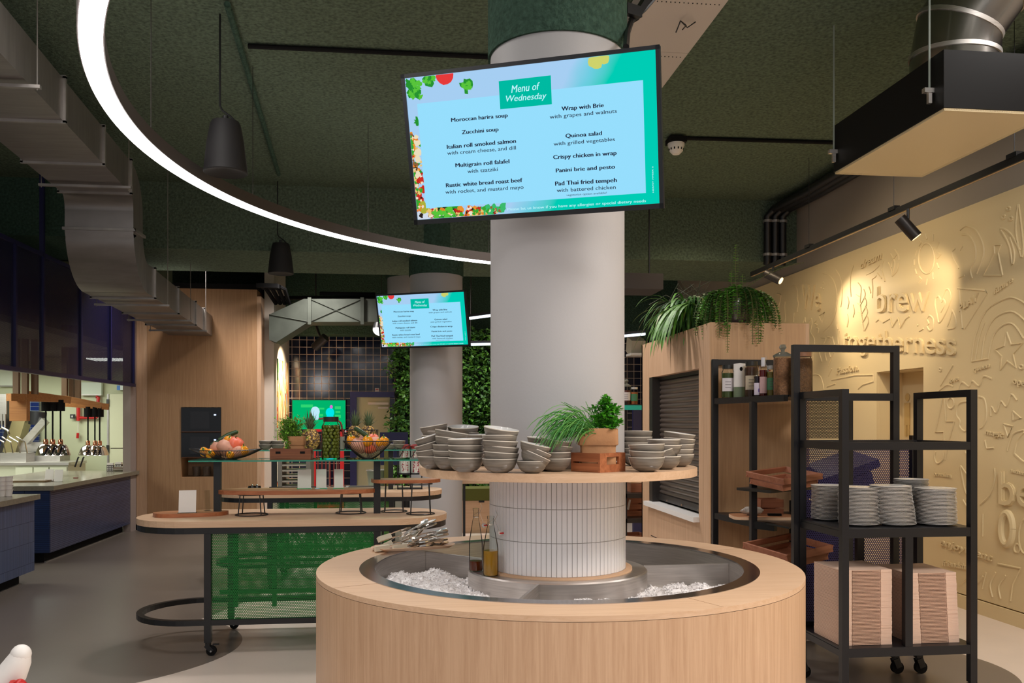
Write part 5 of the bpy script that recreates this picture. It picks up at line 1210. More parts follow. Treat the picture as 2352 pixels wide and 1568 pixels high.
# olive jar
oj = at(760, yc, ZG)
def jar(name, lab, p, h, r, lidc=None, content=None, lv=.8, labc=None, neck=.82, group=None, glasslid=False, labh=(.2, .6), cat='jar', grain=False):
    p = Vector(p); t = thing(name, lab, cat, p, 0, group); hn = h*.88
    MB().lathe([(0, 0), (r*.93, 0), (r, .008), (r, hn*.88), (r*neck, hn*.97), (r*neck, hn)], 32, p).build('glass_body', GLASS, t, True)
    if content: MB().lathe([(0, .004), (r*.93, .004), (r*.94, hn*lv), (0, hn*lv)], 28, p).build('contents', pm('contents_'+lab[:5], content, .5 if grain else .3, noise=.35 if grain else .15, nscale=70 if grain else 20, bump=.6 if grain else 0, bscale=140), t, True)
    if lidc: MB().lathe([(0, hn), (r*(neck+.06), hn), (r*(neck+.06), h), (0, h)], 28, p).build('lid', pm('lid_'+lab[:5], lidc, .35, .3), t, True)
    if glasslid: MB().lathe([(0, hn), (r*1.0, hn), (r*1.02, hn+.012), (r*.5, hn+.03), (.012, hn+.035), (.012, hn+.045), (.024, hn+.06), (.018, hn+.08), (0, hn+.084)], 28, p).build('glass_lid', pm('glass_lid_m', (150, 150, 140), .08, trans=.6), t, True)
    if labc:
        a0_, a1_ = -pi*.95, -pi*.25; mb = MB(); mb.ring((p.x, p.y), r*1.0, r*1.012, p.z+h*labh[0], p.z+h*labh[1], 16, a0_, a1_); lb = mb.build('label', pm('label_'+lab[:5], labc, .6), t, True)
        mb = MB()
        for k in range(3): z = p.z+h*(labh[0]+(labh[1]-labh[0])*(.25+.22*k)); mb.ring((p.x, p.y), r*1.013, r*1.016, z, z+h*.015, 10, -pi*.75, -pi*.45)
        mb.build('label_lines', pm('label_ink', (90, 84, 84), .7), lb)
    return t
jar('olive_jar', 'tall screw-top jar packed with green olives in the middle of the glass shelf', oj, .305, .066, (48, 40, 38), None, neck=.78)
ot = thing('olive', 'x', 'olive', (0, 0, 0)); MB().ball((0, 0, 0), .0125, 12, 8, (1, 1, 1.25)).build('flesh', pm('olive_skin', (104, 112, 34), .3, noise=.3, nscale=8), ot, True); MB().ball((0, 0, .0155), .002, 6, 4).build('stem_scar', pm('scar', (70, 60, 30), .6), ot)
OP = Proto(ot); ro = random.Random(2)
for row in range(10):
    for k in range(10):
        a = 2*pi*(k+.5*(row % 2))/10+ro.uniform(-.1, .1); r_ = .0485; z = .02+row*.0235
        OP.put((oj.x+r_*cos(a), oj.y+r_*sin(a), oj.z+z), (ro.uniform(-.8, .8), ro.uniform(-.8, .8), 0), 'green olive packed in the tall screw-top jar', 'olives in the jar')
MB_ = MB().lathe([(0, .006), (.034, .006), (.034, .24), (0, .24)], 16, oj); tag(MB_.build('olive_brine', pm('brine', (60, 66, 20), .4), None), 'dark green mass of olives at the core of the screw-top jar', 'olives', None, 'stuff')
# ---- rear cart things
yc2 = K2['yc']; ZG2 = K2['zg']
def pineapple(hh_=.17, r=.075):
    t = thing('pineapple', 'x', 'pineapple', (0, 0, 0)); n, m = 44, 26; vs = []
    for i in range(m+1):
        u = i/m; z = hh_*u; rr_ = r*(sin(pi*min(.97, max(.10, u*.86+.09)))**.45)
        if i == 0: rr_ = .03
        for k in range(n):
            a = 2*pi*k/n; b = .0045*(sin(a*11/2+u*17)*sin(a*11/2-u*17)); q = rr_+abs(b)*1.7; vs.append((q*cos(a), q*sin(a), z))
    mb = MB().add(vs, [(i*n+k, i*n+(k+1) % n, (i+1)*n+(k+1) % n, (i+1)*n+k) for i in range(m) for k in range(n)]+[tuple(range(n)), tuple(m*n+k for k in range(n))])
    # skin: golden eyes with brown furrows
    mt, N, L, b = newmat('pineapple_skin'); tc = N.new('ShaderNodeTexCoord'); vo = N.new('ShaderNodeTexVoronoi'); vo.inputs['Scale'].default_value = 52; L.new(tc.outputs['Object'], vo.inputs[0])
    rp = N.new('ShaderNodeValToRGB'); rp.color_ramp.elements[0].color = lin((206, 166, 84)); rp.color_ramp.elements[0].position = .25; rp.color_ramp.elements[1].color = lin((72, 48, 26)); rp.color_ramp.elements[1].position = .62
    L.new(vo.outputs['Distance'], rp.inputs[0]); L.new(rp.outputs[0], b.inputs['Base Color']); b.inputs['Roughness'].default_value = .55
    mb.build('fruit', mt, t)
    mb = MB(); rn = random.Random(4)
    for k in range(46):
        a = k*2.4; u = k/46; ln = .06+.10*u*1.0; out = .062*(1-u)+.008; b0 = Vector((.018*cos(a), .018*sin(a), hh_-.005+.02*u)); d = Vector((cos(a), sin(a), 0)); x = Vector((-sin(a), cos(a), 0)); w_ = .011
        p1 = b0+d*out*.55+Vector((0, 0, ln*.55)); p2 = b0+d*out*1.3+Vector((0, 0, ln))+x*rn.uniform(-.01, .01)
        mb.add([b0-x*w_/2, b0+x*w_/2, p1+x*w_*.45, p2, p1-x*w_*.45, b0.lerp(p1, .5)+d*.004], [(0, 5, 4), (0, 1, 5), (1, 2, 5), (5, 2, 4), (4, 2, 3)])
    mb.build('crown', LEAFP, t); return Proto(t)
PI_ = pineapple()
p = at(712, yc2, ZG2); PI_.put(p, (0, 0, 0), 'pineapple standing on the rear glass shelf left of the olive jar', 'pineapples', 1.18)
for px, l, s_ in ((815, 'left pineapple in the wire basket on the rear glass shelf', 1.0), (845, 'right pineapple in the wire basket on the rear glass shelf', 1.0)):
    PI_.put(at(px, yc2+.03, ZG2+.06), (0, .05, 1), l, 'pineapples', s_)
pk = at(832, yc2+.03, ZG2); t = thing('wire_basket', 'tall black wire basket holding two pineapples on the rear glass shelf', 'basket', pk)
mb = MB(); 
for k in range(28):
    a = 2*pi*k/28; mb.tube([(pk.x+.14*cos(a), pk.y+.085*sin(a), ZG2+.002), (pk.x+.155*cos(a), pk.y+.095*sin(a), ZG2+.19)], .0022, 4)
mb.build('wires', BLACK, t); MB().tube([(pk.x+.155*cos(2*pi*k/32), pk.y+.095*sin(2*pi*k/32), ZG2+.19) for k in range(32)], .004, 6, True).tube([(pk.x+.14*cos(2*pi*k/32), pk.y+.085*sin(2*pi*k/32), ZG2+.003) for k in range(32)], .004, 6, True).build('rings', BLACK, t)
MB().lathe([(0, 0), (.1, 0), (.1, .05), (0, .05)], 20, (pk.x, pk.y, ZG2+.002), sy=.7).build('inner_bowl', pm('basket_fruit', (190, 150, 80), .5), t)
# bowls on the rear shelf
for px, n_, l in ((610, 2, 'left stack on the rear glass shelf'), (638, 2, 'second stack on the rear glass shelf beside the basil'), (916, 2, 'stack at the right end of the rear glass shelf'), (896, 1, 'half hidden by the deep wire bowl')):
    p = at(px, yc2, ZG2)
    for k in range(n_): BP.put((p.x, p.y, ZG2+k*.034), (0, .02*k, 0), 'grey bowl, '+('upper' if k else 'lower')+' in the '+l, 'grey bowls on the rear cart', .9)
p = at(783, yc2-.05, ZG2); bt_ = bottle('foil_bottle', 'clear bottle with a silver wrapped body behind the olive jar', p, .25, .04, (190, 186, 180), .5)
# red handled carafe arch
p = at(765, yc2+.08, ZG2); t = thing('red_handled_basket', 'basket with a tall arched dark red handle behind the olive jar', 'basket', p)
pts = [(p.x-.14+.0, p.y, ZG2+.30), (p.x-.05, p.y, ZG2+.305), (p.x+.03, p.y, ZG2+.30), (p.x+.075, p.y, ZG2+.26), (p.x+.10, p.y, ZG2+.15), (p.x+.10, p.y, ZG2+.02)]
MB().tube(pts, .009, 8).build('handle', REDD, t, True); MB().lathe([(.08, 0), (.14, .0), (.15, .07), (.145, .07), (.135, .01)], 28, (p.x-.03, p.y, ZG2+.001), sy=.6).build('tub', pm('tub_dark', (60, 44, 40), .5), t, True)
# dark round pots and trays on the rear table
ZT2 = K2['zt']
for i, px in enumerate((579, 590)):
    p = at(px, yc2, ZT2); t = thing('condiment_pot', 'small shiny black pot on the rear cart, '+('left' if i == 0 else 'right')+' of the pair', 'pot', p, 0, 'black pots'); MB().lathe([(0, 0), (.03, 0), (.042, .02), (.036, .045), (0, .045)], 24, p).build('pot_body', pm('black_gloss', (16, 14, 16), .12), t, True); MB().ball((p.x, p.y, p.z+.05), .009, 10, 8).build('knob', CHROME, t)
p = at(672, yc2-.05, ZT2); t = thing('steel_tray', 'flat steel tray with black edge on the rear cart behind the signs', 'tray', p); MB().bb(p.x-.22, p.x+.2, p.y-.12, p.y+.12, ZT2, ZT2+.02).build('tray_body', STEEL, t); MB().bb(p.x-.24, p.x+.22, p.y-.14, p.y-.12, ZT2, ZT2+.028).bb(p.x-.24, p.x+.22, p.y+.12, p.y+.14, ZT2, ZT2+.028).build('edge', BLACK, t)
p = at(860, yc2-.02, ZT2); t = thing('steel_tray', 'shallow steel tray on the rear cart left of the drums', 'tray', p); MB().bb(p.x-.28, p.x+.05, p.y-.12, p.y+.12, ZT2, ZT2+.03).build('tray_body', STEEL, t); MB().bb(p.x-.25, p.x+.02, p.y-.1, p.y+.1, ZT2+.03, ZT2+.031).build('tray_well', pm('tray_dark', (120, 116, 110), .3, 1), t)
# printed drums on black stand
for i, (px, l) in enumerate(((930, 'left white cereal drum with red printed pattern on the rear cart'), (955, 'right white cereal drum with red printed pattern by the rear column'))):
    p = at(px, yc2+.02, ZT2+.16); t = thing('cereal_drum', l, 'dispenser', p, 0, 'printed drums'); hgt = .24
    MB().lathe([(0, 0), (.055, 0), (.055, hgt), (0, hgt)], 32, p).build('drum_body', PLASTICW, t, True); MB().lathe([(0, hgt), (.062, hgt), (.06, hgt+.03), (.03, hgt+.045), (0, hgt+.045)], 32, p).build('lid', REDD, t, True)
    mb = MB(); rn = random.Random(i)
    for k in range(60): a = rn.choice((-pi*.62, -pi*.60, -pi*.36))+rn.uniform(-.13, .13); z = p.z+rn.uniform(.01, hgt-.01); mb.ball((p.x+.0555*cos(a), p.y+.0555*sin(a), z), rn.uniform(.003, .007), 6, 4, (1, .3, 1))
    mb.build('red_print', pm('berry_red', (150, 24, 50), .5), t)
    mb = MB(); mb.ring((p.x, p.y), .0552, .0558, p.z+.03, p.z+hgt-.02, 6, -pi*.52, -pi*.42); 
    mb.build('printed_panel', pm('panel_pink', (206, 180, 180), .5), t)
st = at(943, yc2+.02, ZT2); t = thing('drum_stand', 'black stand frame under and between the two printed drums', 'stand', st)
mb = MB()
for x in (-.125, 0, .11): mb.bb(st.x+x-.006, st.x+x+.006, st.y-.07, st.y-.058, ZT2, ZT2+.42)
mb.bb(st.x-.13, st.x+.115, st.y-.07, st.y+.07, ZT2+.145, ZT2+.1595).bb(st.x-.13, st.x+.115, st.y-.07, st.y+.07, ZT2, ZT2+.01); mb.build('frame', BLACK, t)
MB().tube([(st.x-.12, st.y-.075, ZT2+.3), (st.x-.05, st.y-.075, ZT2+.42), (st.x+.0, st.y-.075, ZT2+.44)], .004, 6).tube([(st.x+.0, st.y-.075, ZT2+.3), (st.x+.07, st.y-.075, ZT2+.42)], .004, 6).build('handles', BLACK, t)
# crate rack etc behind: white sheet-pan trolley, red rack, plates at door
a_ = V(688, 1060, 10.5); tt_ = thing('tray_trolley', 'grey tray trolley with a ladder of shelves behind the rear cart', 'trolley', (a_.x-.15, a_.y, 0))
w0, w1 = V(644, 1060, 10.5).x, V(708, 1060, 10.5).x
for x in (w0, w1): MB().bb(x-.025, x+.025, a_.y-.02, a_.y+.4, .12, 1.22).build('upright', pm('grey_alu', (150, 144, 132), .4, .6), tt_)
for k in range(12): z = .45+k*.065; MB().bb(w0, w1, a_.y, a_.y+.38, z, z+.02).build('tray_shelf', pm('pale_tray', (186, 180, 165), .4), tt_)
for x in (w0, w1): MB().tube([(x, a_.y, .06), (x, a_.y+.03, .06)], .06, 14).build('wheel', BLACKM, tt_)
a_ = V(745, 1060, 13.4); t = thing('red_rack', 'tall red tubular rack in front of the navy tiles behind the signs', 'rack', (a_.x, a_.y, 0)); x0_, x1_ = V(721, 1060, 13.4).x, V(785, 1060, 13.4).x
mb = MB()
for x in (x0_, x1_): mb.bb(x-.03, x+.03, a_.y, a_.y+.05, 0, 1.45)
mb.build('upright', RED, t); mb = MB()
for k in range(1, 7): x = x0_+(x1_-x0_)*k/7; mb.bb(x-.008, x+.008, a_.y+.01, a_.y+.03, .3, 1.42)
mb.build('bars', REDD, t); MB().bb(x0_, x1_, a_.y, a_.y+.05, 1.42, 1.46).bb(x0_, x1_, a_.y, a_.y+.05, .25, .29).build('crossbar', RED, t)
a_ = V(870, 1118, 11.5); t = thing('zinc_tub', 'pale green metal tub on a low cabinet in front of the far cream door', 'tub', (a_.x, a_.y, a_.z)); MB().lathe([(0, 0), (.13, 0), (.16, .22), (.155, .22), (.12, .01), (0, .01)], 32, (a_.x, a_.y, a_.z)).build('tub_body', pm('tub_green', (150, 160, 140), .35, .4), t, True); MB().tube([(a_.x+.163*cos(2*pi*k/32), a_.y+.163*sin(2*pi*k/32), a_.z+.22) for k in range(32)], .006, 6, True).build('rim', GALV, t)
t = thing('low_cabinet', 'pale steel low cabinet under the zinc tub by the far door', 'cabinet', (a_.x, a_.y, 0)); MB().bb(a_.x-.42, a_.x+.3, a_.y-.25, a_.y+.3, 0, a_.z-.03).build('carcass', pm('pale_steel', (170, 172, 160), .4, .3), t); MB().bb(a_.x-.44, a_.x+.32, a_.y-.27, a_.y+.32, a_.z-.03, a_.z-.001).build('top', STEEL, t)
# olive coloured post and blue seat near rear column
a_ = V(888, 1080, 11.2); t = thing('olive_post', 'olive green upright panel left of the drums', 'panel', (a_.x, a_.y, 0)); MB().bb(a_.x-.03, a_.x+.03, a_.y-.05, a_.y+.2, 0, 1.35).build('board', pm('olive_green', (110, 112, 48), .6), t)
a_ = V(905, 1000, 12.5); t = thing('blue_chair', 'dark blue high chair back under the hedge screen', 'chair', (a_.x, a_.y, 0)); MB().bb(a_.x-.2, a_.x+.2, a_.y, a_.y+.04, .95, 1.42).build('backrest', BLUEM, t); MB().bb(a_.x-.2, a_.x+.2, a_.y, a_.y+.4, .68, .74).build('seat', BLUEM, t)
for x in (-.18, .18):
    for y in (.02, .38): MB().bar((a_.x+x, a_.y+y, 0), (a_.x+x, a_.y+y, .7), .03).build('leg', BLACK, t)
# bench between columns
a_ = V(1095, 1136, 12.3); bx0, bx1 = V(1020, 1100, 12.3).x, V(1180, 1100, 12.3).x; t = thing('wooden_bench', 'oak fronted bench with green seat pad seen between the two columns', 'bench', ((bx0+bx1)/2, a_.y, 0))
MB().bb(bx0, bx1, a_.y+.03, a_.y+.5, 0, V(0, 1150, 12.3).z).build('base', OAKH, t); MB().bb(bx0, bx1, a_.y, a_.y+.5, V(0, 1149, 12.3).z, V(0, 1122, 12.3).z).build('seat_pad', pm('moss_fabric', (92, 96, 40), .9), t)
MB().bb(V(1100, 1100, 12.3).x, V(1113, 1100, 12.3).x, a_.y+.02, a_.y+.03, V(0, 1154, 12.3).z, V(0, 1142, 12.3).z).build('socket', BLACK, t)
ty = 10.9; a_ = YR(1066, 1210, ty); t = thing('cafe_table', 'oak topped table with black frame between the two columns', 'table', (a_.x+.3, a_.y, 0)); tz1 = YR(1066, 1106, ty).z
MB().bb(a_.x-.1, a_.x+.9, ty-.3, ty+.3, tz1-.045+.04, tz1+.04).build('tabletop', OAKH, t)
for x in (0, .8): MB().bb(a_.x+x-.015, a_.x+x+.015, ty-.02, ty+.02, 0, tz1-.006).build('leg', BLACK, t)
MB().bb(a_.x, a_.x+.8, ty-.015, ty+.015, .0, .035).build('foot_rail', BLACK, t); MB().bb(a_.x-.02, a_.x+.02, ty-.28, ty+.28, 0, .03).build('foot_rail', BLACK, t)
# ovens
for k, (z0, z1, l) in enumerate(((ozm, (oz1+ozm)/2, 'lower black built-in oven in the timber wall'), ((oz1+ozm)/2, oz1, 'upper black built-in oven in the timber wall'))):
    t = thing('built_in_oven', l, 'oven', ((ox0+ox1)/2, 13.25, z0), 0, 'built-in ovens')
    MB().bb(ox0+.004, ox1-.004, 13.19, 13.55, z0+.004, z1-.004).build('oven_body', pm('oven_black', (10, 10, 12), .12), t)
    MB().bb(ox0+.13, ox1-.16, 13.184, 13.19, z0+.06, z1-.06).build('window', pm('oven_window', (26, 24, 26), .08), t)
    MB().bb(ox1-.1, ox1-.07, 13.183, 13.19, z1-.12, z1-.1).build('display_light', emi('oven_led', (190, 210, 255), 2), t)
    MB().bb(ox0+.01, ox1-.01, 13.182, 13.19, z0+.005, z0+.014).build('trim_strip', pm('bronze', (110, 70, 50), .4, .6), t)
t = thing('glass_rack', 'clear glass stand inside the open niche under the ovens', 'glassware', ((ox0+ox1)/2, 13.4, oz0)); mb = MB()
for k in range(3): mb.lathe([(.0, 0), (.05, 0), (.06, .14), (.055, .14), (.045, .01), (0, .01)], 16, (ox0+.17+k*.15, 13.4, oz0+.003))
mb.build('glasses', pm('grey_glass', (150, 130, 115), .1, trans=.7), t, True)
# ================================================================= OAK KIOSK AND RACKS ON THE RIGHT
kc = V(1632, 740, 6.43); KX0, KY0 = kc.x, kc.y; KZ = 2.30; KX1 = YR(1850, 742, KY0).x; KY1 = XR(1474, 790, KX0).y
s0, s1 = XR(1605, 900, KX0).y, XR(1491, 900, KX0).y; zs0, zs1 = .835, 1.975
kk = thing('oak_kiosk', 'tall pale oak kiosk with a roller shutter in its side, plants on top', 'kiosk', ((KX0+KX1)/2, (KY0+KY1)/2, 0))
mb = MB(); th = .06
mb.bb(KX0, KX0+th, KY0+.0205, s0, 0, KZ).bb(KX0, KX0+th, s1, KY1, 0, KZ).bb(KX0, KX0+th, s0, s1, zs1, KZ).bb(KX0, KX0+th, s0, s1, 0, zs0-.03)
mb.build('shutter_side', OAKV, kk)
MB().bb(KX0+.0, KX1, KY0-.002, KY0+.02, 0, KZ).build('end_panel', wood('oak_end', (200, 160, 120), (180, 140, 102), 'z'), kk)
MB().bb(KX1, KX1+.03, KY0, KY1, 0, KZ).bb(KX0, KX1, KY1-.03, KY1, 0, KZ).bb(KX0+.002, KX1, KY0+.02, KY1-.03, KZ-.03, KZ-.003).build('carcass', OAKV, kk)
mb = MB(); 
for y in (KY0+.16, s1+.03): mb.bb(KX0-.0004, KX0, y-.0006, y+.0006, 0, KZ)
for x in (KX0+.0,): pass
mb.build('joint_lines', pm('joint2', (120, 84, 56), .8), kk)
MB().bb(KX0+.002, KX0+.10, s1-.10, s1, zs0, zs1).build('shutter_guide', DGREY, kk)
MB().bb(KX0+.06, KX0+.10, s0, s1-.1, zs1-.03, zs1).build('head_box', BLACK, kk)
mb = MB(); nS = 24
for k in range(nS):
    z0 = zs0+.07+(zs1-zs0-.1)*k/nS; dz_ = (zs1-zs0-.1)/nS; pr = [(0, .0), (.012, .3), (.014, .5), (.012, .72), (.002, .92), (0, 1)]
    vs = []
    for x, u in pr: vs += [(KX0+.085-x, s0, z0+dz_*u), (KX0+.085-x, s1-.1, z0+dz_*u)]
    mb.add(vs, [(2*i, 2*i+1, 2*i+3, 2*i+2) for i in range(len(pr)-1)])
mb.build('roller_shutter', pm('shutter_bronze', (104, 92, 84), .3, .5), kk, True)
MB().bb(KX0+.06, KX0+.09, s0, s1-.1, zs0+.02, zs0+.075).build('shutter_bar', DGREY, kk)
mb = MB()
for u in (.1, .4, .7): y = s0+(s1-s0)*u; mb.bb(KX0+.045, KX0+.06, y, y+.02, zs0+.03, zs0+.045)
mb.build('shutter_catch', CHROME, kk)
MB().bb(KX0-.05, KX0+.09, s0-.02, s1+.02, zs0-.04, zs0).build('white_sill', WHITEL, kk)
mb = MB(); ya_, yb_ = s0+.02, s1-.05; L = (yb_-ya_)
for r_ in range(5):
    z = XR(1497, 1229, KX0).z-r_*.028
    for c_ in range(4): y = ya_+L*c_/4; mb.bb(KX0-.001, KX0+.001, y+.015, y+L/4-.012, z-.007, z)
mb.build('vent_slots', BLACKM, kk)
# ---- racks
def post(mb, x, y, z0, z1, g=.04): mb.bb(x-g/2, x+g/2, y-g/2, y+g/2, z0, z1)
def pcast(x, y, t, d=1):
    cs = MB().cyl((x, y), .018, .085, .1, 12).bar((x, y-.02, .095), (x+.02*d, y-.02, .04), .006, .04).bar((x, y+.02, .095), (x+.02*d, y+.02, .04), .006, .04).build('caster', BLACK, t)
    MB().tube([(x+.015*d, y-.014, .038), (x+.015*d, y+.014, .038)], .038, 18).build('wheel', BLACKM, cs, True)
RK = pm('rack_metal', (30, 30, 34), .36, .4)
# rack C (plates)
cA = V(1929, 893, 4.86); cB = V(2244, 895, 4.86); CX0, CX1, CY0 = cA.x, cB.x, (cA.y+cB.y)/2; CY1 = CY0+.52; CZ = 1.745; sh2 = .972; sh1 = .313; sh3 = 1.452
tC = thing('plate_rack', 'black tube rack on casters with plates and cartons, front right', 'rack', ((CX0+CX1)/2, (CY0+CY1)/2, 0))
for x in (CX0, CX1):
    for y in (CY0, CY1):
        m_ = MB(); post(m_, x, y, .1, CZ); m_.build('post', RK, tC); pcast(x, y, tC)
for x in (CX0, CX1): MB().bb(x-.02, x+.02, CY0+.02, CY1-.02, CZ-.04, CZ).bb(x-.02, x+.02, CY0+.02, CY1-.02, sh3-.045, sh3).build('side_bar', RK, tC)
for z, h_ in ((sh3, .045), (sh2, .05), (sh1, .05)):
    MB().bb(CX0+.02, CX1-.02, CY0-.018, CY0+.018, z-h_, z).build('cross_bar', RK, tC)
    MB().bb(CX0+.02, CX1-.02, CY1-.018, CY1+.018, z-h_, z).build('cross_bar', RK, tC)
    if z != sh3:
        MB().bb(CX0-.015, CX1+.015, CY0+.019, CY1-.019, z-.012, z).build('shelf_plate', RK, tC)
        MB().bb(CX0-.018, CX0+.018, CY0+.02, CY1-.02, z-h_, z-.013).bb(CX1-.018, CX1+.018, CY0+.02, CY1-.02, z-h_, z-.013).build('side_bar', RK, tC)
xm = YR(2084, 1300, CY0).x
for y in (CY0, CY1): MB().bb(xm-.022, xm+.022, y-.018, y+.018, sh1+.001, sh2-.05).build('middle_post', RK, tC)
# rack B (tall frame behind)
bL = V(1821, 800, 5.38); bR = V(2063, 800, 5.38); BX0, BX1 = bL.x, bR.x; BY0 = (bL.y+bR.y)/2; BZ = V(1821, 793, 5.38).z
BX1 = min(BX1, 9); tB = thing('tall_display_rack', 'tall black tube rack with navy perforated panels behind the plate rack', 'rack', ((BX0+BX1)/2, BY0+.3, 0))
BY1 = BY0+.62
for x, y, z in ((BX0, BY0, BZ), (BX1, BY0, BZ), (YR(1950, 900, BY1).x, BY1, 1.74), (YR(2098, 900, BY1).x, BY1, 1.47)):
    if y == BY0 or True:
        m_ = MB(); post(m_, x, y, .1, z); m_.build('post', RK, tB); pcast(x, y, tB)
MB().bb(BX0+.02, BX1-.02, BY0-.02, BY0+.02, BZ-.042, BZ).build('top_bar', RK, tB)
zB = 1.74
MB().bb(BX0+.02, BX1-.02, BY0-.018, BY0+.018, zB-.045, zB).build('cross_bar', RK, tB)
MB().prism([(BX0-.02, BY0+.02), (BX1+.02, BY0+.02), (BX1+.02, BY1), (YR(1846, 900, BY1).x, BY1)], zB-.014, zB-.002).build('shelf_plate', RK, tB)
MB().bb(BX0, BX1, BY0-.015, BY0+.015, .90, .94).bb(BX0, BX1, BY0-.015, BY0+.015, .3, .34).build('cross_bar', RK, tB)
pz = perforated('perforated_navy2', (38, 30, 82), .0145, .0050, 'xz')
MB().bb(YR(1846, 1100, BY1).x, YR(2106, 1100, BY1).x, BY1+.021, BY1+.024, .12, 1.44).build('rear_panel', pz, tB)
pk2 = perforated('perforated_small', (40, 38, 36), .011, .0036, 'xz')
MB().bb(YR(1846, 1100, BY1).x, YR(1942, 1100, BY1).x, BY1+.021, BY1+.024, 1.45, 1.72).build('upper_panel', pk2, tB)
# navy slanted lid seen through the panel
a_ = V(1930, 1090, 6.3); t = thing('navy_cart_lid', 'navy blue slanted lid of a cart behind the perforated panel', 'cart', (a_.x, a_.y, 0))
MB().box((a_.x, a_.y+.1, 1.22), (.5, .4, .06), rot=Euler((.15, -.32, 0))).box((a_.x, a_.y+.1, 1.12), (.42, .36, .1), rot=Euler((.15, -.32, 0))).build('lid', BLUEM, t)
MB().bb(a_.x-.28, a_.x+.15, a_.y-.05, a_.y+.25, .1, .98).build('cart_body', BLACKM, t)
for x in (-.2, .1): MB().tube([(a_.x+x, a_.y+.06, .05), (a_.x+x, a_.y+.1, .05)], .05, 14).build('wheel', BLACKM, t)
# rack A (corner rack between the kiosk and rack B)
tA = thing('corner_rack', 'black corner shelving against the oak kiosk end carrying jars and tilted crates', 'rack', (KX0+.35, KY0-.3, 0))
a0_ = V(1642, 900, 6.38); a1_ = V(1730, 900, 5.85); a2_ = V(1812, 900, 5.5)
yb = KY0-.03
P0, P1, P2 = Vector((a0_.x, a0_.y, 0)), Vector((a1_.x, a1_.y, 0)), Vector((a2_.x, a2_.y, 0))
m_ = MB(); post(m_, P0.x, P0.y, 0, V(1642, 825, 6.38).z); m_.build('post', RK, tA)
m_ = MB(); post(m_, P1.x, P1.y, 0, 1.70); m_.build('post', RK, tA)
tb = YR(1750, 829, yb); MB().bb(P0.x, P0.x+.45, yb-.02, yb+.02, V(1642, 825, 6.38).z-.04, V(1642, 825, 6.38).z).build('top_bar', RK, tA)
for z in (1.735, .90):
    q = [P0+Vector((0, -.02, z-.02)), P2+Vector((-.02, 0, z-.02))] if z > 1 else [P0+Vector((0, -.02, z-.02)), P1+Vector((0, 0, z-.02))]
    MB().bar(q[0], q[1], .03, .042).build('front_bar', RK, tA)
    poly_ = [(P0.x, P0.y), (P2.x, P2.y), (P2.x+.3, P2.y+.3), (KX1, yb), (P0.x, yb)]
    MB().prism(poly_, z-.012, z).build('shelf_plate', RK, tA)
MB().bar(P1+Vector((0, 0, .875)), P2+Vector((0, .2, .875)), .03, .05).build('front_bar', RK, tA)
# jars on the top shelf
ZJ = 1.7355
def J(px, D): p = R((px-CX)/F*D, D, ZJ); return p
jar('glass_jar', 'screw-top jar of green pickles with a white label, leftmost on the corner rack', J(1672, 6.22), .235, .044, (40, 40, 38), (64, 74, 30), .85, (206, 200, 204))
p = J(1700, 6.15); t = thing('gift_tin', 'tall white and green cylindrical tin beside the pickle jar', 'tin', p); MB().lathe([(0, 0), (.045, 0), (.045, .075), (0, .075)], 28, p).build('green_base', pm('tin_green', (110, 124, 96), .4), t, True); MB().lathe([(0, .075), (.045, .075), (.045, .238), (0, .245)], 28, p).build('white_body', WHITEL, t, True); mb = MB(); mb.ball((p.x-.01, p.y-.045, p.z+.2), .011, 12, 8, (1, .1, 1.3)); mb.build('oval_mark', BLACKM, t)
jar('glass_jar', 'wide jar of dark preserve with a cream label on the corner rack', J(1726, 6.02), .245, .046, (44, 42, 38), (70, 38, 20), .95, (184, 170, 148))
p = J(1739, 5.86); t = bottle('syrup_bottle', 'small dark bottle with lavender printed label between the jars', p, .17, .022, (30, 18, 26), .8); MB().ring((p.x, p.y), .0222, .0228, p.z+.01, p.z+.09, 10, -pi*.95, -pi*.1).build('label', pm('lav_label', (200, 190, 206), .6), t); mb = MB(); mb.ball((p.x+.003, p.y-.0235, p.z+.04), .009, 8, 6, (.6, .2, 1.6)); mb.build('lavender_print', pm('purple', (78, 50, 130), .5), t)
p = J(1753, 5.84); t = bottle('syrup_bottle', 'tall dark red syrup bottle with pink label and clear cap on the corner rack', p, .245, .027, (96, 22, 26), .72); MB().ring((p.x, p.y), .0272, .0278, p.z+.02, p.z+.13, 10, -pi*.95, -pi*.1).build('label', pm('pink_label', (196, 160, 160), .6), t); MB().lathe([(0, .2), (.014, .2), (.014, .26), (0, .26)], 16, p).build('cap', pm('clear_cap', (200, 200, 206), .2), t, True)
jar('glass_jar', 'small jar of yellow-green pickles with green label beside the grain jar', J(1772, 5.83), .205, .034, (186, 186, 184), (120, 104, 36), .9, (70, 130, 92))
jar('storage_jar', 'big clip-lid jar of brown grain partly behind the tall rack post', J(1798, 5.68), .285, .062, None, (150, 104, 72), .97, None, .93, None, True, grain=True)
p = V(1843, 896, 5.55); jar('storage_jar', 'big glass jar of dark lentils right of the tall rack post', Vector((p.x, p.y, ZJ+.005)), .27, .062, (150, 110, 86), (112, 76, 46), .95, None, .84, grain=True)
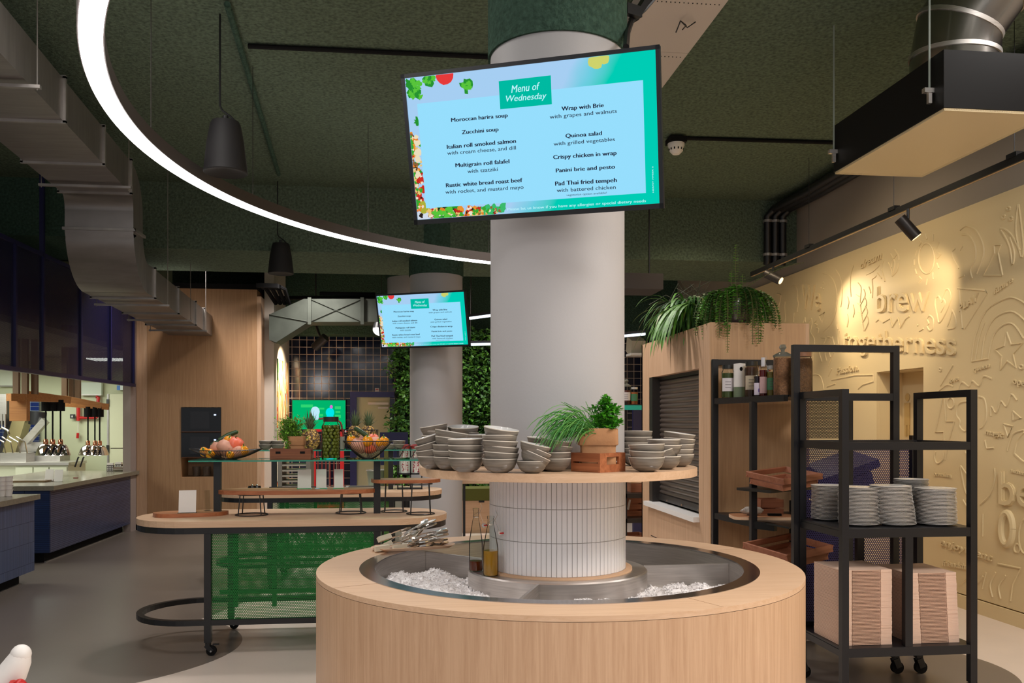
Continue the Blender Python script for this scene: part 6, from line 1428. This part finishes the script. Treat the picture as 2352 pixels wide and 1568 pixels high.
for (px, py, D, lab, rz, w, d, h) in ((1800, 1096, 5.74, 'tilted open crate of terracotta slats, upper one on the corner rack', .47, .33, .25, .085), (1808, 1264, 5.72, 'tilted open crate of terracotta slats, lower larger one on the corner rack', .47, .40, .30, .10)):
    p = V(px, py, D); t = crate('slatted_crate', lab, (p.x, p.y, p.z-.05), rz, w, d, h, CRATE, 'crate', 2, False, .035, 'stained slatted crates')
    t.rotation_euler = (.12, -.06, rz)
    MB().bar((p.x-.2, p.y+.02, p.z-.085), (p.x+.2, p.y+.2, p.z-.075), .3, .018).bar((P1.x, P1.y, p.z-.085), (p.x, p.y, p.z-.085), .04, .018).build('sloping_rest', DGREY, tA)
p = V(1740, 1188, 6.0); t = board('cutting_board', 'pale wooden cutting board with a crumpled cloth on the lower shelf of the corner rack', Vector((p.x+.03, p.y, 0)), .42, .26, .02, .9005, -.15, OAKH, 6)
t['category'] = 'cutting board'
t = thing('cloth', 'crumpled white cloth lying on the cutting board', 'cloth', (p.x-.02, p.y, .9225)); rn = random.Random(4)
mb = MB().ball((p.x-.03, p.y+.02, .951), .05, 24, 12, (1.5, .8, .55), fn=lambda a, q: 1+.12*sin(a*5+q*3)+.08*sin(a*9-q*5)); mb.build('folds', pm('cloth_white', (198, 188, 178), .95), t, True)
t = thing('black_tool', 'small black tool beside the white cloth', 'tool', (p.x+.1, p.y-.03, .9225)); MB().box((p.x+.1, p.y-.05, .93), (.09, .03, .014), -.2).build('handle', BLACKM, t)
p = V(1782, 1160, 6.05); crate('slatted_crate', 'small brown slatted crate at the back of the cutting board shelf', (p.x, p.y+.12, .9005), -.1, .16, .16, .12, CRATE, 'crate', 2, False, 0)
# plates
def plateproto():
    t = thing('plate', 'x', 'plate', (0, 0, 0)); r = .112
    MB().lathe([(0, 0), (.06, 0), (.062, .003), (r*.92, .008), (r, .0125), (r, .0145), (r*.93, .0125), (.064, .006), (0, .006)], 44).build('plate_body', PLATEM, t, True); return Proto(t)
PP = plateproto(); rp_ = random.Random(3); pitch = .0079
for px, D, n_, nm_, sc_, lean in ((1903, 5.27, 26, 'left stack behind the side frame', .90, .0), (1972, 5.0, 27, 'stack right of the front post', 1.0, 0), (2057, 5.0, 28, 'third stack from the left', 1.0, -.0012), (2150, 5.02, 26, 'rightmost front stack', 1.0, -.0003), (2092, 5.23, 31, 'back stack behind the rightmost', .88, 0)):
    c = R((px-CX)/F*D, D)
    for k in range(n_):
        pos = 'bottom plate of' if k == 0 else ('topmost plate of' if k == n_-1 else 'plate within')
        PP.put((c.x+rp_.uniform(-.003, .003)+lean*k, c.y+rp_.uniform(-.003, .003), sh2+.0005+k*pitch), (0, 0, rp_.uniform(0, 6)), f'pale dinner plate, {pos} the {nm_}', 'dinner plates '+nm_, sc_)
# cartons
def cartonproto():
    t = thing('folded_carton', 'x', 'carton', (0, 0, 0)); w, d = .305, .33; T = .0078
    mb = MB(); mb.box((0, .004, T/2), (w-.01, d-.012, T*.55))
    for sx in (-1, 1): mb.box((sx*(w/2-.034), -d/2+.012, T/2), (.066, .016, T*.96)); mb.box((sx*(w/2-.034), d/2-.012, T/2), (.066, .016, T*.96))
    for sx in (-1, 1): mb.box((sx*(w/2-.003), 0, T/2), (.006, d-.02, T*.8))
    mb.build('card_sheet', CARD, t)
    MB().box((0, -d/2+.006, T*.45), (w-.14, .005, T*.5)).build('shaded_recess', pm('carton_shadow', (196, 160, 138), .9), t); return Proto(t)  # darker card colour paints the shade of the recessed front centre
CPP = cartonproto()
for px, n_, nm_, sc_, sk in ((1993, 54, 'left carton pile', 1.0, 0), (2151, 51, 'right carton pile', .97, .0004)):
    D = 5.10; c = R((px-CX)/F*D, D); c.y = CY0+.03+.165+.01; c.x = YR(px, 1400, CY0+.03).x
    for k in range(n_):
        pos = 'lowest sheet of' if k == 0 else ('top sheet of' if k == n_-1 else 'sheet within')
        CPP.put((c.x+rp_.uniform(-.001, .001)-sk*k, c.y+rp_.uniform(-.0015, .0015), sh1+.0005+k*.0078), (0, 0, rp_.uniform(-.004, .004)), f'folded brown cardboard, {pos} the {nm_}', nm_+' sheets', (sc_, 1, 1))
# ---- plants on the kiosk
def fern(mb, mbs, p0, d, L, droop, lw, wid, rn, step=.02, lobes=True):
    p = Vector(p0); d = Vector(d).normalized(); pts = [p.copy()]; n = max(4, int(L/step))
    for i in range(n):
        p = p+d*step; d = (d+Vector((0, 0, -droop*(1+i/n)))).normalized(); pts.append(p.copy())
        s = d.cross(Vector((0, 0, 1)));
        if s.length < .05: s = Vector((1, .2, 0))
        s.normalize(); sc = sin(pi*min(1, (i+1)/n*.9+.08))**.5
        for q in (-1, 1): mb.leaf(p, s*q+d*.35+Vector((0, 0, rn.uniform(-.25, .2))), (rn.uniform(-.3, .3), rn.uniform(-.3, .3), 1), lw*sc, wid)
    mbs.tube(pts, .0022, 4)
    return pts
rf = random.Random(21)
fp_ = V(1688, 742, 6.62); t = thing('potted_fern', 'zigzag fern in a glazed dark pot on the right of the kiosk top', 'potted plant', (fp_.x, fp_.y, KZ))
MB().lathe([(0, 0), (.115, 0), (.15, .09), (.155, .17), (.13, .245), (.12, .245), (.12, .2), (0, .2)], 40, (fp_.x, fp_.y, KZ)).build('pot', pm('dark_glaze', (74, 62, 60), .2, coat=.5), t, True)
ms = [MB(), MB(), MB()]; ms_ = MB(); top = Vector((fp_.x, fp_.y, KZ+.245))
for k in range(80):
    a = rf.uniform(0, 2*pi); up_ = rf.uniform(.1, 1.1); L = rf.uniform(.24, .52)
    fern(ms[k % 3], ms_, top+Vector((.07*cos(a), .07*sin(a), -.03)), (cos(a), sin(a), up_), L, rf.uniform(.12, .26), .046, .027, rf)
for dx_, L in ((0, .36), (-.03, .16), (.06, .14)): fern(ms[0], ms_, top+Vector((dx_, 0, 0)), (.02, 0, 1), L, .0, .034, .02, rf)
fern(ms[1], ms_, top+Vector((.06, 0, .02)), (1, -.1, .75), .52, .015, .02, .012, rf)
fern(ms[0], ms_, top+Vector((-.1, -.1, .0)), (-.5, -1.4, .2), .6, .14, .03, .016, rf); fern(ms[2], ms_, top+Vector((.02, -.1, .0)), (.1, -1, .2), .5, .22, .03, .016, rf)
ms[0].build('fronds', LEAF, t); ms[1].build('fronds', LEAFD, t); ms[2].build('fronds', pm('fern_mid', (84, 144, 46), .45), t); ms_.build('stems', pm('fern_stem', (88, 90, 44), .6), t)
lp = V(1545, 765, 7.3); lp.x = max(lp.x, KX0+.18); t = thing('trailing_fern', 'bushy dark green strap-leaved fern spilling over the left end of the kiosk top', 'potted plant', (lp.x, lp.y, KZ))
MB().lathe([(0, 0), (.11, 0), (.15, .2), (.14, .2), (.13, .15), (0, .15)], 32, (lp.x, lp.y, KZ)).build('pot', BLACKM, t, True)
ms = [MB(), MB(), MB()]; mst = MB(); top = Vector((lp.x, lp.y, KZ+.2))
def strap(mb, p0, d, L, droop, w, rn):
    p = Vector(p0); d = Vector(d).normalized(); n = 9; st = L/n; L_, R_ = [], []
    for i in range(n+1):
        s = d.cross(Vector((0, 0, 1)));
        if s.length < .05: s = Vector((1, 0, 0))
        s.normalize(); ww_ = w*sin(pi*(.12+.88*i/n))**.7; L_.append(p+s*ww_/2); R_.append(p-s*ww_/2)
        p = p+d*st; d = (d+Vector((rn.uniform(-.06, .06), rn.uniform(-.06, .06), -droop))).normalized()
    vs = L_+R_; mb.add(vs, [(i, i+1, n+2+i, n+1+i) for i in range(n)])
for k in range(900):
    a = rf.uniform(0, 2*pi); up_ = rf.uniform(.0, 1.5); L = rf.uniform(.16, .46); q = rf.random()
    strap(ms[0 if q < .6 else (1 if q < .9 else 2)], top+Vector((.2*cos(a)*rf.random(), .24*sin(a)*rf.random(), -.06+.1*rf.random())), (cos(a)*1.1, sin(a), up_), L, rf.uniform(.22, .6), rf.uniform(.014, .028), rf)
for k in range(26): strap(ms[1], top+Vector((-.1, -.15+rf.uniform(-.2, .1), 0)), (-1, rf.uniform(-.9, .4), .2), rf.uniform(.45, .75), rf.uniform(.25, .36), .03, rf)
for k in range(12): mst.tube([top, top+Vector((rf.uniform(-.2, .2), rf.uniform(-.2, .2), rf.uniform(.15, .26))), top+Vector((rf.uniform(-.34, .34), rf.uniform(-.3, .3), rf.uniform(.0, .12)))], .0025, 4)
ms[0].build('leaves', LEAFD, t); ms[1].build('leaves', LEAF, t); ms[2].build('leaves', pm('fern_yellowgreen', (120, 132, 62), .5), t); mst.build('stems', pm('fern_stem2', (70, 70, 50), .6), t)
# ---- shelving beyond the kiosk, left of it
a_ = V(1453, 940, 9.3); x0_, x1_ = V(1425, 900, 9.3).x-.2, V(1500, 900, 9.3).x; t = thing('storage_shelving', 'black storage shelving with a turquoise edge seen between column and kiosk', 'shelving', ((x0_+x1_)/2, a_.y, 0))
z1_ = V(0, 928, 9.3).z
for x in (x0_, V(1438, 1000, 9.3).x-.01, x1_): MB().bb(x-.02, x+.02, a_.y, a_.y+.04, 0, 1.78 if x != x1_ else z1_).build('post', BLACK, t)
MB().bb(x0_, x1_, a_.y-.01, a_.y+.4, z1_-.012, z1_).build('shelf_plate', DGREY, t); MB().bb(x0_, x1_, a_.y-.02, a_.y-.01, z1_-.06, z1_-.012).build('turquoise_edge', pm('turquoise', (40, 170, 150), .4), t)
for yy in (1133, 1190, 1270): z = V(0, yy, 9.3).z; MB().bb(x0_, x1_, a_.y, a_.y+.4, z-.05, z-.002).build('shelf_plate', DGREY, t)
for px, h_, r_, cc, lc, l in ((1444, .22, .05, (90, 40, 28), (205, 195, 190), 'knob-lidded jar of red preserve on the turquoise-edged shelf, left'), (1462, .19, .042, (176, 96, 50), (60, 120, 80), 'jar of mixed pickles with green label on the turquoise-edged shelf, right')):
    p = V(px, 928, 9.4); jar('glass_jar', l, (p.x, p.y+.1, z1_+.0005), h_, r_, None if r_ > .045 else (190, 186, 180), cc, .8, lc, .85, 'jars on the turquoise shelf', r_ > .045)
for py, l in ((1180, 'slatted crate with a white tag on the shelving left of the kiosk'), (1252, 'slatted crate on the lower shelving left of the kiosk')):
    p = V(1460, py, 9.45); q_ = {1180: 1190, 1252: 1270}[py]; zc = V(0, q_, 9.3).z
    c_ = crate('slatted_crate', l, (p.x, p.y+.22, zc), .1, .3, .28, .2 if py == 1180 else .16, CRATE, 'crate', 3, False, .01, 'crates left of the kiosk')
    if py == 1180: q2 = V(1454, 1148, 9.3); MB().box((q2.x, c_.location.y-.19, zc+.13), (.022, .003, .11), rot=Euler((0, .2, 0))).build('tag', PAPERW, c_)
p = V(1462, 1125, 9.45); zc = V(0, 1133, 9.3).z; MBt = thing('wooden_box', 'small oak box on the upper shelving under the bowl shelf', 'box', (p.x, p.y+.15, zc)); MB().bb(p.x-.06, p.x+.12, p.y, p.y+.25, zc, zc+.1).build('box_body', CRATE, MBt); MB().bb(p.x-.065, p.x+.125, p.y-.005, p.y+.255, zc+.1, zc+.112).build('lid', OAKH, MBt)
a_ = V(1460, 985, 12.2); t = thing('navy_curtain_panel', 'plain navy panel behind the shelving left of the kiosk', 'panel', (a_.x, a_.y, 0)); MB().bb(V(1454, 900, 12.2).x, V(1500, 900, 12.2).x, a_.y, a_.y+.05, 0, V(0, 938, 12.2).z).build('sheet', BLUEM, t)
a_ = V(1460, 795, 12.5); t = thing('wall_air_unit', 'beige wall box under the far strip light left of the kiosk', 'wall unit', a_); MB().box(a_, (.2, .3, .22), rot=Euler((.3, 0, 0))).build('housing', pm('beige_unit', (166, 156, 136), .5), t); MB().box((a_.x, a_.y-.1, a_.z-.13), (.26, .3, .03)).build('base_tray', PLASTICW, t)
# white chair at the lower left corner
t = thing('white_shell_chair', 'white moulded chair with a curved tip and red cushion at the bottom left corner', 'chair', R(-1.62, 2.6, 0))
tip = V(50, 1500, 2.55); b0 = V(-60, 1640, 2.55)
pts = [b0+Vector((-.12, .0, -.1)), V(-40, 1615, 2.55), V(0, 1575, 2.55), V(28, 1545, 2.55), V(44, 1515, 2.55), V(48, 1502, 2.55)]
MB().tube(pts, [.085, .062, .05, .042, .034, .028], 16).ball(pts[-1], .0285, 16, 10).build('curved_arm', pm('chair_white', (232, 226, 222), .45), t, True)
c0 = R(-1.95, 2.6); zs = .46
MB().ball((c0.x, c0.y, .50), .24, 28, 14, (1, 1, .22)).build('seat', pm('chair_white2', (230, 224, 220), .45), t, True)
MB().tube([(c0.x-.1, c0.y+.1, .5), (c0.x-.05, c0.y+.08, .62), pts[0]], .07, 12).build('shell_back', pm('chair_white3', (230, 224, 220), .45), t, True)
q_ = V(45, 1575, 2.5); MB().ball(q_+Vector((0, 0, -.01)), .022, 16, 10, (1, 1, 1.4)).tube([q_, q_+Vector((-.15, 0, -.22))], .03, 12).build('red_cushion', RED, t, True)
for k in range(4): a = pi/4+k*pi/2; MB().tube([(c0.x+.1*cos(a), c0.y+.1*sin(a), .47), (c0.x+.2*cos(a), c0.y+.2*sin(a), 0)], .014, 10).build('leg', OAKH, t)
# ================================================================= KITCHEN SIDE ON THE LEFT
XK = G(230, 1100, .86).x   # plane of the counter front
pA_ = G(145, 1115, .86); pB_ = G(310, 1079, .86); XK = (pA_.x+pB_.x)/2; print('counter', pA_, pB_)
ZC_ = .86; yA, yB = pA_.y, 13.0
kt = thing('kitchen_counter', 'long blue-tiled kitchen counter with a grey stone top on the left', 'counter', (XK-.6, (yA+yB)/2, 0))
MB().bb(XK-1.3, XK+.02, yA-.04, 13.3, ZC_-.05, ZC_).build('stone_top', STONE, kt)
MB().bb(XK-1.2, XK-.03, yA, yB-.06, .12, ZC_-.051).build('tiled_front', BLUET, kt)
MB().bb(XK-.9, XK-.04, yA-.012, yA-.001, .12, ZC_-.052).build('tiled_end', BLUETX, kt)
MB().bb(XK-1.2, XK-.13, yA+.08, yB-.06, 0, .12).build('plinth', BLACKM, kt); MB().bb(XK-.128, XK-.105, yA+.08, yB-.06, 0, .012).build('floor_trim', pm('floor_trim', (150, 144, 136), .4, .5), kt)
# near counter block
n1 = G(88, 1134, ZC_); n0 = XR(0, 1155, n1.x)
k2 = thing('kitchen_counter', 'nearer kitchen counter block with vertical blue tiles and cups at the left edge', 'counter', (n1.x-.5, n1.y-1, 0))
MB().bb(n1.x-1.2, n1.x+.02, n1.y-2.2, n1.y, ZC_-.05, ZC_).build('stone_top', STONE, k2)
MB().bb(n1.x-1.2, n1.x-.02, n1.y-2.2, n1.y-.04, .12, ZC_-.051).build('tiled_front', BLUEV, k2)
MB().bb(n1.x-1.2, n1.x-.12, n1.y-2.2, n1.y-.14, 0, .12).build('plinth', BLACKM, k2); MB().bb(n1.x-.118, n1.x-.098, n1.y-2.2, n1.y-.14, 0, .012).build('floor_trim', pm('floor_trim2', (150, 144, 136), .4, .5), k2)
# cups at the left edge
cp = thing('paper_cup', 'x', 'cup', (0, 0, 0)); MB().lathe([(0, 0), (.03, 0), (.041, .06), (.043, .063), (.038, .063), (.028, .004), (0, .004)], 24).build('cup_body', PAPERW, cp, True); MB().lathe([(.0445, .0605), (.0445, .0645), (.041, .0645)], 24).build('rim', pm('cup_rim', (190, 176, 176), .5), cp); CPr = Proto(cp)
for i, (px, D) in enumerate(((3, 8.25), (19, 8.3))):
    c = R((px-CX)/F*D, D)
    for k in range(4): CPr.put((c.x, c.y, ZC_+.0005+k*.04), (0, 0, 0), f'pale cup, {["bottom", "second from bottom", "third from bottom", "top"][k]} of the {["left", "right"][i]} stack at the left picture edge', 'cups on the near counter', 1.0)
# blue screen above
zb0, zb1 = 2.09, 3.36; xs = XK+.0; ys0, ys1 = 3.6, 12.95
bs_ = thing('blue_mesh_screen', 'long dark blue perforated metal screen hanging over the kitchen counter', 'screen panel', (xs, 8.3, zb0))
ys = [XR(px, 800, xs).y for px in (-600, -260, 33, 97, 184, 252, 306)]
for i in range(len(ys)-1): MB().bb(xs-.002, xs+.0, ys[i]+.02, ys[i+1]-.02, zb0+.02, zb1).build('mesh_panel', PERFB, bs_)
MB().bb(xs-.025, xs+.025, ys[0], ys[-1]+.03, zb0-.02, zb0+.025).build('bottom_rail', BLUEM, bs_); MB().bb(xs-.02, xs+.02, ys[0], ys[-1]+.03, zb1-.02, zb1+.02).build('top_rail', BLUEM, bs_)
for i, y in enumerate(ys): MB().bb(xs-.022, xs+.022, y-.02, y+.02, zb0-.02, zb1 if i not in (3, 4) else CEIL).build('upright', BLUEM, bs_)
MB().bb(xs-1.2, xs-1.19, 5, 12.9, 2.9, CEIL).build('rear_sheet', pm('dark_navy_sheet', (26, 20, 50), .5), bs_)
# dim light reflections / kitchen ceiling panels
KCZ = YR(200, 812, 13.6).z+.05
for (px0, px1, py, D, l) in ((198, 300, 825, 14.8, 'long fluorescent kitchen light seen through the blue screen, front one'), (283, 306, 842, 16.0, 'short fluorescent kitchen light seen through the blue screen, rear one')):
    A, B = YR(px0, py, D-1.2), YR(px1, py, D-1.2); A2 = Vector((A.x, A.y, A.z)); t = thing('fluorescent_light', l, 'light', (A+B)/2, 0, 'kitchen lights')
    MB().bb(A.x, B.x, A.y, A.y+.35, A.z, A.z+.02).build('diffuser', emi('fluo', (250, 255, 245), 4), t); MB().bb(A.x-.03, B.x+.03, A.y-.02, A.y+.37, A.z+.02, KCZ-.001).build('housing', PLASTICW, t)
struct('ceiling_kitchen', MB().bb(-9.3, XK-.35, 9.2, 15.2, YR(200, 812, 13.6).z+.05, YR(200, 812, 13.6).z+.12), pm('kitchen_ceiling', (150, 150, 140), .8))
# timber gantry
def KV(px, py, D): return V(px, py, D)
gt = thing('timber_gantry', 'oak beam frame hanging over the pass with heat lamps', 'beam frame', KV(120, 920, 11.6))
for a, b, s in (((20, 912, 10.6), (128, 915, 11.2), .09), ((60, 905, 11.4), (162, 919, 11.7), .09), ((128, 925, 12.6), (250, 934, 12.9), .09), ((150, 915, 12.2), (232, 931, 12.3), .08)):
    MB().bar(KV(*a), KV(*b), s, s).build('beam', BEECH, gt)
A = KV(20, 905, 10.6); MB().box(KV(37, 930, 10.7)+Vector((0, .1, -.03)), (.2, .1, .55*.6)).build('drop_panel', BEECH, gt)
for px, D in ((38, 11.2), (58, 11.2), (80, 11.3), (149, 12.4), (165, 12.5), (179, 12.5)): p = KV(px, 915, D); MB().bb(p.x-.035, p.x+.035, p.y-.03, p.y+.03, p.z, 2.95).build('hanger_post', pm('post_brown', (112, 84, 58), .6), gt)
def heat(px, D, n, l):
    p = KV(px, 1045, D); t = thing('heat_lamp', l, 'heat lamp', p, 0, 'chrome heat lamps'); s = 1
    MB().lathe([(.125, 0), (.12, .03), (.105, .075), (.085, .115), (.06, .14), (.03, .15), (0, .15)], 32, p).build('dome', CHROME, t, True)
    MB().lathe([(0, .15), (.03, .15), (.03, .20), (.018, .215), (0, .215)], 16, p).build('neck', pm('copper', (190, 130, 100), .2, 1), t, True)
    zt__ = KV(px, 934 if D > 11.9 else 918, D).z; MB().tube([(p.x, p.y, p.z+.21), (p.x, p.y, zt__-.15)], .011, 8).build('cord', BLACKM, t); MB().cyl(p, .055, zt__-.15, zt__+.0, 20).build('ceiling_cap', BLACKM, t)
    mb = MB().ball((p.x, p.y, p.z+.03), .04, 12, 8); mb.build('bulb', emi('bulb', (255, 236, 214), 6), t)
for i, (px, D) in enumerate(((105, 11.53), (121, 11.58), (139, 11.63))): heat(px, D, i, 'chrome dome heat lamp, '+('left', 'middle', 'right')[i]+' of the near left trio')
for i, (px, D) in enumerate(((202, 12.78), (218, 12.82), (229, 12.85))): heat(px, D, i, 'chrome dome heat lamp, '+('left', 'middle', 'right')[i]+' of the far right trio')
# red pipe, grey switch, notices
yk = 15.12
def kp(px, py): return YR(px, py, yk)
t = thing('red_pipe', 'red sprinkler pipe on the pale kitchen wall behind the heat lamps', 'pipe', kp(180, 930)); MB().tube([kp(180, 930), kp(180, 966)], .03, 10).tube([kp(180, 959), kp(222, 959)], .022, 10).tube([kp(222, 959), kp(226, 912), kp(221, 911)], .028, 10).build('pipe', RED, t)
MB().tube([kp(180, 966), kp(179, 1000)], .006, 6).build('cord', PLASTICW, t); MB().tube([kp(179, 994), kp(178, 1006)], .022, 8).build('pull_handle', RED, t)
t = thing('wall_switch', 'small black switch on the pale kitchen wall', 'switch', kp(167, 956)); p = kp(167, 956); MB().box(p, (.075, .03, .07)).build('plate', BLACK, t); MB().box(p+Vector((0, -.02, 0)), (.03, .01, .03)).build('button', GALV, t)
for (x0, y0, x1, y1, l, c) in ((0, 842, 32, 888, 'white board at the top left of the kitchen opening', (215, 222, 205)), (185, 878, 234, 908, 'pale whiteboard high on the kitchen wall', (196, 206, 190)), (270, 885, 298, 896, 'small white and blue notice near the kitchen pillar', (205, 215, 210))):
    a, b = kp(x0, y0), kp(x1, y1); t = thing('wall_board', l, 'board', (a+b)/2, 0); MB().bb(a.x, b.x, yk-.03, yk+.05, b.z, a.z).build('board_face', pm('board_'+str(x0), c, .4, emit=0), t)
    if x0 == 270: MB().bb(a.x, a.x+.05, yk-.035, yk-.029, b.z, a.z).build('blue_logo', pm('notice_blue', (40, 110, 190), .4), t)
    else: MB().bb(a.x, b.x, yk-.034, yk-.03, b.z, b.z+.02).build('edge', GALV, t)
a, b = kp(254, 890), kp(252, 1065); t = thing('kitchen_door_panel', 'tall pale door leaf at the right end of the kitchen wall', 'door leaf', (a.x+.3, yk, 0)); MB().bb(kp(254, 900).x, kp(299, 900).x, yk-.06, yk+.02, 0, kp(254, 905).z).build('leaf', pm('door_pale', (206, 208, 178), .5), t); MB().bb(kp(249, 900).x, kp(253, 900).x, yk-.07, yk+.02, 0, kp(254, 905).z).build('edge_strip', GALV, t)
for py in (925, 1030): p = kp(251, py); MB().box(p+Vector((0, -.06, 0)), (.04, .05, .12)).build('hinge', BLACK, t)
a, b = kp(257, 1030), kp(298, 1062); t = thing('brass_splash', 'brassy metal splash plate behind the shakers', 'panel', (a+b)/2); MB().bb(a.x, b.x, yk-.04, yk+.08, b.z, a.z).build('sheet', pm('brass', (150, 124, 74), .3, .9, noise=.3, nscale=4), t); MB().bb(a.x, b.x, yk-.06, yk+.08, a.z, a.z+.015).build('edge', pm('pinkrim', (220, 180, 180), .4), t)
# blue tiled niche, appliances and rear kitchen benches
a, b = kp(55, 918), kp(92, 1010); struct('wall_kitchen_tiles', MB().bb(a.x-1.6, b.x, yk-.05, yk, .9, a.z), KTILE)
bn = KV(60, 1080, 12.8); t = thing('kitchen_bench', 'pale steel kitchen bench with drawers behind the pass', 'bench', (bn.x, bn.y, 0)); x0_, x1_ = KV(-120, 1080, 12.8).x, KV(152, 1080, 12.8).x; zb_ = KV(0, 1062, 12.8).z
MB().bb(x0_, x1_, bn.y, bn.y+.7, .1, zb_-.04).build('carcass', pm('bench_pale', (186, 188, 166), .4), t); MB().bb(x0_-.02, x1_+.02, bn.y-.03, bn.y+.7, zb_-.04, zb_).build('top', STEEL, t)
for i, (u, v) in enumerate(((38, 75), (78, 110), (113, 150))):
    xa, xb_ = KV(u, 1080, 12.8).x, KV(v, 1080, 12.8).x; d = MB().bb(xa, xb_, bn.y-.02, bn.y, zb_-.32, zb_-.07).build('drawer', pm('drawer_pale', (200, 202, 180), .4), t); MB().ball(((xa+xb_)/2, bn.y-.035, zb_-.2), .02, 10, 8).build('knob', BLACK, d)
def kbox(px0, px1, py0, py1, D, dep, name, lab, cat, m, part='body'):
    a, b = KV(px0, py0, D), KV(px1, py1, D); t = thing(name, lab, cat, ((a.x+b.x)/2, a.y, b.z)); MB().bb(a.x, b.x, a.y, a.y+dep, b.z, a.z).build(part, m, t); return t, a, b
t, a, b = kbox(0, 57, 1040, 1062, 12.9, .3, 'steel_pans', 'row of steel food pans on the kitchen bench at the left', 'pans', STEEL, 'pan_block')
for k in range(4): x = a.x+.08+k*.1; MB().tube([(x, a.y, a.z), (x-.03, a.y, a.z+.16), (x-.14, a.y-.03, a.z+.24)], .01, 6).build('ladle', CHROME, t)
t, a, b = kbox(77, 135, 1040, 1062, 13.3, .4, 'griddle', 'low steel griddle under the left heat lamps', 'griddle', GALV); MB().bb(a.x, b.x, a.y, a.y+.4, a.z, a.z+.02).build('plate', BLACK, t)
t = thing('slicing_machine', 'steel slicing machine with a slanted chute in the kitchen', 'machine', KV(45, 1040, 13.4)); MB().bar(KV(28, 1040, 13.4), KV(52, 962, 13.4), .18, .25).build('chute', pm('chute_tan', (150, 138, 100), .3, .5), t); MB().bar(KV(15, 1040, 13.5), KV(36, 962, 13.5), .1, .3).build('chute_side', DGREY, t); MB().bar(KV(60, 1015, 13.3), KV(105, 965, 13.3), .09, .1).build('arm', STEEL, t); MB().tube([KV(85, 975, 13.4), KV(88, 945, 13.4)], .12, 16).build('motor', BLACK, t, True)
MB().bb(KV(25, 1050, 13.4).x, KV(100, 1050, 13.4).x, KV(60, 1050, 13.4).y, KV(60, 1050, 13.4).y+.3, zb_, KV(25, 1015, 13.4).z).build('base', STEEL, t)
t = thing('steel_tap', 'curved steel tap at the far left of the kitchen', 'tap', KV(5, 1000, 12.0)); MB().tube([KV(-10, 1060, 12.9), KV(-12, 990, 12.9), KV(5, 982, 12.9), KV(18, 988, 12.9), KV(21, 998, 12.9)], .018, 8).build('spout', CHROME, t, True)
t = thing('steel_cabinet', 'dark steel rack full of utensils at the far left of the kitchen', 'rack', KV(-10, 960, 13.2)); MB().bb(KV(-60, 960, 13.2).x, KV(12, 960, 13.2).x, KV(0, 960, 13.2).y, KV(0, 960, 13.2).y+.3, KV(0, 975, 13.2).z, KV(0, 905, 13.2).z).build('frame', DGREY, t)
mb = MB()
for k in range(10): p = KV(-8+k*2.4, 905, 13.1); mb.tube([p, p+Vector((0, 0, -.3-.1*(k % 3)))], .012, 6)
mb.build('hanging_utensils', STEEL, t)
# counter top items
def C_(px, py): return G(px, py, ZC_)
for i, (px, py, w_) in enumerate(((112, 1105, .06), (133, 1106, .06))):
    p = C_(px, py); p.z = ZC_+.0005; signcard(p, .10, .14, -.1, -.2, 'small tan card standing on the kitchen counter corner, '+('left' if i == 0 else 'right')+' one', False, 'counter cards')
for i, (px, py) in enumerate(((254, 1082), (273, 1080))):
    p = C_(px, py); p.z = ZC_+.0005; t = thing('spice_shaker', 'black and white patterned shaker box on the counter end, '+('left' if i == 0 else 'right')+' one', 'shaker', p, 0, 'patterned shakers')
    MB().box(p+Vector((0, 0, .045)), (.09, .06, .09)).build('box_body', pm('shaker_dark', (60, 54, 56), .5), t); MB().box(p+Vector((0, 0, .105)), (.085, .055, .03)).build('box_top', PAPERW, t); mb = MB()
    for r_ in range(3):
        for c_ in range(4): mb.box(p+Vector((-.033+c_*.022, -.0305, .02+r_*.025)), (.012, .002, .014))
    mb.build('pattern', PAPERW, t)
p = C_(288, 1082); p.x -= .06; t = thing('steel_cylinder', 'small steel cylinder lying beside the shakers', 'canister', (p.x, p.y+.2, ZC_)); MB().tube([(p.x-.1, p.y, ZC_+.035), (p.x+.12, p.y, ZC_+.035)], .034, 20).build('tube_body', CHROME, t, True); MB().tube([(p.x+.12, p.y, ZC_+.035), (p.x+.14, p.y, ZC_+.035)], .036, 20).build('cap', BLACK, t)
p = C_(60, 1108); t = thing('pass_tray', 'flat brown tray on the near end of the kitchen counter', 'tray', (p.x, p.y+.1, ZC_)); MB().bb(p.x-.35, p.x+.2, p.y+.02, p.y+.3, ZC_+.0005, ZC_+.02).build('tray_body', pm('tray_bronze', (140, 116, 84), .25, .6), t); MB().bb(p.x-.3, p.x+.15, p.y+.05, p.y+.27, ZC_+.02, ZC_+.021).build('tray_well', pm('tray_well', (100, 84, 62), .3, .6), t)
p = C_(174, 1098); t = thing('tape_patch', 'small dark red item on the kitchen counter top', 'item', (p.x, p.y, ZC_)); MB().box((p.x, p.y, ZC_+.005), (.05, .03, .01)).build('patch', REDD, t)
t = thing('leaning_tongs', 'two slim tilted black handles on the counter before the kitchen wall', 'handles', C_(178, 1072)); 
for x in (172, 184): MB().tube([KV(x, 1072, 13.0), KV(x+7, 1052, 13.0), KV(x+9, 1049, 13.0)], .012, 6).build('handle', BLACK, t)
